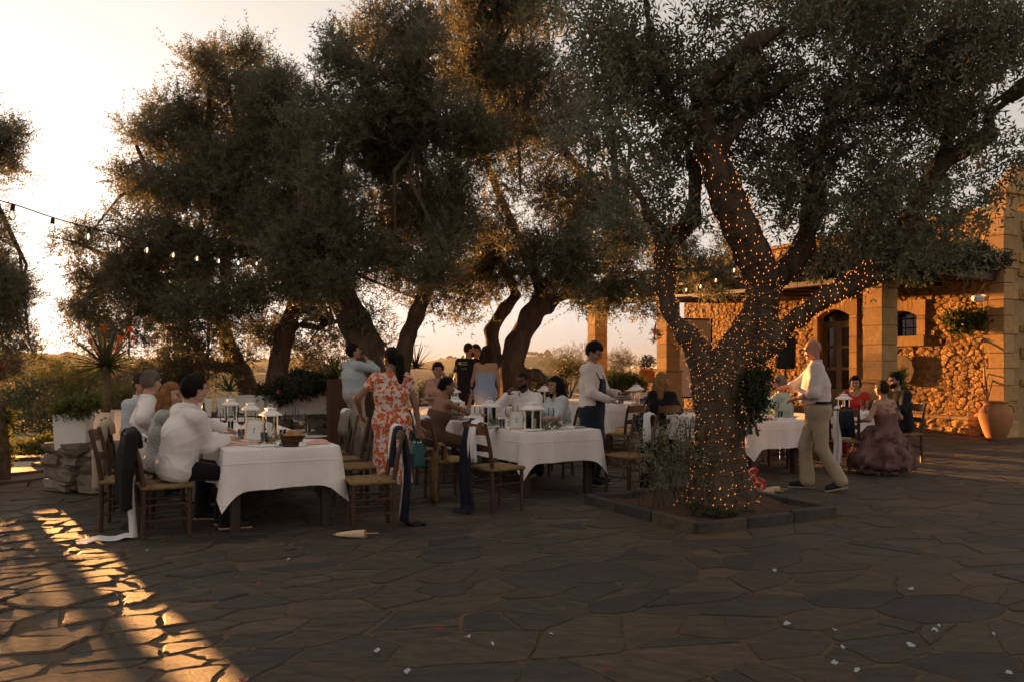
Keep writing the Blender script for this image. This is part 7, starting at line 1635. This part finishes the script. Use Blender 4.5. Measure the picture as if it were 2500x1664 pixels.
# --- man in blue shirt at the back
P6 = Vector((-2.47, 12.45, gz(-2.47, 12.45))); F6 = (.85, .5)
person('stout standing man in pale blue shirt and beige trousers with hand on his face', P6, F6, 1.70, False, 1.22, (-.05, 0), .15, (-.25, .28, 0), {'R': (.07, .20, 1.44), 'L': (-.10, .26, 1.15)}, sk='tan', hair=('thick', 'black'), top=dict(m=CL['sky'], sleeve=.92, collar=True, hem=-.02, soff=.018), bottom=dict(m=CL['stone'], cuff=.05), shoes=m_shoe, vox=.018, elbow={'R': (.7, .5, -.6)}, palms={'R': (-.5, -.6, .1)})
# --- second table
L7 = seatp(9.62, 3.70); F7 = (.88, .47)
person('bare shouldered woman with a low bun resting her hand at her mouth', L7, F7, 1.70, True, 1.0, (.30, .05), .1, (-.25, .05, 0), {'R': (.10, .50, 1.08), 'L': loc_of(L7, F7, on_table('2', 1105, 10.6, .05))}, fem=True, sk='brown', hair=('bun', 'black'), dress=dict(m=CL['bronze'], strapless=True, straps=True, upto=.9, top=.05), vox=.015, elbow={'R': (.5, .3, -1)}, palms={'R': (-.3, -.7, 0)}, seat=.50)
L8 = seatp(12.55, 4.95); F8 = (.35, -.94)
person('short haired guest in a pink top holding a hand to the neck', L8, F8, 1.72, True, .95, (.0, .05), 0, (-.3, 0, 0), {'L': (-.06, .14, 1.16), 'R': (.15, .35, .80)}, fem=True, sk='tan', hair=('curlyshort', 'brown'), top=dict(m=CL['rose'], sleeve=.3, hem=.08, name='top', neck=1.2), bottom=dict(m=CL['stone']), vox=.018, elbow={'L': (-.7, .3, -.8)}, seat=.50)
P9 = Vector((-.79, 13.85, gz(-.79, 13.85))); F9 = (.55, .83)
t9, J9 = person('bearded man in a black T shirt with print on the back', P9, F9, 1.74, False, 1.05, (.03, .03), 0, (-.5, 0, 0), None, sk='tan', hair=('crop', 'brown'), beard='brown', top=dict(m=CL['black'], sleeve=.3, hem=.10), bottom=dict(m=CL['black']), shoes=m_shoe, vox=.017)
m_print = mat('cream_print', (.55, .45, .20), (.45, .38, .2), rough=.8); c9_ = J9['chest']
for i, (z, w, h) in enumerate(((.17, .20, .008), (.135, .20, .008), (.152, .05, .026), (.06, .17, .012), (.035, .15, .010), (.012, .12, .010))):
    q = MB(); q.box((c9_[0] + (.0 if w > .1 else -.06), c9_[1] - .137 + .12 * max(0, z - .1), c9_[2] + z), (w, .006, h)); q.build('shirt_print', m_print, t9)
P10 = Vector((-.46, 13.55, gz(-.46, 13.55))); F10 = (-.05, 1)
person('woman in a strapless dusty blue dress seen from behind', P10, F10, 1.70, False, 1.0, (.10, .03), 0, (.3, .2, 0), {'L': (-.24, .22, .86), 'R': (.25, .16, .84)}, fem=True, sk='tan', hair=('long', 'brown'), dress=dict(m=CL['dusty'], strapless=True, hem=.12, r=.15, top=.03, folds=7), eyes=False, vox=.016)
P10b = Vector((-.66, 14.5, gz(-.66, 14.5)))
person('dark haired guest hidden between the black T shirt and the blue dress', P10b, (.1, -1), 1.72, False, 1.0, (0, 0), 0, (0, 0, 0), None, sk='tan', hair=('thick', 'brown'), top=dict(m=CL['navy'], sleeve=.9), bottom=dict(m=CL['navy']), shoes=m_shoe, vox=.022)
L11 = seatp(9.98, 5.30); F11 = (-.62, -.78)
person('man in white shirt resting his chin on his fist facing the camera', L11, F11, 1.82, True, 1.08, (.26, -.05), .1, (.12, -.02, .06), {'R': (.10, .36, 1.11), 'L': (-.22, .50, .80)}, sk='deep', hair=('crop', 'black'), beard='black', top=dict(m=CL['white'], sleeve=.93, collar=True, soff=.02, neck=.8), bottom=dict(m=CL['navy']), vox=.015, curl=1.3, elbow={'R': (.8, .2, -.9), 'L': (-1, .0, -.4)}, palms={'R': (-.5, -.8, .2)}, seat=.50)
L12 = seatp(9.30, 5.42); F12 = (-.86, -.42)
person('woman with long straight black hair and pale blue cold shoulder top', L12, F12, 1.68, True, 1.0, (.10, 0), 0, (.05, .0, 0), {'L': (-.18, .42, .80), 'R': (.18, .42, .80)}, fem=True, sk='tan', hair=('long', 'black'), top=dict(m=CL['ice'], sleeve=.45, hem=.08, name='top', neck=1.0), bottom=dict(m=CL['navy']), vox=.015, seat=.49)
# --- waiter
P13 = Vector((1.0, 10.05, 0)); F13 = (.88, -.42)
t13, J13 = person('waiter in white shirt and dark apron carrying plates', P13, F13, 1.80, False, .98, (.02, 0), -.05, (-.1, -.42, 0), {'R': (.13, .30, 1.06), 'L': (-.10, .34, 1.14)}, sk='tan', hair=('thick', 'black'), top=dict(m=CL['white2'], sleeve=.93, collar=True, hem=-.02, soff=.022, wr=.007), bottom=dict(m=CL['black']), shoes=m_shoe, vox=.014, elbow={'R': (.7, -.6, -.5)}, palms={'R': (0, .2, 1), 'L': (0, .2, 1)})
kk = 1.80 / 1.75; s = SDF(); hp_ = J13['hip']
s.cone(hp_ + (-.075, .01, -.02), hp_ + (-.055, .025, .36), .142, .148, .05).cone(hp_ + (.075, .01, -.02), hp_ + (.055, .025, .36), .142, .148, .05).cone(hp_ + (-.07, .0, 0), hp_ + (-.10, .02, -.42), .125, .12, .05).cone(hp_ + (.07, .0, 0), hp_ + (.10, .02, -.42), .125, .12, .05).cone(hp_ + (0, .02, 0), hp_ + (0, .03, -.42), .13, .125, .05)
s.fn(lambda P, Dd: np.maximum(Dd, np.minimum(-(P[..., 1] + .02), P[..., 2] - hp_[2] - .03))); s.cut(hp_ + (0, 0, .38), (0, 0, 1)); s.fn(lambda P, Dd: np.maximum(Dd, np.minimum(np.abs(P[..., 0]) - .14 + .25 * np.maximum(0, P[..., 2] - hp_[2] - .12), P[..., 2] - hp_[2] - .05))); s.fn(lambda P, Dd: Dd + .005 * wig(P * np.array((1, 1, .4)), 3, 30, 4)); sdf_obj('apron', s.mesh(.015), CL['navy'], t13)
q = MB()
for sg in (-1, 1): q = MB(); q.tube([hp_ + np.array((sg * .09, .150, .37)), hp_ + np.array((sg * .075, .05, .53)), hp_ + np.array((sg * .05, -.03, .55))], .010, 5, flat=.5); q.build('apron_strap', CL['navy'], t13)
for i, (x, z, w) in enumerate(((-.05, .17, .05), (.01, .17, .05), (.06, .17, .03), (-.03, .15, .06), (.04, .15, .05))): q = MB(); q.box((hp_[0] + x, hp_[1] + .172, hp_[2] + z), (w, .004, .009)); q.build('apron_print', m_paper, t13)
R13 = Matrix.Rotation(J13['rz'], 3, 'Z')
for lb, (x, y, z) in (('lower of two stacked plates in the waiter\'s right hand', (.13, .47, 1.075)), ('upper of two stacked plates in the waiter\'s right hand', (.135, .46, 1.105)), ('plate held up in the waiter\'s left hand', (-.10, .52, 1.165))): PT.place(lb, P13 + R13 @ Vector((x, y, z)), 0, scale=.95)
# --- curly haired woman behind the trunk
L14 = seatp(10.0, 7.62); F14 = (.25, .95)
person('woman with long sunlit curly hair seated behind the lit trunk', L14, F14, 1.72, True, 1.0, (.05, .05), 0, (-.9, .0, 0), {'R': (.2, .38, .80), 'L': (-.2, .40, .80)}, fem=True, sk='fair', hair=('curly', 'blond'), top=dict(m=CL['black'], sleeve=.9, hem=.08, name='top'), bottom=dict(m=CL['black']), vox=.017, seat=.50)
# --- bald man
P15 = Vector((3.68, 9.58, 0)); F15 = (-.985, .17)
person('bald man in white linen shirt and beige chinos walking by the table', P15, F15, 1.83, False, 1.14, (.05, 0), -.25, (.1, -.08, 0), {'R': (.14, .46, 1.20), 'L': (-.10, .26, 1.10)}, {'R': (.10, .10, .085), 'L': (-.10, -.24, .12), 'L_toe': (-.02, .15, -.080)}, sk='pink', hair=None, top=dict(m=CL['white2'], sleeve=.62, collar=True, hem=-.075, soff=.028, wr=.009), bottom=dict(m=CL['beige'], belt=True, cuff=.045, wr=.009), shoes=m_shoe, vox=.013, elbow={'L': (-.9, -.5, -.5), 'R': (.4, -.5, -1)}, palms={'R': (0, .1, -1)}, hipz=.92)
# --- fourth table
L16 = seatp(8.78, 8.98); F16 = (-.75, .55)
person('woman with ash blond bob and mint green cardigan', L16, F16, 1.66, True, 1.08, (.10, 0), 0, (.25, 0, 0), {'L': (-.12, .38, .98), 'R': (.15, .40, .82)}, fem=True, sk='pink', hair=('bob', 'ash'), top=dict(m=CL['mint'], sleeve=.85, hem=.10, name='cardigan', soff=.025), bottom=dict(m=CL['stone']), vox=.016, seat=.50)
L17 = seatp(9.55, 9.30); F17 = (.8, -.35)
person('man in pale shirt with ruddy face beyond the mint green guest', L17, F17, 1.78, True, 1.05, (.05, 0), 0, (.2, 0, 0), {'L': (-.05, .3, 1.0)}, sk='pink', hair=('short', 'brown'), top=dict(m=CL['white'], sleeve=.9, collar=True), bottom=dict(m=CL['navy']), vox=.018)
# --- right table
L19 = seatp(8.42, 11.06); F19 = (-.92, -.25)
person('man in black suit with wavy dark hair at the right table', L19, F19, 1.80, True, 1.06, (.12, 0), .1, (.1, 0, 0), {'L': (-.15, .40, .92), 'R': (.16, .42, .82)}, sk='tan', hair=('curlyshort', 'black'), beard='black', top=dict(m=CL['black'], sleeve=.92, name='jacket', hem=.10, soff=.02), bottom=dict(m=CL['black']), vox=.017, seat=.48)
L20 = seatp(9.22, 11.02); F20 = (-.55, -.83)
person('dark haired woman in a red dress in front of the pillar', L20, F20, 1.68, True, 1.0, (.02, 0), 0, (.15, 0, 0), {'L': (-.15, .38, .80), 'R': (.15, .38, .80)}, fem=True, sk='tan', hair=('bob', 'black'), dress=dict(m=CL['red'], sleeve=.12, upto=.9, neck=1.25), vox=.017)
L18 = seatp(7.50, 9.60); F18 = (-.42, .9)
t18, J18 = person('bare backed guest in mauve tulle dress with gathered up hair', L18, F18, 1.62, True, 1.06, (.10, -.04), 0, (-.2, .18, 0), {'L': (-.30, .26, .72), 'R': (.28, .28, .74)}, fem=True, sk='tan', hair=('bun', 'brown'), dress=dict(m=cloth('mauve', (.19, .095, .085)), strapless=True, upto=.6, top=.02), eyes=False, vox=.015, seat=.46)
def tulle():
    m = bpy.data.materials.new('mauve_tulle'); m.use_nodes = True; t = m.node_tree; N = t.nodes; L = t.links; b = N['Principled BSDF']; b.inputs['Roughness'].default_value = .9; b.inputs['Specular IOR Level'].default_value = .1
    co = N.new('ShaderNodeTexCoord'); nz = N.new('ShaderNodeTexNoise'); nz.inputs['Scale'].default_value = 9; nz.inputs['Detail'].default_value = 6; L.new(co.outputs['Object'], nz.inputs['Vector']); cr = N.new('ShaderNodeValToRGB'); cr.color_ramp.elements[0].position = .35; cr.color_ramp.elements[1].position = .7; cr.color_ramp.elements[0].color = (.085, .042, .040, 1); cr.color_ramp.elements[1].color = (.33, .205, .19, 1); L.new(nz.outputs['Fac'], cr.inputs['Fac']); L.new(cr.outputs['Color'], b.inputs['Base Color']); b.inputs['Alpha'].default_value = .62; return m
m_tul = tulle(); rs = np.random.RandomState(9)
for ly in range(5):
    n = 70; rows = 10; V = []; F = []; ph = rs.uniform(0, 6, 4)
    for j in range(rows + 1):
        t_ = j / rows; z = .66 - .64 * t_ + (.02 * ly if j == rows else 0); rad = .19 + (.13 + .035 * ly) * math.sin(min(1, t_ * 1.12) * math.pi / 2) ** .9 - .05 * max(0, t_ - .8)
        for i in range(n):
            a = 6.2832 * i / n; wv = 1 + .05 * t_ * math.sin(a * 9 + ph[0] + ly) + .045 * t_ * math.sin(a * 17 + ph[1] + t_ * 3) + .02 * math.sin(a * 31 + ph[2] + t_ * 7); V.append((rad * wv * math.cos(a), rad * wv * .92 * math.sin(a) + .10, max(.012, z + .02 * math.sin(a * 13 + ph[3] + ly * 2) * t_)))
    for j in range(rows):
        for i in range(n): l = (i + 1) % n; F.append((j * n + i, j * n + l, j * n + n + l, j * n + n + i))
    q = MB(); q.add(V, F); q.build('tulle_layer', m_tul, t18, True)
for (zz, rr, nn) in ((.40, .36, 60), (.22, .41, 80), (.06, .43, 90), (.90, .15, 30)):          # appliqued petals
    q = MB()
    for i in range(nn):
        a = rs.uniform(0, 6.2832); z = max(.03, zz + rs.normal() * (.07 if zz < .9 else .03)); c = Vector((rr * math.cos(a), rr * .92 * math.sin(a) + (.10 if zz < .9 else .02), z)); d = Vector((math.cos(a), math.sin(a), .3)).normalized(); x = d.orthogonal().normalized(); y = d.cross(x); r_ = rs.uniform(.015, .03); q.add([tuple(c + x * r_ + d * .02), tuple(c + y * r_ + d * .005), tuple(c - x * r_ + d * .025), tuple(c - y * r_)], [(0, 1, 2, 3)])
    o = q.build('petal_trim', m_tul, t18); o['kind'] = 'stuff'
# ================================================================== FAIRY LIGHTS AND SMALL THINGS
fl_ = thing('fairy_lights', 'warm fairy lights wound round the trunk and limbs of the big olive', 'fairy lights', T1)
m_fairy = mat('fairy_bulb', (1, .6, .25), rough=.5, emis=(1.0, .29, .06), estr=.50); m_wire = mat('fairy_wire', (.20, .13, .08), rough=.7)
from mathutils.bvhtree import BVHTree
bark = BVHTree.FromPolygons([tuple(v) for v in T1MESH[0]], [tuple(int(i) for i in q) for q in T1MESH[1]])
rs = np.random.RandomState(12); bulbs = []; wires = []
def wind(pts, turns, per_m, seed, ofs=.012, s0=0.0, wire=True):
    P = [Vector(p) for p, _ in pts]; Rr = [r for _, r in pts]; seg = [(P[i + 1] - P[i]).length for i in range(len(P) - 1)]; L_ = sum(seg); path = []
    n = int(turns * 22)
    for i in range(n + 1):
        s_ = (s0 + (1 - s0) * i / n) * L_; k = 0
        while k < len(seg) - 1 and s_ > seg[k]: s_ -= seg[k]; k += 1
        f_ = min(1, s_ / seg[k]); c = P[k].lerp(P[k + 1], f_); r = Rr[k] + (Rr[k + 1] - Rr[k]) * f_; d = (P[k + 1] - P[k]).normalized(); x = d.orthogonal().normalized(); y = d.cross(x); a = 6.2832 * turns * i / n + .25 * math.sin(i * .11 + seed)
        dv = x * math.cos(a) + y * math.sin(a); c = c + d * .03 * math.sin(i * .3 + seed); hit = bark.ray_cast(c + dv * (r + .22), -dv, r + .22)
        path.append((hit[0] + dv * ofs * .7) if hit[0] is not None else c + dv * (r * 1.05 + ofs))
    if wire: wires.append(path)
    L2 = 0; nxt = rs.uniform(0, .06)
    for i in range(len(path) - 1):
        L2 += (path[i + 1] - path[i]).length
        if L2 > nxt: bulbs.append(path[i] + Vector(rs.normal(size=3)) * .016); nxt = L2 + rs.uniform(.35, 1.65) / (per_m * 1.6)
wind(trunk_pts, 13, 15, 1, s0=.12); wind(trunk_pts, 9, 17, 5, s0=.1, ofs=.02); wind(left_pts, 34, 15, 2); wind(left_a[:2], 4, 8, 3); wind(left_b[:2], 4, 8, 4)
wind(mid_pts, 34, 15, 6); wind(right_pts[:6], 30, 16, 7); wind(up_pts[:3], 8, 6, 8); wind(mid_pts[:5], 9, 10, 9, ofs=.03); wind(roots[0][:2], 3, 8, 10)
for w_ in wires: q = MB(); q.tube([p + Vector((0, 0, 0)) for p in w_], .0028, 3, caps=False); q.build('wire', m_wire, fl_)
q = MB(); q.lathe([(.001, -.008), (.0024, -.0052), (.0029, .0), (.0024, .0052), (.001, .008)], 6, caps=False); bm = q.mesh('bulb'); bm.materials.append(m_fairy)
bulbs.sort(key=lambda p: p.y)
for p in bulbs[:300]: mk('bulb', bm, None, fl_, p)
V0 = np.array([(.003, 0, 0), (-.003, 0, 0), (0, .003, 0), (0, -.003, 0), (0, 0, .0052), (0, 0, -.0052)]); F0 = [(0, 2, 4), (2, 1, 4), (1, 3, 4), (3, 0, 4), (2, 0, 5), (1, 2, 5), (3, 1, 5), (0, 3, 5)]; V = []; F = []
for p in bulbs[300:]:
    o = len(V); V += [tuple(v + np.array(p)) for v in V0]; F += [tuple(i + o for i in f) for f in F0]
me = bpy.data.meshes.new('more_bulbs'); me.from_pydata(V, [], F); tag(mk('more_bulbs', me, m_fairy, fl_), kind='stuff')

# petals scattered on the paving
PETL = ['pale petal on the paving, leftmost of the near ones below table one', 'pale petal left of the pair in the middle foreground', 'pale petal right of the pair in the middle foreground', 'pale petal at the bottom edge left of centre', 'pale petal leftmost of the right hand scatter', 'bluish petal second from the left of the right hand scatter', 'pale petal farthest back in the right hand scatter', 'pale petal at the upper right of the right hand scatter', 'pale petal in the middle right of the scatter', 'pale petal in the middle of the right hand scatter', 'pale petal near the bottom of the right hand scatter', 'pale petal lowest of the right hand scatter', 'small pale petal near the right edge', 'pale petal in the bottom right corner', 'pale petal just left of the upper right scatter one', 'small pale petal in front of the stone kerb', 'pale petal beside the trailing white scarf', 'small pale petal on the paving in front of table one',
    'crimson petal in front of the tree bed', 'crimson petal right of the tree bed corner', 'crimson petal at the bottom centre', 'cream crumb like petal in the middle foreground', 'crimson petal at the edge of the sunlit streak', 'crimson petal left of the folded parasol', 'crimson petal below table two', 'crimson petal at the bottom left beside the sunlight']
m_petw = mat('white_petal', (.36, .39, .42), rough=.6); m_petr = mat('crimson_petal', (.20, .022, .045), rough=.6)
for i, (x, y, m) in enumerate([(865, 1505, 0), (1075, 1472, 0), (1130, 1490, 0), (940, 1553, 0), (1813, 1442, 0), (1922, 1455, 0), (2094, 1360, 0), (2165, 1447, 0), (2100, 1493, 0), (1941, 1497, 0), (1923, 1533, 0), (1974, 1551, 0), (2282, 1466, 0), (2320, 1558, 0), (2150, 1458, 0), (1780, 1318, 0), (338, 1270, 0), (665, 1292, 0), (1577, 1313, 1), (1737, 1372, 1), (1397, 1547, 1), (1268, 1468, 2), (480, 1388, 1), (592, 1348, 1), (1015, 1455, 1), (560, 1574, 1)]):
    D = CAMZ * FPX / (y * VS - 900); p = Vector(((x * VS - 1250) * D / FPX, D, .018)); q = MB(); n = 7; rr = np.random.RandomState(i); r_ = .019 * rr.uniform(.8, 1.2)
    v = [(r_ * math.cos(6.2832 * k / n) * rr.uniform(.8, 1.15) * 1.25, r_ * math.sin(6.2832 * k / n) * rr.uniform(.8, 1.15), .006 + .008 * math.sin(k * 2.1 + i)) for k in range(n)] + [(0, 0, .001)]; q.add(v, [(k, (k + 1) % n, n) for k in range(n)])
    o = q.build('petal', m_petr if m == 1 else m_petw, None, True, p, rr.uniform(0, 6)); tag(o, PETL[i], 'petal', 'crimson petals on the ground' if m == 1 else 'pale petals on the ground')

# evening haze over the valley
hz_ = MB(); hz_.box((0, 0, -18), (26000, 26000, 100)); hm = bpy.data.materials.new('evening_haze'); hm.use_nodes = True; N = hm.node_tree.nodes; N.clear(); o_ = N.new('ShaderNodeOutputMaterial'); v_ = N.new('ShaderNodeVolumePrincipled')
v_.inputs['Density'].default_value = HAZE; v_.inputs['Color'].default_value = (.95, .90, .82, 1); v_.inputs['Anisotropy'].default_value = .3; hm.node_tree.links.new(v_.outputs['Volume'], o_.inputs['Volume'])
tag(hz_.build('haze', hm), kind='stuff')
